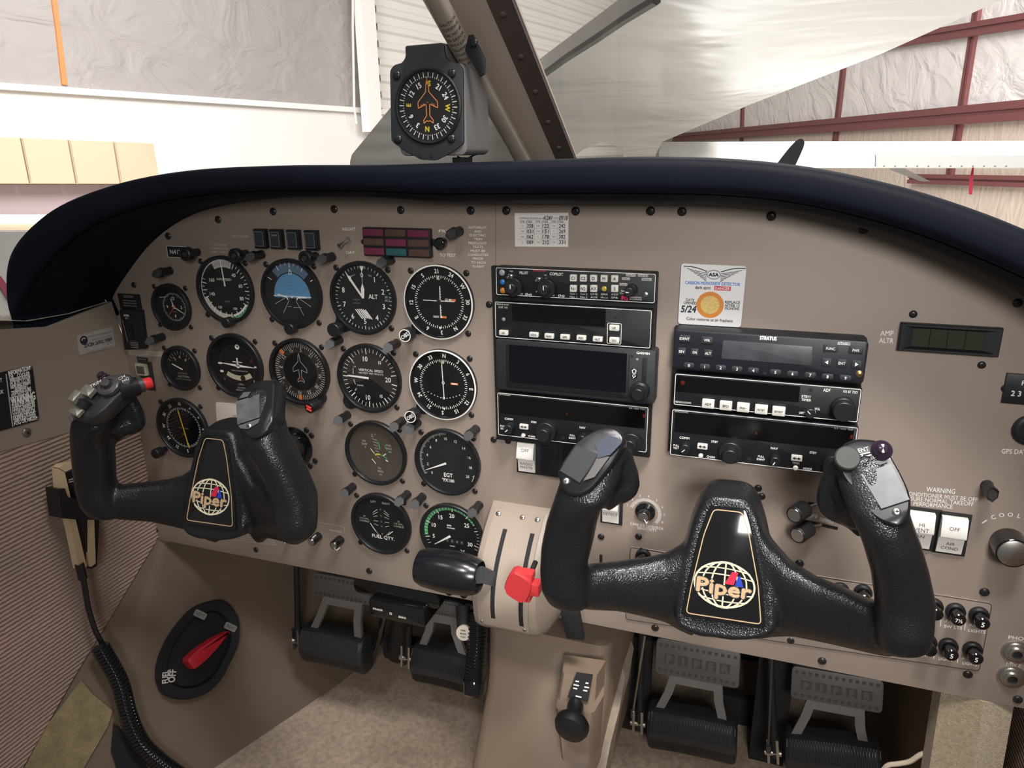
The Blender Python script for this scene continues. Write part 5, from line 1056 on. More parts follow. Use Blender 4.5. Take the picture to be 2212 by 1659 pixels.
# fuel selector
FC = kp(423, 1403); KX = Vector((0, 0, -1)).cross(KN).cross(KN) * -1
upv = (A1 - A2).normalized(); RK = basis(KN, up=upv)
t = thing('fuel_selector', 'round black fuel selector with a red lever on the left footwell panel', 'valve', tuple(FC + KN * 1), R=RK)
def kl(x, y): q = kp(x, y) - FC; e = RK.transposed() @ q; return e.x, e.y
pts = [kl(*q) for q in ((455, 1297), (410, 1315), (370, 1360), (345, 1405), (334, 1445), (336, 1475), (350, 1500), (385, 1511), (430, 1502), (465, 1475), (490, 1430), (508, 1390), (510, 1345), (495, 1315), (478, 1300))]
pr = cr_spline([(a, c, 0) for a, c in pts], 3, True); oo = [(p.x, p.y) for p in pr]
b = MB(BLK); b.rings([[(x, y, 0) for x, y in oo], [(x, y, 9) for x, y in oo], [(x * .97, y * .97, 11) for x, y in oo], [(x * .78, y * .78, 10) for x, y in oo], [(x * .74, y * .74, 3) for x, y in oo]], BLK); b.build('cover', t)
b = MB(RED); s0, s1 = kl(404, 1428), kl(482, 1362); d = Vector((s1[0] - s0[0], s1[1] - s0[1])); n = Vector((-d.y, d.x)).normalized(); d0 = Vector(s0)
ot = [d0 - n * 9 - d * .12, d0 - n * 10 + d * .2, d0 - n * 7 + d * .6, d0 + d * 1.0, d0 + n * 7 + d * .6, d0 + n * 10 + d * .2, d0 + n * 9 - d * .12]
b.prism(rpoly([tuple(p) for p in ot], 5), 6, 26, mat('deep_red_plastic', (.50, .02, .035), .35), 3); b.build('lever', t)
b = MB(WHTD)
for s, l, r, h in (('FUEL', (349, 1475), (350, 1448), 8), ('OFF', (362, 1473), (366, 1446), 9)): a, c = kl(*l), kl(*r); b.text(s, (a[0] + c[0]) / 2, (a[1] + c[1]) / 2, h, 11.2, WHTD, w=sqrt((c[0] - a[0]) ** 2 + (c[1] - a[1]) ** 2), rot=math.degrees(atan2(c[1] - a[1], c[0] - a[0])), bold=.03)
for c, s in (((425, 1328), 'LEFT'), ((490, 1355), 'RIGHT')): a = kl(*c); b.prism(rrect(18, 9, 2, a[0], a[1]), 10, 11.3, mat('grey_legend', (.22, .22, .20), .5)); b.text(s, a[0], a[1], 4, 11.4, INK, w=12)
b.build('markings', t)
# hand microphone on the fabric wall
MU = WU + 26
def mp(x, y, u=MU): return PX(x, y, u)
CRM = mat('cream_plastic', (.62, .48, .30), .4)
t = thing('hand_microphone', 'cream and black hand microphone hanging in a clip on the fabric wall', 'microphone')
def slab(pts, u0, u1, m, b):
    q0 = [PX(x, y, u0) for x, y in pts]; b.rings([q0, [p + Vector((u1 - u0, 0, 0)) for p in q0]], m)
b = MB(CRM); slab([(112, 1010), (126, 1018), (136, 1062), (174, 1222), (158, 1227), (140, 1140), (116, 1060)], MU - 8, MU + 2, CRM, b)
slab([(112, 1008), (122, 1001), (150, 996), (176, 999), (190, 1005), (190, 1013), (150, 1006), (128, 1017)], MU - 8, MU + 2, CRM, b); slab([(186, 1100), (192, 1100), (196, 1215), (186, 1222)], MU - 8, MU, CRM, b); b.build('shell', t)
b = MB(BLK); slab([(124, 1018), (150, 1007), (190, 1012), (194, 1100), (188, 1218), (175, 1224), (142, 1075)], MU - 22, MU - 6, BLK, b); b.build('body', t)
b = MB(WHTD)
for k in range(2):
    q = [mp(148 , 1036 + k * 5, MU - 5), mp(180, 1026 + k * 5, MU - 5), mp(180, 1028 + k * 5, MU - 5), mp(148, 1038.4 + k * 5, MU - 5)]; b.poly(q)
b.build('name_strip', t)
t = thing('microphone_clip', 'black plastic clip holding the hand microphone to the wall', 'clip')
b = MB(BLK); slab([(98, 1052), (112, 1050), (118, 1068), (146, 1076), (150, 1118), (106, 1114)], MU - 14, MU + 6, BLK, b); slab([(146, 1076), (200, 1060), (206, 1110), (190, 1118), (150, 1118)], MU - 14, MU + 4, BLK, b); b.build('clip_body', t)
def coil(path, r, wire, turns, m, b):
    pts = cr_spline(path, 10); L_ = [0]
    for i in range(1, len(pts)): L_.append(L_[-1] + (pts[i] - pts[i - 1]).length)
    N = turns * 12; out = []; x = Vector((1, 0, 0))
    for k in range(N + 1):
        s = L_[-1] * k / N; i = 0
        while i < len(pts) - 2 and L_[i + 1] < s: i += 1
        f = (s - L_[i]) / max(1e-6, L_[i + 1] - L_[i]); c = pts[i].lerp(pts[i + 1], f); tg = (pts[i + 1] - pts[i]).normalized()
        x = (x - tg * x.dot(tg)).normalized(); y = tg.cross(x); a = 2 * pi * k / 12; out.append(c + (x * cos(a) + y * sin(a)) * r)
    b.tube(out, wire, m, 8)
t = thing('coiled_cord', 'black coiled microphone cord trailing down to the floor', 'cord')
b = MB(BLK); b.tube(cr_spline([mp(171, 1218), mp(180, 1250), mp(190, 1310), mp(205, 1360), mp(222, 1392)], 5), 3.2, BLK, 8); b.tube([mp(171, 1218), mp(179, 1250)], 5, BLK, 8); b.build('straight_lead', t)
b = MB(BLK); c0 = mp(215, 1395); coil([c0, kp(240, 1470) + KN * 30, kp(262, 1540) + KN * 24, kp(290, 1600) + KN * 22, kp(330, 1640) + KN * 20, kp(385, 1680) + KN * 20], 8.2, 3.1, 46, BLKG, b); b.build('coil', t)
# ================================================================== yokes
O_R = P(1565, 1258, 142)
def Y(px, py, dz): return P(px, py, 142 + dz) - O_R
def tilt(y): return -3 - .33 * y
def ell_rings(secs, n=20):
    """sections: (pA, pB, depth half) ; pA and pB are the two silhouette points, ring lies across them"""
    R = []
    for a, c, dh, e in secs:
        ctr = (a + c) / 2; h = (a - c) / 2; dn = e.normalized() * dh
        R.append([ctr + h * (abs(cos(t)) ** .85 * (1 if cos(t) > 0 else -1)) + dn * (abs(sin(t)) ** .85 * (1 if sin(t) > 0 else -1)) for t in [2 * pi * i / n for i in range(n)]])
    return R
def yoke_body_mesh():
    b = MB(LEA); Zv = Vector((0, 0, 1))
    # hub
    def trap(k, top, bot, yt, yb, dz, r):
        q = [(-bot, yb), (bot * 1.06, yb - 2), (top, yt - 1), (-top * 1.12, yt)]
        return [Vector((x, y, tilt(y) + dz)) for x, y in rpoly([(x * k, y) for x, y in q], r, 5)]
    f0 = [Y(*q, 0) for q in ((1470, 1345), (1662, 1368), (1640, 1180), (1620, 1085), (1528, 1078), (1490, 1190))]
    def hub(out, dz, grow, back):
        o = []
        for x, y in rpoly(inset(out, -grow), 12, 4): o.append(Vector((x, y, tilt(y) * (1 if not back else .75) + dz)))
        return o
    def yy(px, py):
        p = Y(px, py, 0)
        for _ in range(4): p = Y(px, py, tilt(p.y))
        return p.x, p.y
    fr = [yy(*q) for q in ((1462, 1345), (1500, 1366), (1600, 1378), (1672, 1368), (1668, 1290), (1640, 1140), (1618, 1085), (1530, 1076), (1505, 1120), (1480, 1215))]
    R = [hub(fr, 2, -4, 0), hub(fr, 3.5, -1, 0), hub(fr, 1, 2.5, 0), hub(fr, -8, 4, 0), hub(fr, -24, 5, 1), hub(fr, -40, 3, 1), hub(fr, -56, -6, 1), hub(fr, -62, -14, 1)]
    b.rings(R)
    up = Vector((0, 1, 0))
    def arm(secs): b.rings(ell_rings([(Y(*a, dz), Y(*c, dz), dh, Vector((0, .15, 1))) for a, c, dz, dh in secs]))
    arm([((1500, 1150), (1500, 1372), -24, 22), ((1475, 1172), (1470, 1358), -20, 21), ((1440, 1194), (1440, 1340), -15, 19), ((1395, 1206), (1395, 1328), -8, 18), ((1340, 1213), (1340, 1316), 0, 18), ((1285, 1220), (1280, 1312), 10, 19), ((1240, 1226), (1232, 1306), 18, 19), ((1215, 1235), (1210, 1296), 22, 14)])
    arm([((1640, 1120), (1640, 1378), -28, 22), ((1670, 1168), (1670, 1372), -22, 21), ((1710, 1214), (1710, 1370), -15, 20), ((1765, 1248), (1765, 1380), -6, 19), ((1825, 1272), (1822, 1392), 3, 19), ((1880, 1298), (1868, 1402), 13, 19), ((1930, 1310), (1912, 1410), 20, 20), ((1965, 1330), (1950, 1405), 24, 16)])
    def grip(secs): b.rings(ell_rings([(Y(*a, dz), Y(*c, dz), dh, Vector((0, -.1, 1))) for a, c, dz, dh in secs]))
    grip([((1205, 1300), (1262, 1312), 24, 9), ((1184, 1285), (1275, 1303), 25, 16), ((1172, 1260), (1272, 1270), 26, 19), ((1169, 1220), (1268, 1222), 26, 19), ((1172, 1170), (1281, 1172), 26, 19), ((1183, 1118), (1290, 1128), 27, 19), ((1196, 1080), (1300, 1098), 29, 19),
          ((1208, 1045), (1325, 1072), 28, 20), ((1218, 1010), (1340, 1035), 22, 19), ((1240, 970), (1350, 985), 14, 16), ((1275, 940), (1350, 948), 8, 10)])
    grip([((1905, 1400), (1980, 1408), 32, 8), ((1890, 1382), (2010, 1394), 32, 16), ((1888, 1345), (2019, 1360), 31, 19), ((1888, 1289), (2022, 1300), 27, 20), ((1879, 1227), (2008, 1235), 28, 20), ((1861, 1166), (1990, 1175), 30, 20), ((1845, 1125), (1972, 1128), 30, 20),
          ((1822, 1085), (1958, 1080), 26, 20), ((1808, 1040), (1938, 1030), 18, 18), ((1806, 1000), (1920, 985), 10, 15), ((1825, 970), (1900, 958), 3, 10)])
    # thumb rests
    def leaf(pts, dz, tk, tw=(0, 0)):
        q = [Y(x, y, dz) for x, y in pts]; c = sum(q, Vector()) / len(q)
        q = cr_spline(q, 3, True)
        def ring(k, z): return [c + (p - c) * k + Vector((0, 0, z + tw[0] * (p - c).x + tw[1] * (p - c).y)) for p in q]
        b.rings([ring(.82, -tk * 1.0), ring(.95, -tk * .7), ring(1.0, 0), ring(.95, tk * .7), ring(.82, tk)])
    leaf([(1290, 1000), (1352, 962), (1372, 1002), (1381, 1040), (1376, 1070), (1352, 1088), (1312, 1093), (1275, 1108), (1250, 1060)], 6, 6, (-.15, .05))
    leaf([(1850, 1010), (1800, 985), (1782, 1012), (1764, 1058), (1766, 1100), (1790, 1124), (1830, 1138), (1860, 1158), (1885, 1090)], 6, 6, (.15, .05))
    def web(a, c, ra, rb): b.tube([a, a.lerp(c, .5), c], [ra, (ra + rb) / 2 + 1, rb], None, 16)
    web(Y(1282, 1000, 20), Y(1318, 972, 2), 17, 15); web(Y(1288, 1045, 20), Y(1338, 1010, 4), 15, 10); web(Y(1300, 1080, 16), Y(1345, 1055, 5), 11, 7)
    web(Y(1880, 1030, 16), Y(1838, 1005, 2), 17, 14); web(Y(1862, 1085, 18), Y(1808, 1050, 4), 14, 9); web(Y(1860, 1120, 16), Y(1805, 1095, 5), 10, 7)
    m0 = b.mesh('yoke_raw'); o = bpy.data.objects.new('yoke_raw', m0); C.objects.link(o)
    r = o.modifiers.new('r', 'REMESH'); r.mode = 'VOXEL'; r.voxel_size = .0021; r.use_smooth_shade = True
    s = o.modifiers.new('s', 'SMOOTH'); s.factor = .6; s.iterations = 7
    me = bpy.data.meshes.new_from_object(o.evaluated_get(bpy.context.evaluated_depsgraph_get())); bpy.data.objects.remove(o)
    me.name = 'yoke_body'; me.materials.clear(); me.materials.append(LEA)
    me.polygons.foreach_set('use_smooth', [True] * len(me.polygons)); return me, yy
YM, yy = yoke_body_mesh()
def piper_globe(b, cx, cy, rx, ry, z, m, m2):
    """globe grid emblem with flag and lettering on a plane, z(y) follows the plate"""
    g = lambda x, y: (cx + x, cy + y)
    b.frame([g(rx * cos(2 * pi * i / 40), ry * sin(2 * pi * i / 40)) for i in range(40)], rx * .06, z, z + .35, m)
    for k in (-.72, -.42, 0, .42, .72):
        b.pline([g(k * rx * cos(a), ry * sin(a)) for a in [-pi / 2 + pi * i / 12 for i in range(13)]], rx * .05, z + .3, m)
    for y in (-.62, -.3, .34, .62):
        w = rx * sqrt(1 - y * y); b.pline([g(w * t_, ry * (y + .10 * (1 - t_ * t_) * (1 if y > 0 else -1))) for t_ in [-1 + 2 * i / 8 for i in range(9)]], ry * .05, z + .3, m)
    b.flat([g(rx * .0, ry * .05), g(rx * .30, ry * .05), g(rx * .42, ry * .62), g(rx * .22, ry * .62)], z + .5, mat('emblem_red', (.55, .02, .06), .3))
    b.flat([g(rx * .34, ry * .02), g(rx * .62, ry * .02), g(rx * .48, ry * .5), g(rx * .42, ry * .45)], z + .5, mat('emblem_blue', (.02, .05, .42), .3))
    b.text('Piper', cx, cy - ry * .12, ry * .62, z + .9, m2, w=rx * 1.75, bold=.035); b.text('Piper', cx + .2, cy - ry * .12 - .2, ry * .62, z + .6, INK, w=rx * 1.78, bold=.085)
def pod_basis(front, top): z = front.normalized(); return basis(z, top)
def make_yoke(label, origin, left_style):
    t = thing('control_yoke', label, 'control yoke', tuple(origin), 'ram horn control yokes with leather grips')
    o = bpy.data.objects.new('grip_body', YM); C.objects.link(o); o.parent = t
    # emblem plate, lies on the sloping hub face
    sl = atan2(.33, 1); RT = Matrix.Rotation(-sl, 4, 'X')
    def tp(px, py): x, y = yy(px, py); return x, y / cos(sl)
    ctr = Vector((0, 0, tilt(0)))
    bz = MB(BLKG); bz.T = Matrix.Translation(ctr) @ RT
    oo = [tp(*q) for q in ((1472, 1328), (1655, 1356), (1648, 1260), (1628, 1150), (1612, 1096), (1536, 1088), (1512, 1150), (1485, 1260))]
    bz.prism(rpoly(oo, 5), 0, 5.2, BLKG, .8); bz.build('emblem_plate', t)
    gl = MB(GOLD); gl.T = bz.T; gl.frame(rpoly(inset(oo, 3.2), 4), .8, 5.1, 5.5, GOLD); gl.build('gold_outline', t)
    em = MB(GOLD); em.T = bz.T; x, y = tp(1565, 1260); piper_globe(em, x, y, 24, 18.5, 5.3, mat('emblem_cream', (.72, .66, .48), .35), GOLD); em.build('emblem', t)
    # column to the panel
    cb = MB(BLK); cb.tube([(0, 8, -30), (0, 6, -60), (0, -1, -origin[2] + 6)], [15, 13.5, 13], CHR if 0 else STL, 24); cb.build('column', t)
    cb = MB(BLKG); cb.T = Matrix.Translation((0, -1, -origin[2])); cb.lathe([(25, 0), (25, 2), (19, 3), (19, 26), (17.5, 28), (13.2, 28)], BLKG, 32, True, False); cb.build('ferrule', t)
    for a in (40, 140, 220, 320): screw(t, 30 * sin(radians(a)), -1 + 30 * cos(radians(a)), 3.6, z=-origin[2])
    # pods. each is a sloped capsule: outline on a plane facing up toward the pilot
    def pod(outline, dzf, name='switch_pod', thick=17):
        q = [Y(x, y, dzf(y)) for x, y in outline]; q = cr_spline(q, 3, True)
        nrm = Vector((0, .55, .84)); b = MB(BLKG if 0 else mat('pod_black', (.013, .013, .015), .28)); c = sum(q, Vector()) / len(q)
        b.rings([[c + (p - c) * k + nrm * z for p in q] for k, z in ((.9, -thick), (1.0, -thick + 3), (1.02, -2), (.99, 0), (.93, 1.2))]); b.build(name, t); return nrm
    def plate(pts, dzf, h, m, name, par=None, th=1.2):
        q = [Y(x, y, dzf(y)) for x, y in pts]; nrm = Vector((0, .55, .84)); b = MB(m); b.rings([[p + nrm * (h - th) for p in q], [p + nrm * h for p in q]], m); return b.build(name, t)
    def pscrew(x, y, dz, m=STL, h=1.4, r=2.8):
        s_ = bpy.data.objects.new('screw', screw_mb(r, m).mesh('screw')); C.objects.link(s_); s_.parent = t; nrm = Vector((0, .55, .84)); p = Y(x, y, dz) + nrm * h
        s_.matrix_basis = Matrix.Translation(p * S) @ basis(nrm).to_4x4()
    def L3(px, py, dz): return P(px, py, origin[2] + dz) - Vector(origin)
    def podL(outline, dzf, name='switch_pod', thick=17):
        q = cr_spline([L3(x, y, dzf(y)) for x, y in outline], 3, True)
        nrm = Vector((0, .4, .92)); b = MB(mat('pod_black', (.013, .013, .015), .28)); c = sum(q, Vector()) / len(q)
        b.rings([[c + (p - c) * k + nrm * z for p in q] for k, z in ((.9, -thick), (1.0, -thick + 3), (1.02, -2), (.99, 0), (.93, 1.2))]); return b.build(name, t)
    if not left_style:
        fR = lambda y: 50 - (1137 - y) * .23
        pod([(1812, 985), (1822, 962), (1850, 950), (1890, 952), (1912, 965), (1928, 992), (1950, 1032), (1966, 1074), (1963, 1115), (1942, 1135), (1918, 1133), (1890, 1118), (1868, 1090), (1852, 1062), (1828, 1040), (1812, 1010)], fR)
        plate([(1858, 1026), (1923, 1003), (1963, 1080), (1902, 1100)], fR, 3.0, MGRY, 'grey_pad')
        plate([(1864, 1016), (1870, 1000), (1895, 996), (1916, 1000), (1862, 1018)], fR, 2.2, DGRY, 'pad_ramp')
        pscrew(1936, 1106, fR(1106), m=BRASS if 0 else STL)
        b = MB(DGRY); nrm = Vector((0, .55, .84)); b.T = Matrix.Translation(Y(1829, 992, fR(992)) + nrm * 0) @ basis(nrm).to_4x4(); b.lathe([(8.6, -4), (8.6, 5), (7.6, 6.2), (0, 6.2)], mat('rubber_button_grey', (.05, .053, .05), .55), 24); b.build('trigger_button', t)
        b = MB(BLKG); b.T = Matrix.Translation(Y(1903, 974, fR(974)) + nrm * 1) @ basis(nrm).to_4x4(); b.lathe([(7, -2), (7.2, 1.5), (5.6, 2.5), (5.9, 4), (4.4, 5.2), (3, 7.6), (0, 8.4)], mat('purple_black_cap', (.03, .018, .035), .15, coat=.5), 24); b.build('hat_switch', t)
        if 1:
            b = MB(WHT)
            for s, x, y in (('IDENT', 1858, 974), ('MIKE', 1877, 993)):
                vs, fs, xa, xb = textmesh(s, 0); k = 3.0 / .7; p0 = Y(x, y, fR(y)) + nrm * 2.1; ex = Vector((.93, .30, -.18)).normalized(); ey = nrm.cross(ex).normalized()
                b.add([p0 + ex * ((a - (xa + xb) / 2) * k * .9) + ey * ((c - .35) * k) for a, c in vs], fs, WHT)
            for x, y in ((1862, 982), (1872, 986)):
                p0 = Y(x, y, fR(y)) + nrm * 2.1; ex = Vector((.93, .30, -.18)).normalized(); ey = nrm.cross(ex).normalized()
                b.add([p0 + ex * a + ey * c for a, c in ((-5, 0), (-2.5, 1.4), (-2.5, .4), (5, .4), (5, -.4), (-2.5, -.4), (-2.5, -1.4))], [(0, 1, 2, 3, 4, 5, 6)], WHT)
            b.build('button_lettering', t)
    else:
        fq = lambda y: 50 - (947 - y) * .33
        podL([(513, 861), (522, 845), (540, 832), (556, 824), (580, 822), (594, 828), (592, 870), (588, 912), (566, 940), (545, 947), (524, 932), (513, 900)], fq, thick=20)
        nr = Vector((0, .4, .92))
        for pts, h, m, nm in (([(515, 868), (565, 852), (565, 902), (518, 918)], 3.4, MGRY, 'grey_pad'), ([(520, 862), (530, 848), (552, 846), (563, 851)], 2.6, mat('facet_grey', (.10, .11, .115), .3), 'pad_ramp'), ([(519, 920), (565, 904), (560, 915), (540, 927), (524, 926)], 2.6, mat('facet_grey', (.10, .11, .115), .3), 'pad_foot')):
            q = [L3(x, y, fq(y)) for x, y in pts]; b = MB(m); b.rings([[p + nr * (h - 1.2) for p in q], [p + nr * h for p in q]], m); b.build(nm, t)
        s_ = bpy.data.objects.new('screw', screw_mb(2.6, STL).mesh('screw')); C.objects.link(s_); s_.parent = t
        s_.matrix_basis = Matrix.Translation((L3(541, 921, fq(921)) + nr * 2.2) * S) @ basis(nr).to_4x4()
    fL = lambda y: 48 - (1070 - y) * .22
    if not left_style:
        pod([(1209, 1035), (1208, 1015), (1225, 985), (1247, 955), (1275, 935), (1305, 923), (1332, 926), (1347, 942), (1346, 962), (1325, 1000), (1300, 1032), (1272, 1062), (1240, 1071), (1216, 1058)], fL)
        plate([(1211, 1018), (1247, 964), (1294, 982), (1254, 1044)], fL, 3, MGRY if 0 else mat('dark_grey_pad', (.03, .036, .036), .3), 'grey_pad')
        plate([(1288, 962), (1312, 942), (1336, 948), (1344, 960), (1320, 985), (1291, 992), (1294, 982)], fL, 4.6, mat('blue_grey_pad', (.06, .07, .10), .22), 'blue_grey_pad')
        plate([(1297, 986), (1318, 988), (1286, 1032), (1262, 1040)], fL, 3.4, mat('satin_grey_pad', (.12, .115, .11), .25), 'side_facet'); pscrew(1224, 1040, fL(1040), BRASS if 0 else STL)
    else:
        # trim switches, hat switch and red disconnect button
        n2 = Vector((.15, .75, .64)).normalized()
        q = [L3(x, y, dz) for x, y, dz in ((172, 905, 52), (160, 893, 55), (180, 868, 48), (198, 838, 38), (228, 818, 26), (262, 808, 18), (284, 815, 14), (278, 838, 20), (255, 858, 32), (225, 888, 44), (196, 906, 52))]
        q = cr_spline(q, 2, True); c = sum(q, Vector()) / len(q); b = MB(mat('pod_dark_grey', (.03, .03, .032), .38))
        b.rings([[c + (p - c) * k + n2 * z for p in q] for k, z in ((.95, -16), (1.03, -10), (1.03, -1), (.97, 1), (.9, 1.6))]); b.build('switch_pod', t)
        def bxp(px, py, dz, sx, sy, sz, m, name, h=0, rt=0, ch=.8):
            b = MB(m); b.T = Matrix.Translation(L3(px, py, dz) + n2 * h) @ basis(n2, Vector((0, .6, -.8))).to_4x4() @ Matrix.Rotation(radians(rt), 4, 'Z'); b.prism(rrect(sx, sy, 1), 0, sz, m, ch); return b.build(name, t)
        MET = mat('worn_metal', (.42, .40, .36), .35, metal=.7)
        bxp(195, 849, 42, 13, 10, 5, MET, 'trim_rocker', 1, -12); bxp(170, 863, 50, 8, 12, 10, MET, 'trim_rocker', -2, -10); bxp(168, 890, 54, 13, 9, 4, MET, 'trim_rocker', 0, -14)
        b = MB(BLKM); b.tube([L3(178, 878, 50), L3(186, 864, 47)], 7, BLKM, 12); b.build('trim_guard', t)
        b = MB(DGRY); b.T = Matrix.Translation(L3(235, 834, 32)) @ basis(n2).to_4x4(); b.lathe([(11, -2), (11, 2), (9, 3.5), (6.4, 3.5), (6, 2.2), (4.6, 2.2), (4.4, 7), (3.4, 8), (0, 8.2)], mat('hat_grey', (.07, .065, .07), .3), 24); b.build('hat_switch', t)
        b = MB(BLKG); b.T = Matrix.Translation(L3(230, 822, 26)) @ basis(Vector((-.35, .85, .4))).to_4x4(); b.lathe([(6, -4), (6, 3), (4.2, 4), (5, 5.5), (3.8, 7), (4.2, 8.5), (2.6, 10), (0, 10.5)], mat('purple_black_cap', (.03, .018, .035), .15, coat=.5), 20); b.build('push_switch', t)
        b = MB(WHT)
        for s, x, y, dz, h in (('TRIM', 209, 832, 38, 3.6), ('UP', 226, 822, 30, 3.4), ('PITCH', 258, 822, 22, 3.6), ('SYNC', 268, 826, 20, 3.4)):
            vs, fs, xa, xb = textmesh(s, 0); k = h / .7; p0 = L3(x, y, dz) + n2 * 2.3; ex = Vector((.55, .25, -.6)); ex = (ex - n2 * ex.dot(n2)).normalized(); ey = n2.cross(ex)
            b.add([p0 + ex * ((a - (xa + xb) / 2) * k) + ey * ((c - .35) * k) for a, c in vs], fs, WHT)
        b.build('button_lettering', t)
        a, c = L3(282, 838, 12), L3(308, 831, 2); d = (c - a).normalized()
        b = MB(BLK); b.tube([a - d * 12, a, a + d * 7], [13, 10.5, 9.5], BLK, 20); b.tube([a + d * 7, a + d * 12], 7.6, DGRY, 20); b.build('button_barrel', t)
        b = MB(RED); b.tube([a + d * 11, a + d * 19, a + d * 20.5], [6, 6, 5], mat('bright_red_button', (.75, .04, .05), .35), 20); b.build('red_button', t)
        b = MB(STL); p = L3(157, 903, 50); b.T = Matrix.Translation(p); b.lathe([(3, -3), (3, 2), (0, 3)], MET, 12); b.build('side_screw', t)
    return t
make_yoke('large black leather control yoke at the right with a cream globe emblem', tuple(O_R), False)
OLx = P(458, 1070, 142)
make_yoke('black leather control yoke at the left with a red push button on its horn', (O_R.x - 510.5, O_R.y, O_R.z), True)
# ================================================================== throttle quadrant
QM = mat('quadrant_beige', (.33, .27, .22), .42, bump=('noise', 1500, .15, .0004))
t = thing('throttle_quadrant', 'beige curved throttle quadrant casing with two dark slots', 'throttle quadrant')
prf = [(-219, 2), (-224, 9), (-238, 30), (-254, 48), (-268, 60), (-284, 69), (-302, 73), (-318, 72), (-330, 69)]
def qx(v): f = (v + 219) / -111; return 58 + 2 * f, 118 + 3 * f
b = MB(QM); R = []
for v, w in prf:
    x0, x1 = qx(v); R.append([(x0 - 5, v, -6), (x0 - 5, v, w - 8), (x0 - 2.5, v, w - 2.5), (x0 + 3, v, w - .6), (x1 - 2, v, w - .6), (x1 + 6, v, w - 3), (x1 + 14, v, w - 16), (x1 + 24, v, -6)])
x0, x1 = qx(-330)
for v_, w_, e_ in ((-338, 62, 0), (-346, 40, 3), (-354, 10, 8)): R.append([(x0 - 4 + e_, v_, -14), (x0 - 4 + e_, v_, w_ - 8), (x0 - 1 + e_, v_, w_ - 2), (x0 + 3 + e_, v_, w_), (x1 - 2, v_, w_), (x1 + 5 - e_, v_, w_ - 3), (x1 + 12 - e_, v_, w_ - 12), (x1 + 20 - e_, v_, -14)])
b.rings(R); b.build('casing', t)
fp = cr_spline([Vector((0, v, w)) for v, w in prf[1:]], 4)
def fpt(v):
    for a, c in zip(fp, fp[1:]):
        if a.y >= v >= c.y: f = (v - a.y) / (c.y - a.y); return a.z + (c.z - a.z) * f
    return fp[-1].z
b = MB(mat('quadrant_plate', (.36, .295, .24), .38)); vs_ = [-224 - i * 5.2 for i in range(21)]
R = []
for v in vs_: x0, x1 = qx(v); w = fpt(v); R.append([(x0 + 4, v, w - 1), (x0 + 4, v, w + .9), (x1 - 1, v, w + .9), (x1 - 1, v, w - 1)])
b.rings(R); b.build('face_plate', t)
b = MB(BLKM)
for k, (v0, v1, fr_) in enumerate(((-236, -317, .35), (-236, -320, .86))):
    R = []
    n_ = 18
    for i in range(n_ + 1):
        v = v0 + (v1 - v0) * i / n_; x0, x1 = qx(v); xc = x0 + (x1 - x0) * fr_; w = fpt(v) + 1.1; R.append([(xc - 2.4, v, w), (xc + 2.4, v, w)])
    b.rings(R, BLKM, closed=False)
b.build('slots', t)
for fx_, v in ((.14, -227), (.60, -227), (.88, -227), (.12, -325), (.90, -325)):
    x0, x1 = qx(v); x = x0 + (x1 - x0) * fx_; s_ = screw_mb(3 if v > -300 else 2.2, STL).build('screw', t); s_.matrix_basis = Matrix.Translation(Vector((x, v, fpt(v) + .8)) * S) @ Matrix.Rotation(radians(-38 if v > -300 else 12), 4, 'X')
b = MB(GREYP)
for i, ch_ in enumerate('MIXTURE'): x0, x1 = qx(-240); v = -244 - i * 4.6; b.text(ch_, 0, 0, 2.6, 0, WHTD, rot=0); n_ = len(textmesh(ch_, 0)[0]); 
b.v = []; b.f = []; b.m = []
for i, ch_ in enumerate('MIXT'):
    v = -247 - i * 4.6; x0, x1 = qx(v); b.T = Matrix.Translation((x0 + (x1 - x0) * .6, v, fpt(v) + 1.2)); b.text(ch_, 0, 0, 3, 0, WHTD)
v = -246; x0, x1 = qx(v); b.T = Matrix.Translation((x0 + 12, v, fpt(v) + 1.2)); b.text('C', 0, 0, 3, 0, WHTD); b.build('lettering', t)
# throttle handle
c = P(968, 1234, 98); t = thing('throttle_lever', 'black barrel shaped throttle handle on a grey lever blade', 'handle', tuple(c))
b = MB(BLKG); b.T = Matrix.Rotation(radians(90), 4, 'Y') @ Matrix.Identity(4)
hl_ = 34; b.lathe([(0, -hl_), (12, -hl_), (17, -hl_ + 2.5), (19.5, -hl_ + 9), (21.4, -6), (21.6, 8), (20.4, 22), (18, 31), (16.6, hl_), (15.6, hl_ + .5), (14.6, hl_ - 1), (13.8, hl_ - 4), (0, hl_ - 5)], mat('handle_black', (.010, .010, .013), .22, coat=.2), 40); b.build('grip', t)
b = MB(mat('lever_blue_grey', (.07, .08, .095), .5)); a = P(1042, 1245, 92) - c; d = P(1066, 1248, 60) - c
x0, x1 = qx(-300); b.rings([[Vector((hl_ - 8, -9, -2)), Vector((hl_ - 8, 9, -2)), Vector((hl_ - 8, 9, 1)), Vector((hl_ - 8, -9, 1))], [Vector((a.x, -10, a.z - 2)), Vector((a.x, 8, a.z - 2)), Vector((a.x, 8, a.z + 1)), Vector((a.x, -10, a.z + 1))], [Vector((d.x + 1, d.y - 11, d.z)), Vector((d.x + 1, d.y + 7, d.z)), Vector((d.x + 4, d.y + 7, d.z)), Vector((d.x + 4, d.y - 11, d.z))]]); b.build('lever_blade', t)
b = MB(BLKM)
for x in (2, 18): b.T = Matrix.Translation((x, -21, 2)); b.lathe([(4, -3), (4, 3), (0, 4)], BLKM, 12)
b.build('grip_screws', t)
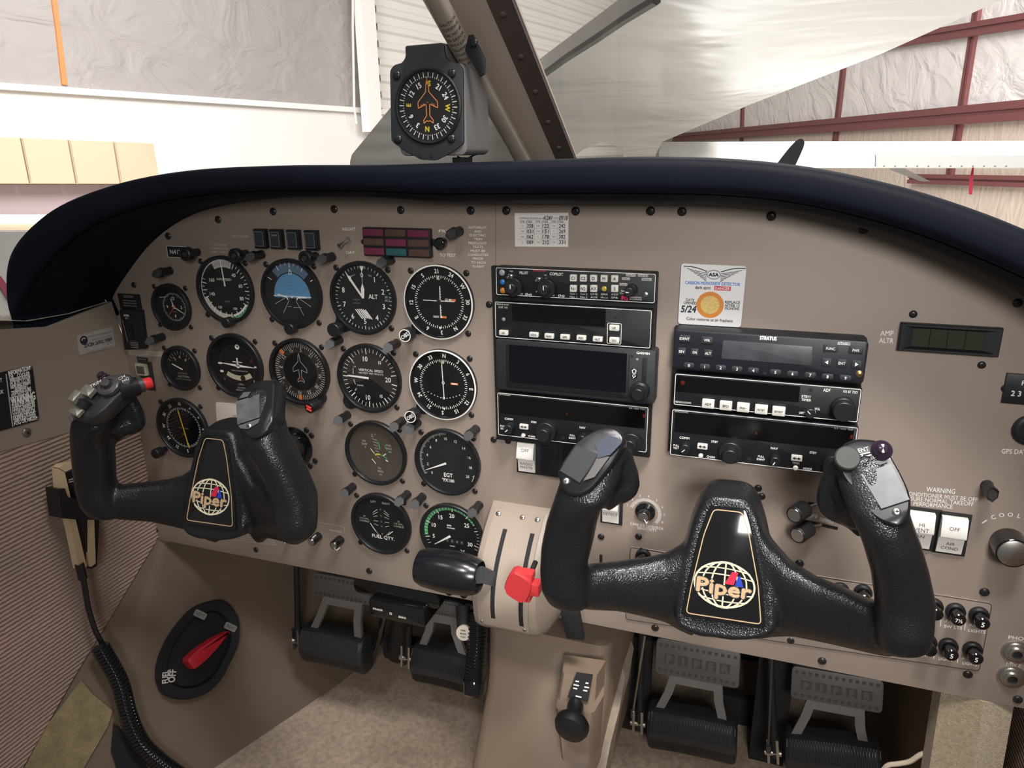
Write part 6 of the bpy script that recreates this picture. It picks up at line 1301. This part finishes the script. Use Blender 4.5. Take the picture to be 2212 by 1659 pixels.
# mixture knob
c = P(1135, 1262, 100); t = thing('mixture_knob', 'bright red faceted mixture knob on the quadrant', 'knob', tuple(c))
RM = mat('mixture_red', (.62, .045, .05), .42); b = MB(RM)
n = 16; R = []
for z, k in ((-6, .86), (-4, 1), (7, 1), (9, .93)): R.append([(-5 + (14.5 * k * (1 if (i // 2) % 2 == 0 else .90)) * cos(2 * pi * i / n + .2), (17 * k * (1 if (i // 2) % 2 == 0 else .88)) * sin(2 * pi * i / n + .2), z) for i in range(n)])
b.rings(R); b.box(8, -1, -5, 15, 13, 12, RM, 1.2, 1.5); b.box(0, -13, -5, 12, 8, 10, RM, 1, 1.5); b.box(2, 11, -5, 13, 8, 10, RM, 1, 1.5); b.build('knob_body', t)
b = MB(BLKM); b.tube([(0, 0, -6), (0, 6, -32)], 2.6, BLKM, 10); b.build('lever_arm', t)
# black lever blade under the right yoke
b = MB(BLKM); q = [P(*c, 20) for c in ((1206, 1300), (1247, 1300), (1262, 1380), (1225, 1376))]; o = q[0]; b.prism([(p.x - o.x, p.y - o.y) for p in q][::-1], -4, 3, BLKM, .8); solo(b, 'parking_lever', 'flat black lever blade hanging below the left horn of the right yoke', 'lever', tuple(o))
# ================================================================== pedestal
PM = mat('pedestal_tan', (.23, .17, .125), .5, bump=('noise', 900, .2, .0005))
rowsP = [((1052, 1345), (1318, 1345), -30), ((1052, 1400), (1312, 1400), -22), ((1050, 1470), (1306, 1470), -2), ((1036, 1560), (1292, 1560), 25), ((1016, 1660), (1278, 1660), 50), ((1000, 1760), (1262, 1760), 70)]
b = MB(PM); R = []
for l, r, w in rowsP:
    a, c = P(*l, w), P(*r, w); v = a.y; R.append([Vector((a.x - 3, v, -260)), Vector((a.x - 2, v, w - 16)), Vector((a.x + 3, v, w - 4)), Vector((a.x + 12, v, w)), Vector((c.x - 12, v, w)), Vector((c.x - 3, v, w - 4)), Vector((c.x + 2, v, w - 16)), Vector((c.x + 4, v, -260))])
b.rings(R, None, True, True, True); ped = solo(b, 'centre_pedestal', 'tan moulded centre pedestal below the throttle quadrant', 'pedestal', ang=60)
t = thing('carburettor_heat_housing', 'raised tan housing with a black placard on the pedestal', 'housing')
hb = [((1214, 1452), (1288, 1462), 8, 6), ((1204, 1510), (1284, 1518), 20, 16), ((1200, 1530), (1283, 1540), 34, 14), ((1212, 1640), (1275, 1650), 50, 8)]
b = MB(PM); R = []
for l, r, w, h in hb:
    a, c = P(*l, w + 14), P(*r, w + 14); R.append([Vector((a.x - 5, a.y, w - 16)), Vector((a.x, a.y, w + 12)), Vector((a.x + 3, a.y, w + 15)), Vector((c.x - 3, c.y, w + 15)), Vector((c.x, c.y, w + 12)), Vector((c.x + 4, c.y, w - 16))])
b.rings(R); b.build('housing_body', t)
b = MB(BLKM); A_, B_, C_, D_ = P(1246, 1452, 26), P(1281, 1457, 26), P(1270, 1516, 38), P(1227, 1505, 38)
b.rings([[p for p in (A_, B_, C_, D_)], [p + Vector((0, 1, 2)) for p in (A_, B_, C_, D_)]], BLKM)
for fy, segs in ((.30, ((.12, .32), (.70, .86))), (.45, ((.08, .38), (.68, .94))), (.58, ((.12, .34), (.66, .88))), (.85, ((.36, .66),))):
    for s0, s1 in segs:
        f = lambda a, y: (A_.lerp(B_, a)).lerp(D_.lerp(C_, a), y) + Vector((0, 1.1, 2.3)); b.poly([f(s0, fy), f(s1, fy), f(s1, fy + .05), f(s0, fy + .05)], WHT)
b.build('placard', t)
t = thing('alternate_air_knob', 'large round black knob on a short stem on the pedestal', 'knob', tuple(P(1243, 1525, 50)))
kc = P(1236, 1565, 80) - P(1243, 1525, 50); b = MB(BLKM); b.tube([(0, 0, 0), tuple(kc * .8)], [9, 8], BLK, 16); b.build('stem', t)
b = MB(BLK); b.T = Matrix.Translation(kc) @ basis(Vector((-.05, -.1, 1))).to_4x4(); b.lathe([(7, -10), (14, -7), (18, -2), (18.4, 3), (16, 8), (9, 11), (0, 12)], mat('soft_black_rubber', (.010, .011, .011), .5), 32); b.build('knob_head', t)
# carpet edge strip between pedestal and right footwell
b = MB(mat('carpet_edge_tan', (.38, .31, .24), .9, bump=('noise', 500, .6, .002), var=(80, .15))); R = []
for (l, r, w) in (((1318, 1400), (1332, 1402), -120), ((1316, 1460), (1350, 1462), -90), ((1308, 1530), (1338, 1532), -40), ((1288, 1600), (1320, 1602), 0), ((1280, 1670), (1306, 1672), 30), ((1268, 1760), (1292, 1762), 60)):
    a, c = P(*l, w), P(*r, w); R.append([a + Vector((0, 0, -60)), a, c, c + Vector((0, 0, -60))])
b.rings(R); solo(b, 'carpet_edge', 'pale tan carpet edge along the right side of the pedestal', 'carpet')
# ================================================================== pedals
PADM = mat('pedal_rubber', (.022, .023, .026), .42); ALU = mat('cast_aluminium', (.17, .16, .15), .5); PLT = mat('embossed_plate_grey', (.105, .10, .095), .5)
def pedal(label, pad, plate, w, letters, ribs=34):
    """pad and plate are picture corners TL TR BR BL at depth w"""
    q = [P(*c, w) for c in pad]; o = (q[0] + q[2]) / 2; t = thing('rudder_pedal', label, 'pedal', tuple(o), 'rudder pedals below the panel')
    q = [p - o for p in q]; wd = ((q[1] - q[0]).length + (q[2] - q[3]).length) / 2; ht = ((q[0] - q[3]).length + (q[1] - q[2]).length) / 2
    b = MB(PADM); n = ribs * 4; R = []
    ex = ((q[1] - q[0]) + (q[2] - q[3])).normalized(); ey = Vector((0, 1, 0)); ey = (ey - ex * ey.dot(ex)).normalized(); ez = ex.cross(ey)
    for i in range(n + 1):
        s = -1 + 2 * i / n; e = min(1, (1 - abs(s)) / .12); k = .80 + .20 * sqrt(max(0, 1 - (1 - e) ** 2)); rb = 0 if (i // 2) % 2 else -1.6; bow = 5 * (1 - s * s)
        sec = [(-.5, -12), (-.5, 0), (-.46, 8), (-.34, 14 + rb), (-.14, 17 + rb), (-.08, 19), (.08, 19), (.14, 18 + rb), (.34, 15 + rb), (.46, 9), (.5, 1), (.5, -12)]
        R.append([ex * (s * wd / 2) + ey * (y * ht * k + bow * .4) + ez * (z * (k if z > 0 else 1)) for y, z in sec])
    b.rings(R); b.build('rubber_pad', t)
    p = [P(*c, w - 14) - o for c in plate]; c0 = (p[0] + p[2]) / 2; px_ = ((p[1] - p[0]) + (p[2] - p[3])).normalized(); pw = ((p[1] - p[0]).length + (p[2] - p[3]).length) / 2; ph = ((p[0] - p[3]).length + (p[1] - p[2]).length) / 2
    py_ = Vector((0, 1, -.25)); py_ = (py_ - px_ * py_.dot(px_)).normalized(); pz = px_.cross(py_)
    Mx = Matrix.Translation(c0) @ Matrix((px_, py_, pz)).transposed().to_4x4()
    b = MB(PLT); b.T = Mx; b.prism([(x, y - 3 * (1 - (2 * x / pw) ** 2) * (1 if y < 0 else -0.4) * -1) for x, y in rrect(pw, ph, 6)], -3, 3, PLT, 1)
    for i in range(13):
        for y in (ph * .33, -ph * .36): b.box(-pw * .44 + i * pw * .88 / 12, y, 2.8, pw * .035, pw * .035, 1, mat('emboss_dark', (.06, .057, .055), .5))
    if letters:
        for i, ch_ in enumerate(letters): xc = -pw * .33 + i * pw * .165; b.box(xc, -1, 2.7, pw * .12, ph * .26, .9, mat('emboss_dark', (.06, .057, .055), .5)); b.text(ch_, xc, -1, ph * .2, 3.8, PLT, bold=.06)
    b.build('brake_plate', t)
    b = MB(ALU); bt, bb = c0 - py_ * ph * .45, (q[0] + q[1]) / 2
    for s in (-1, 1):
        a = bt + px_ * (s * pw * .26); m_ = (bt + bb) / 2 + px_ * (s * pw * .30); c_ = bb + px_ * (s * wd * .36) - ey * 4
        b.rings([[x + px_ * dx + pz * dz for dx, dz in ((-5.5, -3), (5.5, -3), (5.5, 3), (-5.5, 3))] for x in (a, m_, c_)])
    a = bt - py_ * 2; b.rings([[a + px_ * dx + py_ * dy + Vector((0, 0, z)) for dx, dy in ((-pw * .3, -8), (pw * .3, -8), (pw * .27, 8), (-pw * .27, 8))] for z in (-3, 3)]); b.build('frame', t)
    b = MB(STL); l = (q[0] + q[3]) / 2 - ex * 10
    for dx in (-9, 2): b.rings([[l + ex * (dx + e) + ey * y + ez * z for y, z in ((-16, -8), (18, -8), (20, 2), (-12, 6))] for e in (0, 3)], STL)
    b.tube([l + ex * -12, l + ex * 8], 4, STL, 10); b.build('hinge', t)
    b = MB(BLKM); b.tube([l - ey * 6, l + ey * 60 - ez * 10, l + ey * 190 - ez * 30], [5, 4, 4], BLKM, 10); b.tube([(q[2] + q[3]) / 2 + Vector((0, 10, -10)), (q[2] + q[3]) / 2 + Vector((0, -40, -60))], 9, BLKM, 10); b.build('linkage', t)
    return t
pedal('black ribbed rudder pedal with grey brake plate, third from the left', ((1400, 1522), (1588, 1560), (1590, 1648), (1396, 1610)), ((1418, 1380), (1596, 1412), (1596, 1482), (1412, 1448)), -120, 'PIPER')
pedal('black ribbed rudder pedal with grey brake plate, rightmost of the four', ((1694, 1580), (1892, 1612), (1905, 1700), (1690, 1676)), ((1710, 1440), (1905, 1470), (1905, 1536), (1704, 1498)), -120, 'PIPER')
pedal('shadowed rudder pedal with brake plate, leftmost of the four', ((660, 1352), (792, 1386), (792, 1452), (652, 1425)), ((678, 1238), (806, 1262), (810, 1306), (676, 1282)), -60, None)
pedal('shadowed rudder pedal beside the corrugated tube, second from the left', ((898, 1388), (1016, 1412), (1016, 1495), (892, 1462)), ((912, 1290), (1004, 1304), (1004, 1336), (908, 1318)), -75, None)
for lab, top_, bot_ in (('thin steel brake rod left of the third rudder pedal', (1393, 1372), (1368, 1535)), ('thin dark brake rod left of the rightmost rudder pedal', (1668, 1412), (1660, 1610))):
    b = MB(STL if 'steel' in lab else DGRY); b.tube([P(*top_, -90), P(*bot_, -115)], 1.5, None, 8); b.tube([P(*bot_, -115), P(bot_[0], bot_[1] + 14, -115)], 3.4, None, 8); solo(b, 'brake_rod', lab, 'rod')
b = MB(BLKM)
for q in ((1345, 1372, 1395, 1659, -170), (1640, 1420, 1690, 1659, -170), (1560, 1500, 1640, 1659, -230)):
    a, c = P(q[0], q[1], q[4]), P(q[2], q[3], q[4]); b.rings([[Vector((x, y, z)) for x, y in ((a.x, c.y), (c.x, c.y), (c.x, a.y), (a.x, a.y))] for z in (q[4] - 12, q[4])], BLKM)
solo(b, 'pedal_support', 'black pedal support brackets hidden in the right footwell', 'bracket')
# items below the left panel
t = thing('annunciator_unit', 'black glossy radio relay box fixed under the panel above the left pedals', 'box', tuple(P(850, 1290, -8)))
b = MB(BLKG); b.prism(rrect(120, 22, 8, 2, 4), -60, -2, BLKG, 2); b.prism(rrect(78, 26, 4, 6, -18), -60, 6, BLKG, 3); b.text('SPEAKER', -20, -18, 2.8, 6.2, WHT, w=14, bold=.03); b.text('O', -2, -20, 3.4, 6.2, WHT, bold=.05); b.text('BARO', 14, -22, 2.8, 6.2, WHT, w=10, bold=.03); b.build('case', t)
b = MB(BLKG); b.tube([P(832, 1312, -30), P(822, 1370, -90), P(805, 1425, -140)], [5, 5, 6.5], BLKG, 12); solo(b, 'control_rod', 'black gloss rod running down to the hinge of the leftmost pedal', 'rod')
b = MB(BLKM); b.tube([P(868, 1320, -70), P(866, 1370, -110), P(862, 1405, -130)], [14, 16, 20], BLKM, 16); b.tube([P(840, 1395, -130), P(900, 1402, -130)], 18, BLKM, 16); solo(b, 'steering_linkage', 'dark steering linkage lump between the two left pedals', 'linkage')
# parking brake handle with ribbed grip
t = thing('parking_brake', 'black ribbed parking brake grip hanging left of the pedestal', 'brake lever')
pth = [P(1032, 1320, -20), P(1030, 1400, -4), P(1026, 1470, 10)]; pts = cr_spline(pth, 40); R_ = [11.5 + (1.1 if (i // 2) % 2 else 0) for i in range(len(pts))]
b = MB(BLKG); b.tube(pts, R_, BLKG, 20); b.build('ribbed_grip', t); b = MB(BLKG); e = pts[-1]; d = (pts[-1] - pts[-2]).normalized(); b.tube([e - d * 2, e, e + d * 14, e + d * 18], [13, 14.5, 13.5, 9], BLKG, 20); b.build('grip_end', t)
b = MB(BLKM); b.tube([P(1000, 1310, -30), P(1004, 1365, -12)], 9, BLKM, 12); b.build('bracket', t)
b = MB(WHT); b.T = Matrix.Translation(P(1001, 1368, -2)) @ basis(Vector((.1, .25, 1))).to_4x4(); b.lathe([(9.4, -4), (9.4, 0), (8.6, 1), (0, 1.2)], mat('cream_button', (.72, .66, .55), .4), 28)
for i, s in enumerate(('PARK', 'BRAKE', 'PUSH')): b.text(s, 0, 4 - i * 4, 2, 1.4, INK, bold=.02)
b.build('push_button', t)
# ================================================================== hangar seen through the windshield
hL = 800; pA, pB = None, None
def PH(px, py, h):
    d = ray(px, py); return CAM + d * (h / d.y)
LA, LB = PH(0, 180, hL), PH(750, 231, hL)
ND = (LB - LA).cross(Vector((0, 1, 0))).normalized()
def pl_(x, y, off=0): return PN(x, y, LA, ND) if not off else PN(x, y, LA + NF * off, ND)
NF = ND if (CAM - LA).dot(ND) > 0 else -ND
RA, RB = PH(1440, 296, 420), PH(2212, 240, 420)
NR = (RB - RA).cross(Vector((0, 1, 0))).normalized(); NRF = NR if (CAM - RA).dot(NR) > 0 else -NR
def pr_(x, y, off=0): return PN(x, y, RA + NRF * off, NR)
def crinkle(name, col, sc, rough=.28, st=.7, ds=.06, rot=.7):
    m = mat(name, col, rough); nt = m.node_tree; b = nt.nodes['Principled BSDF']; tc = nt.nodes.new('ShaderNodeTexCoord'); mp_ = nt.nodes.new('ShaderNodeMapping')
    mp_.vector_type = 'TEXTURE'; mp_.inputs['Rotation'].default_value = (0, 0, rot); mp_.inputs['Scale'].default_value = (.7, 4, 1.6); nt.links.new(tc.outputs['Object'], mp_.inputs[0])
    n = nt.nodes.new('ShaderNodeTexNoise'); n.inputs['Scale'].default_value = sc; n.inputs['Detail'].default_value = 4; n.inputs['Distortion'].default_value = 1.2; nt.links.new(mp_.outputs[0], n.inputs['Vector'])
    bp = nt.nodes.new('ShaderNodeBump'); bp.inputs['Strength'].default_value = st; bp.inputs['Distance'].default_value = ds; nt.links.new(n.outputs['Fac'], bp.inputs['Height']); nt.links.new(bp.outputs[0], b.inputs['Normal']); return m
PLAS = crinkle('silver_plastic_sheet', (.36, .335, .325), 2.0, .30, .7, .12, .75)
PLAS2 = crinkle('pale_insulation_plastic', (.78, .74, .73), 2.2, .42, .9, .10, .6)
PLAS3 = crinkle('tan_insulation', (.60, .50, .42), 6, .5, .6, .06, .0)
WALLW = mat('white_wall', (.80, .77, .74), .7); WTRIM = mat('white_trim', (.85, .82, .79), .5)
def quad(b, f, pts, m): b.poly([f(*p) for p in pts], m)
b = MB(PLAS); b.poly([pl_(-300, -500), pl_(905, -500), pl_(905, 245), pl_(760, 232), pl_(0, 180), pl_(-300, 160)]); struct(b, 'wall_hangar_left_upper')
b = MB(WALLW); b.poly([pl_(-300, 160), pl_(0, 180), pl_(760, 232), pl_(930, 244), pl_(930, 420), pl_(-300, 900)]); struct(b, 'wall_hangar_left')
b = MB(WTRIM); e = NF * 90; q = [pl_(-300, 160), pl_(0, 180), pl_(760, 232), pl_(830, 237)]; q2 = [pl_(-300, 172), pl_(0, 194), pl_(760, 243), pl_(830, 248)]
b.rings([[a_, b_] for a_, b_ in zip([p + e for p in q], [p + e for p in q2])], WTRIM, closed=False); b.rings([[p for p in q], [p + e for p in q]], WTRIM, closed=False); b.rings([[p for p in q2], [p + e for p in q2]], WTRIM, closed=False); struct(b, 'trim_4')
b = MB(mat('orange_strap', (.62, .24, .09), .7)); e = NF * 25; q = [pl_(x, y) for x, y in ((104, -40), (116, -40), (128, 60), (144, 184), (132, 183), (118, 60))]
b.rings([q, [p + e for p in q]]); solo(b, 'orange_strap', 'orange vertical strap over the silver plastic sheet at upper left', 'strap')
CAB = mat('cream_cabinet', (.62, .49, .34), .6); xs = (-60, 44, 147, 245, 333)
for i in range(4):
    x0, x1 = xs[i], xs[i + 1]; t = thing('wall_cabinet', ('cream wall cabinet cut off by the left picture edge', 'cream wall cabinet, second from the left', 'cream wall cabinet, third from the left', 'cream wall cabinet, rightmost of the row')[i], 'cabinet', (0, 0, 0), 'cream cabinets on the hangar wall')
    top_ = [296 + (x + 0) * .042 for x in (x0, x1)]; q = [pl_(x0 + 2, top_[0], 300), pl_(x1 - 2, top_[1], 300), pl_(x1 + 12 - (i == 3) * 8, 398, 300), pl_(x0 + 14, 398, 300)]
    dn = q[0].y; q[2] = Vector((q[1].x, q[2].y, q[1].z)); q[3] = Vector((q[0].x, q[3].y, q[0].z)); b = MB(CAB); b.rings([[p - NF * 290 for p in q], q], CAB); b.build('carcass', t)
    c_ = sum(q, Vector()) / 4; b = MB(CAB); b.rings([[c_ + (p - c_) * .975 for p in q], [c_ + (p - c_) * .975 + NF * 14 for p in q]], CAB); b.build('door', t)
b = MB(mat('painted_wall_shade', (.45, .36, .38), .8)); b.poly([pl_(-300, 399, 20), pl_(340, 399, 20), pl_(340, 466, 20), pl_(-300, 466, 20)]); struct(b, 'wall_hangar_left_lower')  # shade under the cabinets, painted as a mauve strip over the white wall
b = MB(WTRIM); q = [pl_(-300, 466, 700), pl_(330, 466, 700), pl_(330, 484, 700), pl_(-300, 484, 700)]; b.rings([[p - NF * 600 for p in q], q]); wbn = thing('workbench', 'white topped workbench with tan edge under the cream cabinets', 'workbench'); b.build('bench_top', wbn)
b = MB(mat('bench_tan_edge', (.62, .52, .36), .6)); q = [pl_(-300, 484.3, 716), pl_(330, 484, 705), pl_(330, 497, 705), pl_(-300, 497, 705)]; b.rings([[p - NF * 12 for p in q], q]); b.build('edge_strip', wbn)
# white aeroplane part with magenta stripe, close outside the left window
b = MB(mat('white_aircraft_paint', (.80, .79, .77), .25)); q = [PX(x, y, -900) for x, y in ((-400, 500), (230, 500), (260, 760), (-400, 760))]; b.rings([q, [p + Vector((-60, 0, 0)) for p in q]]); wv = [p for p in q]
t0 = thing('parked_aircraft', 'white aircraft side with a magenta stripe seen below the left window edge', 'aircraft'); b.build('fuselage_side', t0)
b = MB(mat('magenta_stripe', (.50, .06, .14), .35)); q = [PX(x, y, -898) for x, y in ((-60, 545), (3, 598), (42, 652), (52, 700), (30, 668), (-5, 612), (-60, 580))]; b.poly(q); b.build('stripe', t0)
# column and pipe
b = MB(WTRIM); e = NF * 160; q = [pl_(776, -300, 200), pl_(806, -300, 200), pl_(812, 285, 200), pl_(783, 285, 200)]; q[0].x, q[0].z = q[3].x, q[3].z; q[1].x, q[1].z = q[2].x, q[2].z; b.rings([q, [p + e for p in q]]); solo(b, 'hangar_column', 'white vertical steel column left of the compass', 'column')
b = MB(mat('pipe_white', (.7, .68, .66), .4)); b.tube([pl_(762, -100, 250), pl_(762, 60, 250), pl_(765, 230, 250), pl_(770, 268, 250)], 22, None, 10); solo(b, 'wall_pipe', 'thin white pipe running down beside the hangar column', 'pipe')
b = MB(mat('red_strap', (.5, .05, .06), .6)); 
# back wall of ribbed sheet
BA, BB = pl_(820, 200), RA; BNm = (BB - BA).cross(Vector((0, 1, 0))).normalized()
b = MB(mat('ribbed_white_sheet', (.72, .69, .65), .5)); pts = []
yb0, yb1 = -500, 8500; n = 30
def bp2(x, v): f = (x - 800) / 640; base = Vector((BA.x, 0, BA.z)).lerp(Vector((BB.x, 0, BB.z)), f); return Vector((base.x, v, base.z))
BF = BNm if (CAM - BA).dot(BNm) > 0 else -BNm
Rr = []
for i in range(n):
    v = yb0 + (yb1 - yb0) * i / n; st_ = (yb1 - yb0) / n
    for dv, of in ((0, 0), (.40, 0), (.55, 45), (.85, 45)): Rr.append([bp2(800, v + dv * st_) + BF * of, bp2(1500, v + dv * st_) + BF * of])
b.rings(Rr, None, closed=False); struct(b, 'wall_hangar_back')
# right wall, steel frames
b = MB(PLAS2); b.poly([pr_(1438, 296), pr_(1900, 262), pr_(2400, 226), pr_(2700, 200), pr_(2700, -500), pr_(1438, -300)]); struct(b, 'wall_hangar_right_upper')
b = MB(PLAS3); b.poly([pr_(1438, 296), pr_(1900, 262), pr_(2400, 226), pr_(2700, 200), pr_(2700, 900), pr_(1438, 500)]); struct(b, 'wall_hangar_right')
RST = mat('red_oxide_steel', (.17, .055, .055), .5)
def beam(label, a, c, th, off=160, n_='steel_girt', fl=True):
    A_, B_ = pr_(*a, off), pr_(*c, off); d = (B_ - A_).normalized(); s_ = d.cross(NRF).normalized(); th_ = th; b = MB(RST)
    b.rings([[X_ + s_ * y * th_ + NRF * z for y, z in ((-.5, -90), (.5, -90), (.5, 0), (.1, 0), (.1, -30), (-.1, -30), (-.1, 0), (-.5, 0))] for X_ in (A_, B_)], RST); return solo(b, n_, label, 'steel frame')
beam('long red steel girt crossing the right hangar wall', (1452, 298), (2350, 226), 260); beam('red steel girt high at the upper right corner', (1880, 98), (2350, 22), 190); beam('red steel girt low on the right hangar wall beneath the white wing', (1960, 386), (2350, 396), 150)
for lab, a, c, th in (('leftmost and shortest red steel post on the right wall', (1603, 190), (1599, 310), 160), ('middle red steel post on the right wall', (1825, 90), (1800, 310), 150), ('tall red steel post nearest the right picture edge', (2110, 0), (2060, 320), 140), ('short red steel post stub below the white wing', (2052, 350), (2046, 395), 140)): beam(lab, a, c, th, 62, 'steel_post')
# white wing of another aircraft
def dp(px, py, dep): return CAM + ray(px, py) * dep
D = 4200; t = thing('aircraft_wing', 'long white wing of another aircraft crossing behind the glareshield at right', 'wing')
b = MB(mat('white_wing_paint', (.82, .82, .80), .3)); tp_ = [dp(1425, 306, D), dp(2400, 304, D)]; bt_ = [dp(1425, 362, D - 60), dp(2400, 364, D - 60)]; bk = ray(1800, 330).normalized() * 700
b.rings([[tp_[0] + bk * .1, (tp_[0] * .6 + bt_[0] * .4) - bk * .03, bt_[0], bt_[0] + bk], [tp_[1] + bk * .1, (tp_[1] * .6 + bt_[1] * .4) - bk * .03, bt_[1], bt_[1] + bk]]); b.build('wing_panel', t)
b = MB(mat('white_flap_paint', (.78, .78, .75), .35)); q = [dp(1893, 335, D - 90), dp(2400, 336, D - 90), dp(2400, 361, D - 90), dp(1893, 359, D - 90)]; b.rings([[p for p in q], [p + bk * .03 for p in q]])
b.build('flap', t)
for i in range(12):
    x = 1908 + i * 24; b = MB(GREYP); q = [dp(x, 357.6, D - 100), dp(x + 3.4, 357.6, D - 100), dp(x + 3.4, 361, D - 100), dp(x, 361, D - 100)]; b.rings([q, [p + bk * .02 for p in q]]); b.build('rivet_notch', t)
b = MB(GREYP); q = [dp(1889.5, 334, D - 92), dp(1892.5, 334, D - 92), dp(1892.5, 360, D - 92), dp(1889.5, 360, D - 92)]; b.rings([q, [p + bk * .02 for p in q]]); b.build('flap_gap', t)
b = MB(mat('red_ribbon', (.50, .03, .06), .7)); q = [dp(2100, 362, D - 70), dp(2104, 362, D - 70), dp(2100, 420, D - 70), dp(2093, 420, D - 70), dp(2094, 390, D - 70)]; b.rings([q, [p + bk * .01 for p in q]]); solo(b, 'warning_ribbon', 'red ribbon hanging from the white wing at right', 'ribbon')
b = MB(mat('strut_grey', (.42, .38, .34), .5)); q = [dp(1918, 356, D), dp(1955, 364, D), dp(2010, 392, D), (dp(1990, 392, D)), dp(1925, 368, D)]; b.rings([q, [p + bk * .1 for p in q]]); b.build('strut', t)
# propeller blade tip of the own aircraft
b = MB(mat('propeller_grey', (.16, .16, .165), .4)); q = cr_spline([dp(x, y, 1750) for x, y in ((1672, 362), (1700, 325), (1720, 304), (1732, 300), (1738, 308), (1733, 325), (1716, 362))], 4)
f_ = ray(1700, 330).normalized() * 14; b.rings([q, [p + f_ for p in q]]); solo(b, 'propeller_blade', 'dark grey propeller blade tip rising behind the glareshield', 'propeller')
# glossy underside of the high wing in front
vA, vB = ray(300, 470), ray(1900, 455); WNm = vA.cross(vB).normalized(); W0 = CAM + ray(1160, 165) * 3000
if WNm.y > 0: WNm = -WNm
def pw_(x, y, off=0): return PN(x, y, W0, WNm) + WNm * off
m = mat('glossy_grey_wing_underside', (.46, .44, .41), .22); nt = m.node_tree; bs = nt.nodes['Principled BSDF']; tc = nt.nodes.new('ShaderNodeTexCoord'); n_ = nt.nodes.new('ShaderNodeTexNoise')
n_.inputs['Scale'].default_value = 1.1; n_.inputs['Detail'].default_value = 3; n_.inputs['Distortion'].default_value = .8; bp = nt.nodes.new('ShaderNodeBump'); bp.inputs['Strength'].default_value = .5; bp.inputs['Distance'].default_value = .06
nt.links.new(tc.outputs['Object'], n_.inputs['Vector']); nt.links.new(n_.outputs['Fac'], bp.inputs['Height']); nt.links.new(bp.outputs[0], bs.inputs['Normal']); bs.inputs['Specular IOR Level'].default_value = .9
t = thing('high_wing_underside', 'large glossy pale grey underside of a high wing filling the right windshield', 'wing')
ol = [(1418, -6), (1400, 4), (1290, 78), (1160, 166), (1060, 233), (1000, 262), (1000, 385), (1222, 385), (1232, 345), (1262, 322), (1300, 306), (1345, 320), (1352, 385), (1402, 385), (1418, 330), (1432, 306), (1620, 226), (1900, 118), (2212, -22), (2500, -170), (2500, -700), (1700, -300)]
q = [pw_(*p) for p in ol]; b = MB(m); b.rings([q, [p - WNm * 60 for p in q]]); b.build('lower_skin', t)
b = MB(mat('wing_seam_grey', (.17, .165, .15), .6)); s_ = [pw_(x, y, 6) for x, y in ((1418, -6), (1350, 36), (1290, 78), (1225, 120), (1160, 168))]
b.tube(s_, 14, None, 6); b.build('leading_seal', t)
# pale panel seen left of the compass
t = thing('wing_tip', 'pale grey wing tip jutting out left of the compass', 'wing tip')
b = MB(mat('wing_tip_paint', (.50, .47, .44), .3, bump=('wave_y', 4, .15, .006))); q = [dp(x, y, 3600) for x, y in ((760, 334), (839, 238), (900, 165), (1010, 230), (1075, 228), (1120, 345), (1120, 385), (758, 385), (756, 350))]; f_ = ray(900, 300).normalized() * 120
b.rings([q, [p + f_ for p in q]]); b.build('tip_skin', t)
b = MB(mat('hangar_roof_sheet', (.62, .60, .57), .6)); b.poly([(-16000, 9000, 2000), (30000, 9000, 2000), (30000, 9000, -30000), (-16000, 9000, -30000)]); struct(b, 'ceiling')
b = MB(mat('hangar_floor', (.34, .33, .31), .5)); b.poly([(-16000, -1700, 2000), (26000, -1700, 2000), (26000, -1700, -26000), (-16000, -1700, -26000)][::-1]); struct(b, 'floor_hangar')
bpy.context.view_layer.update()
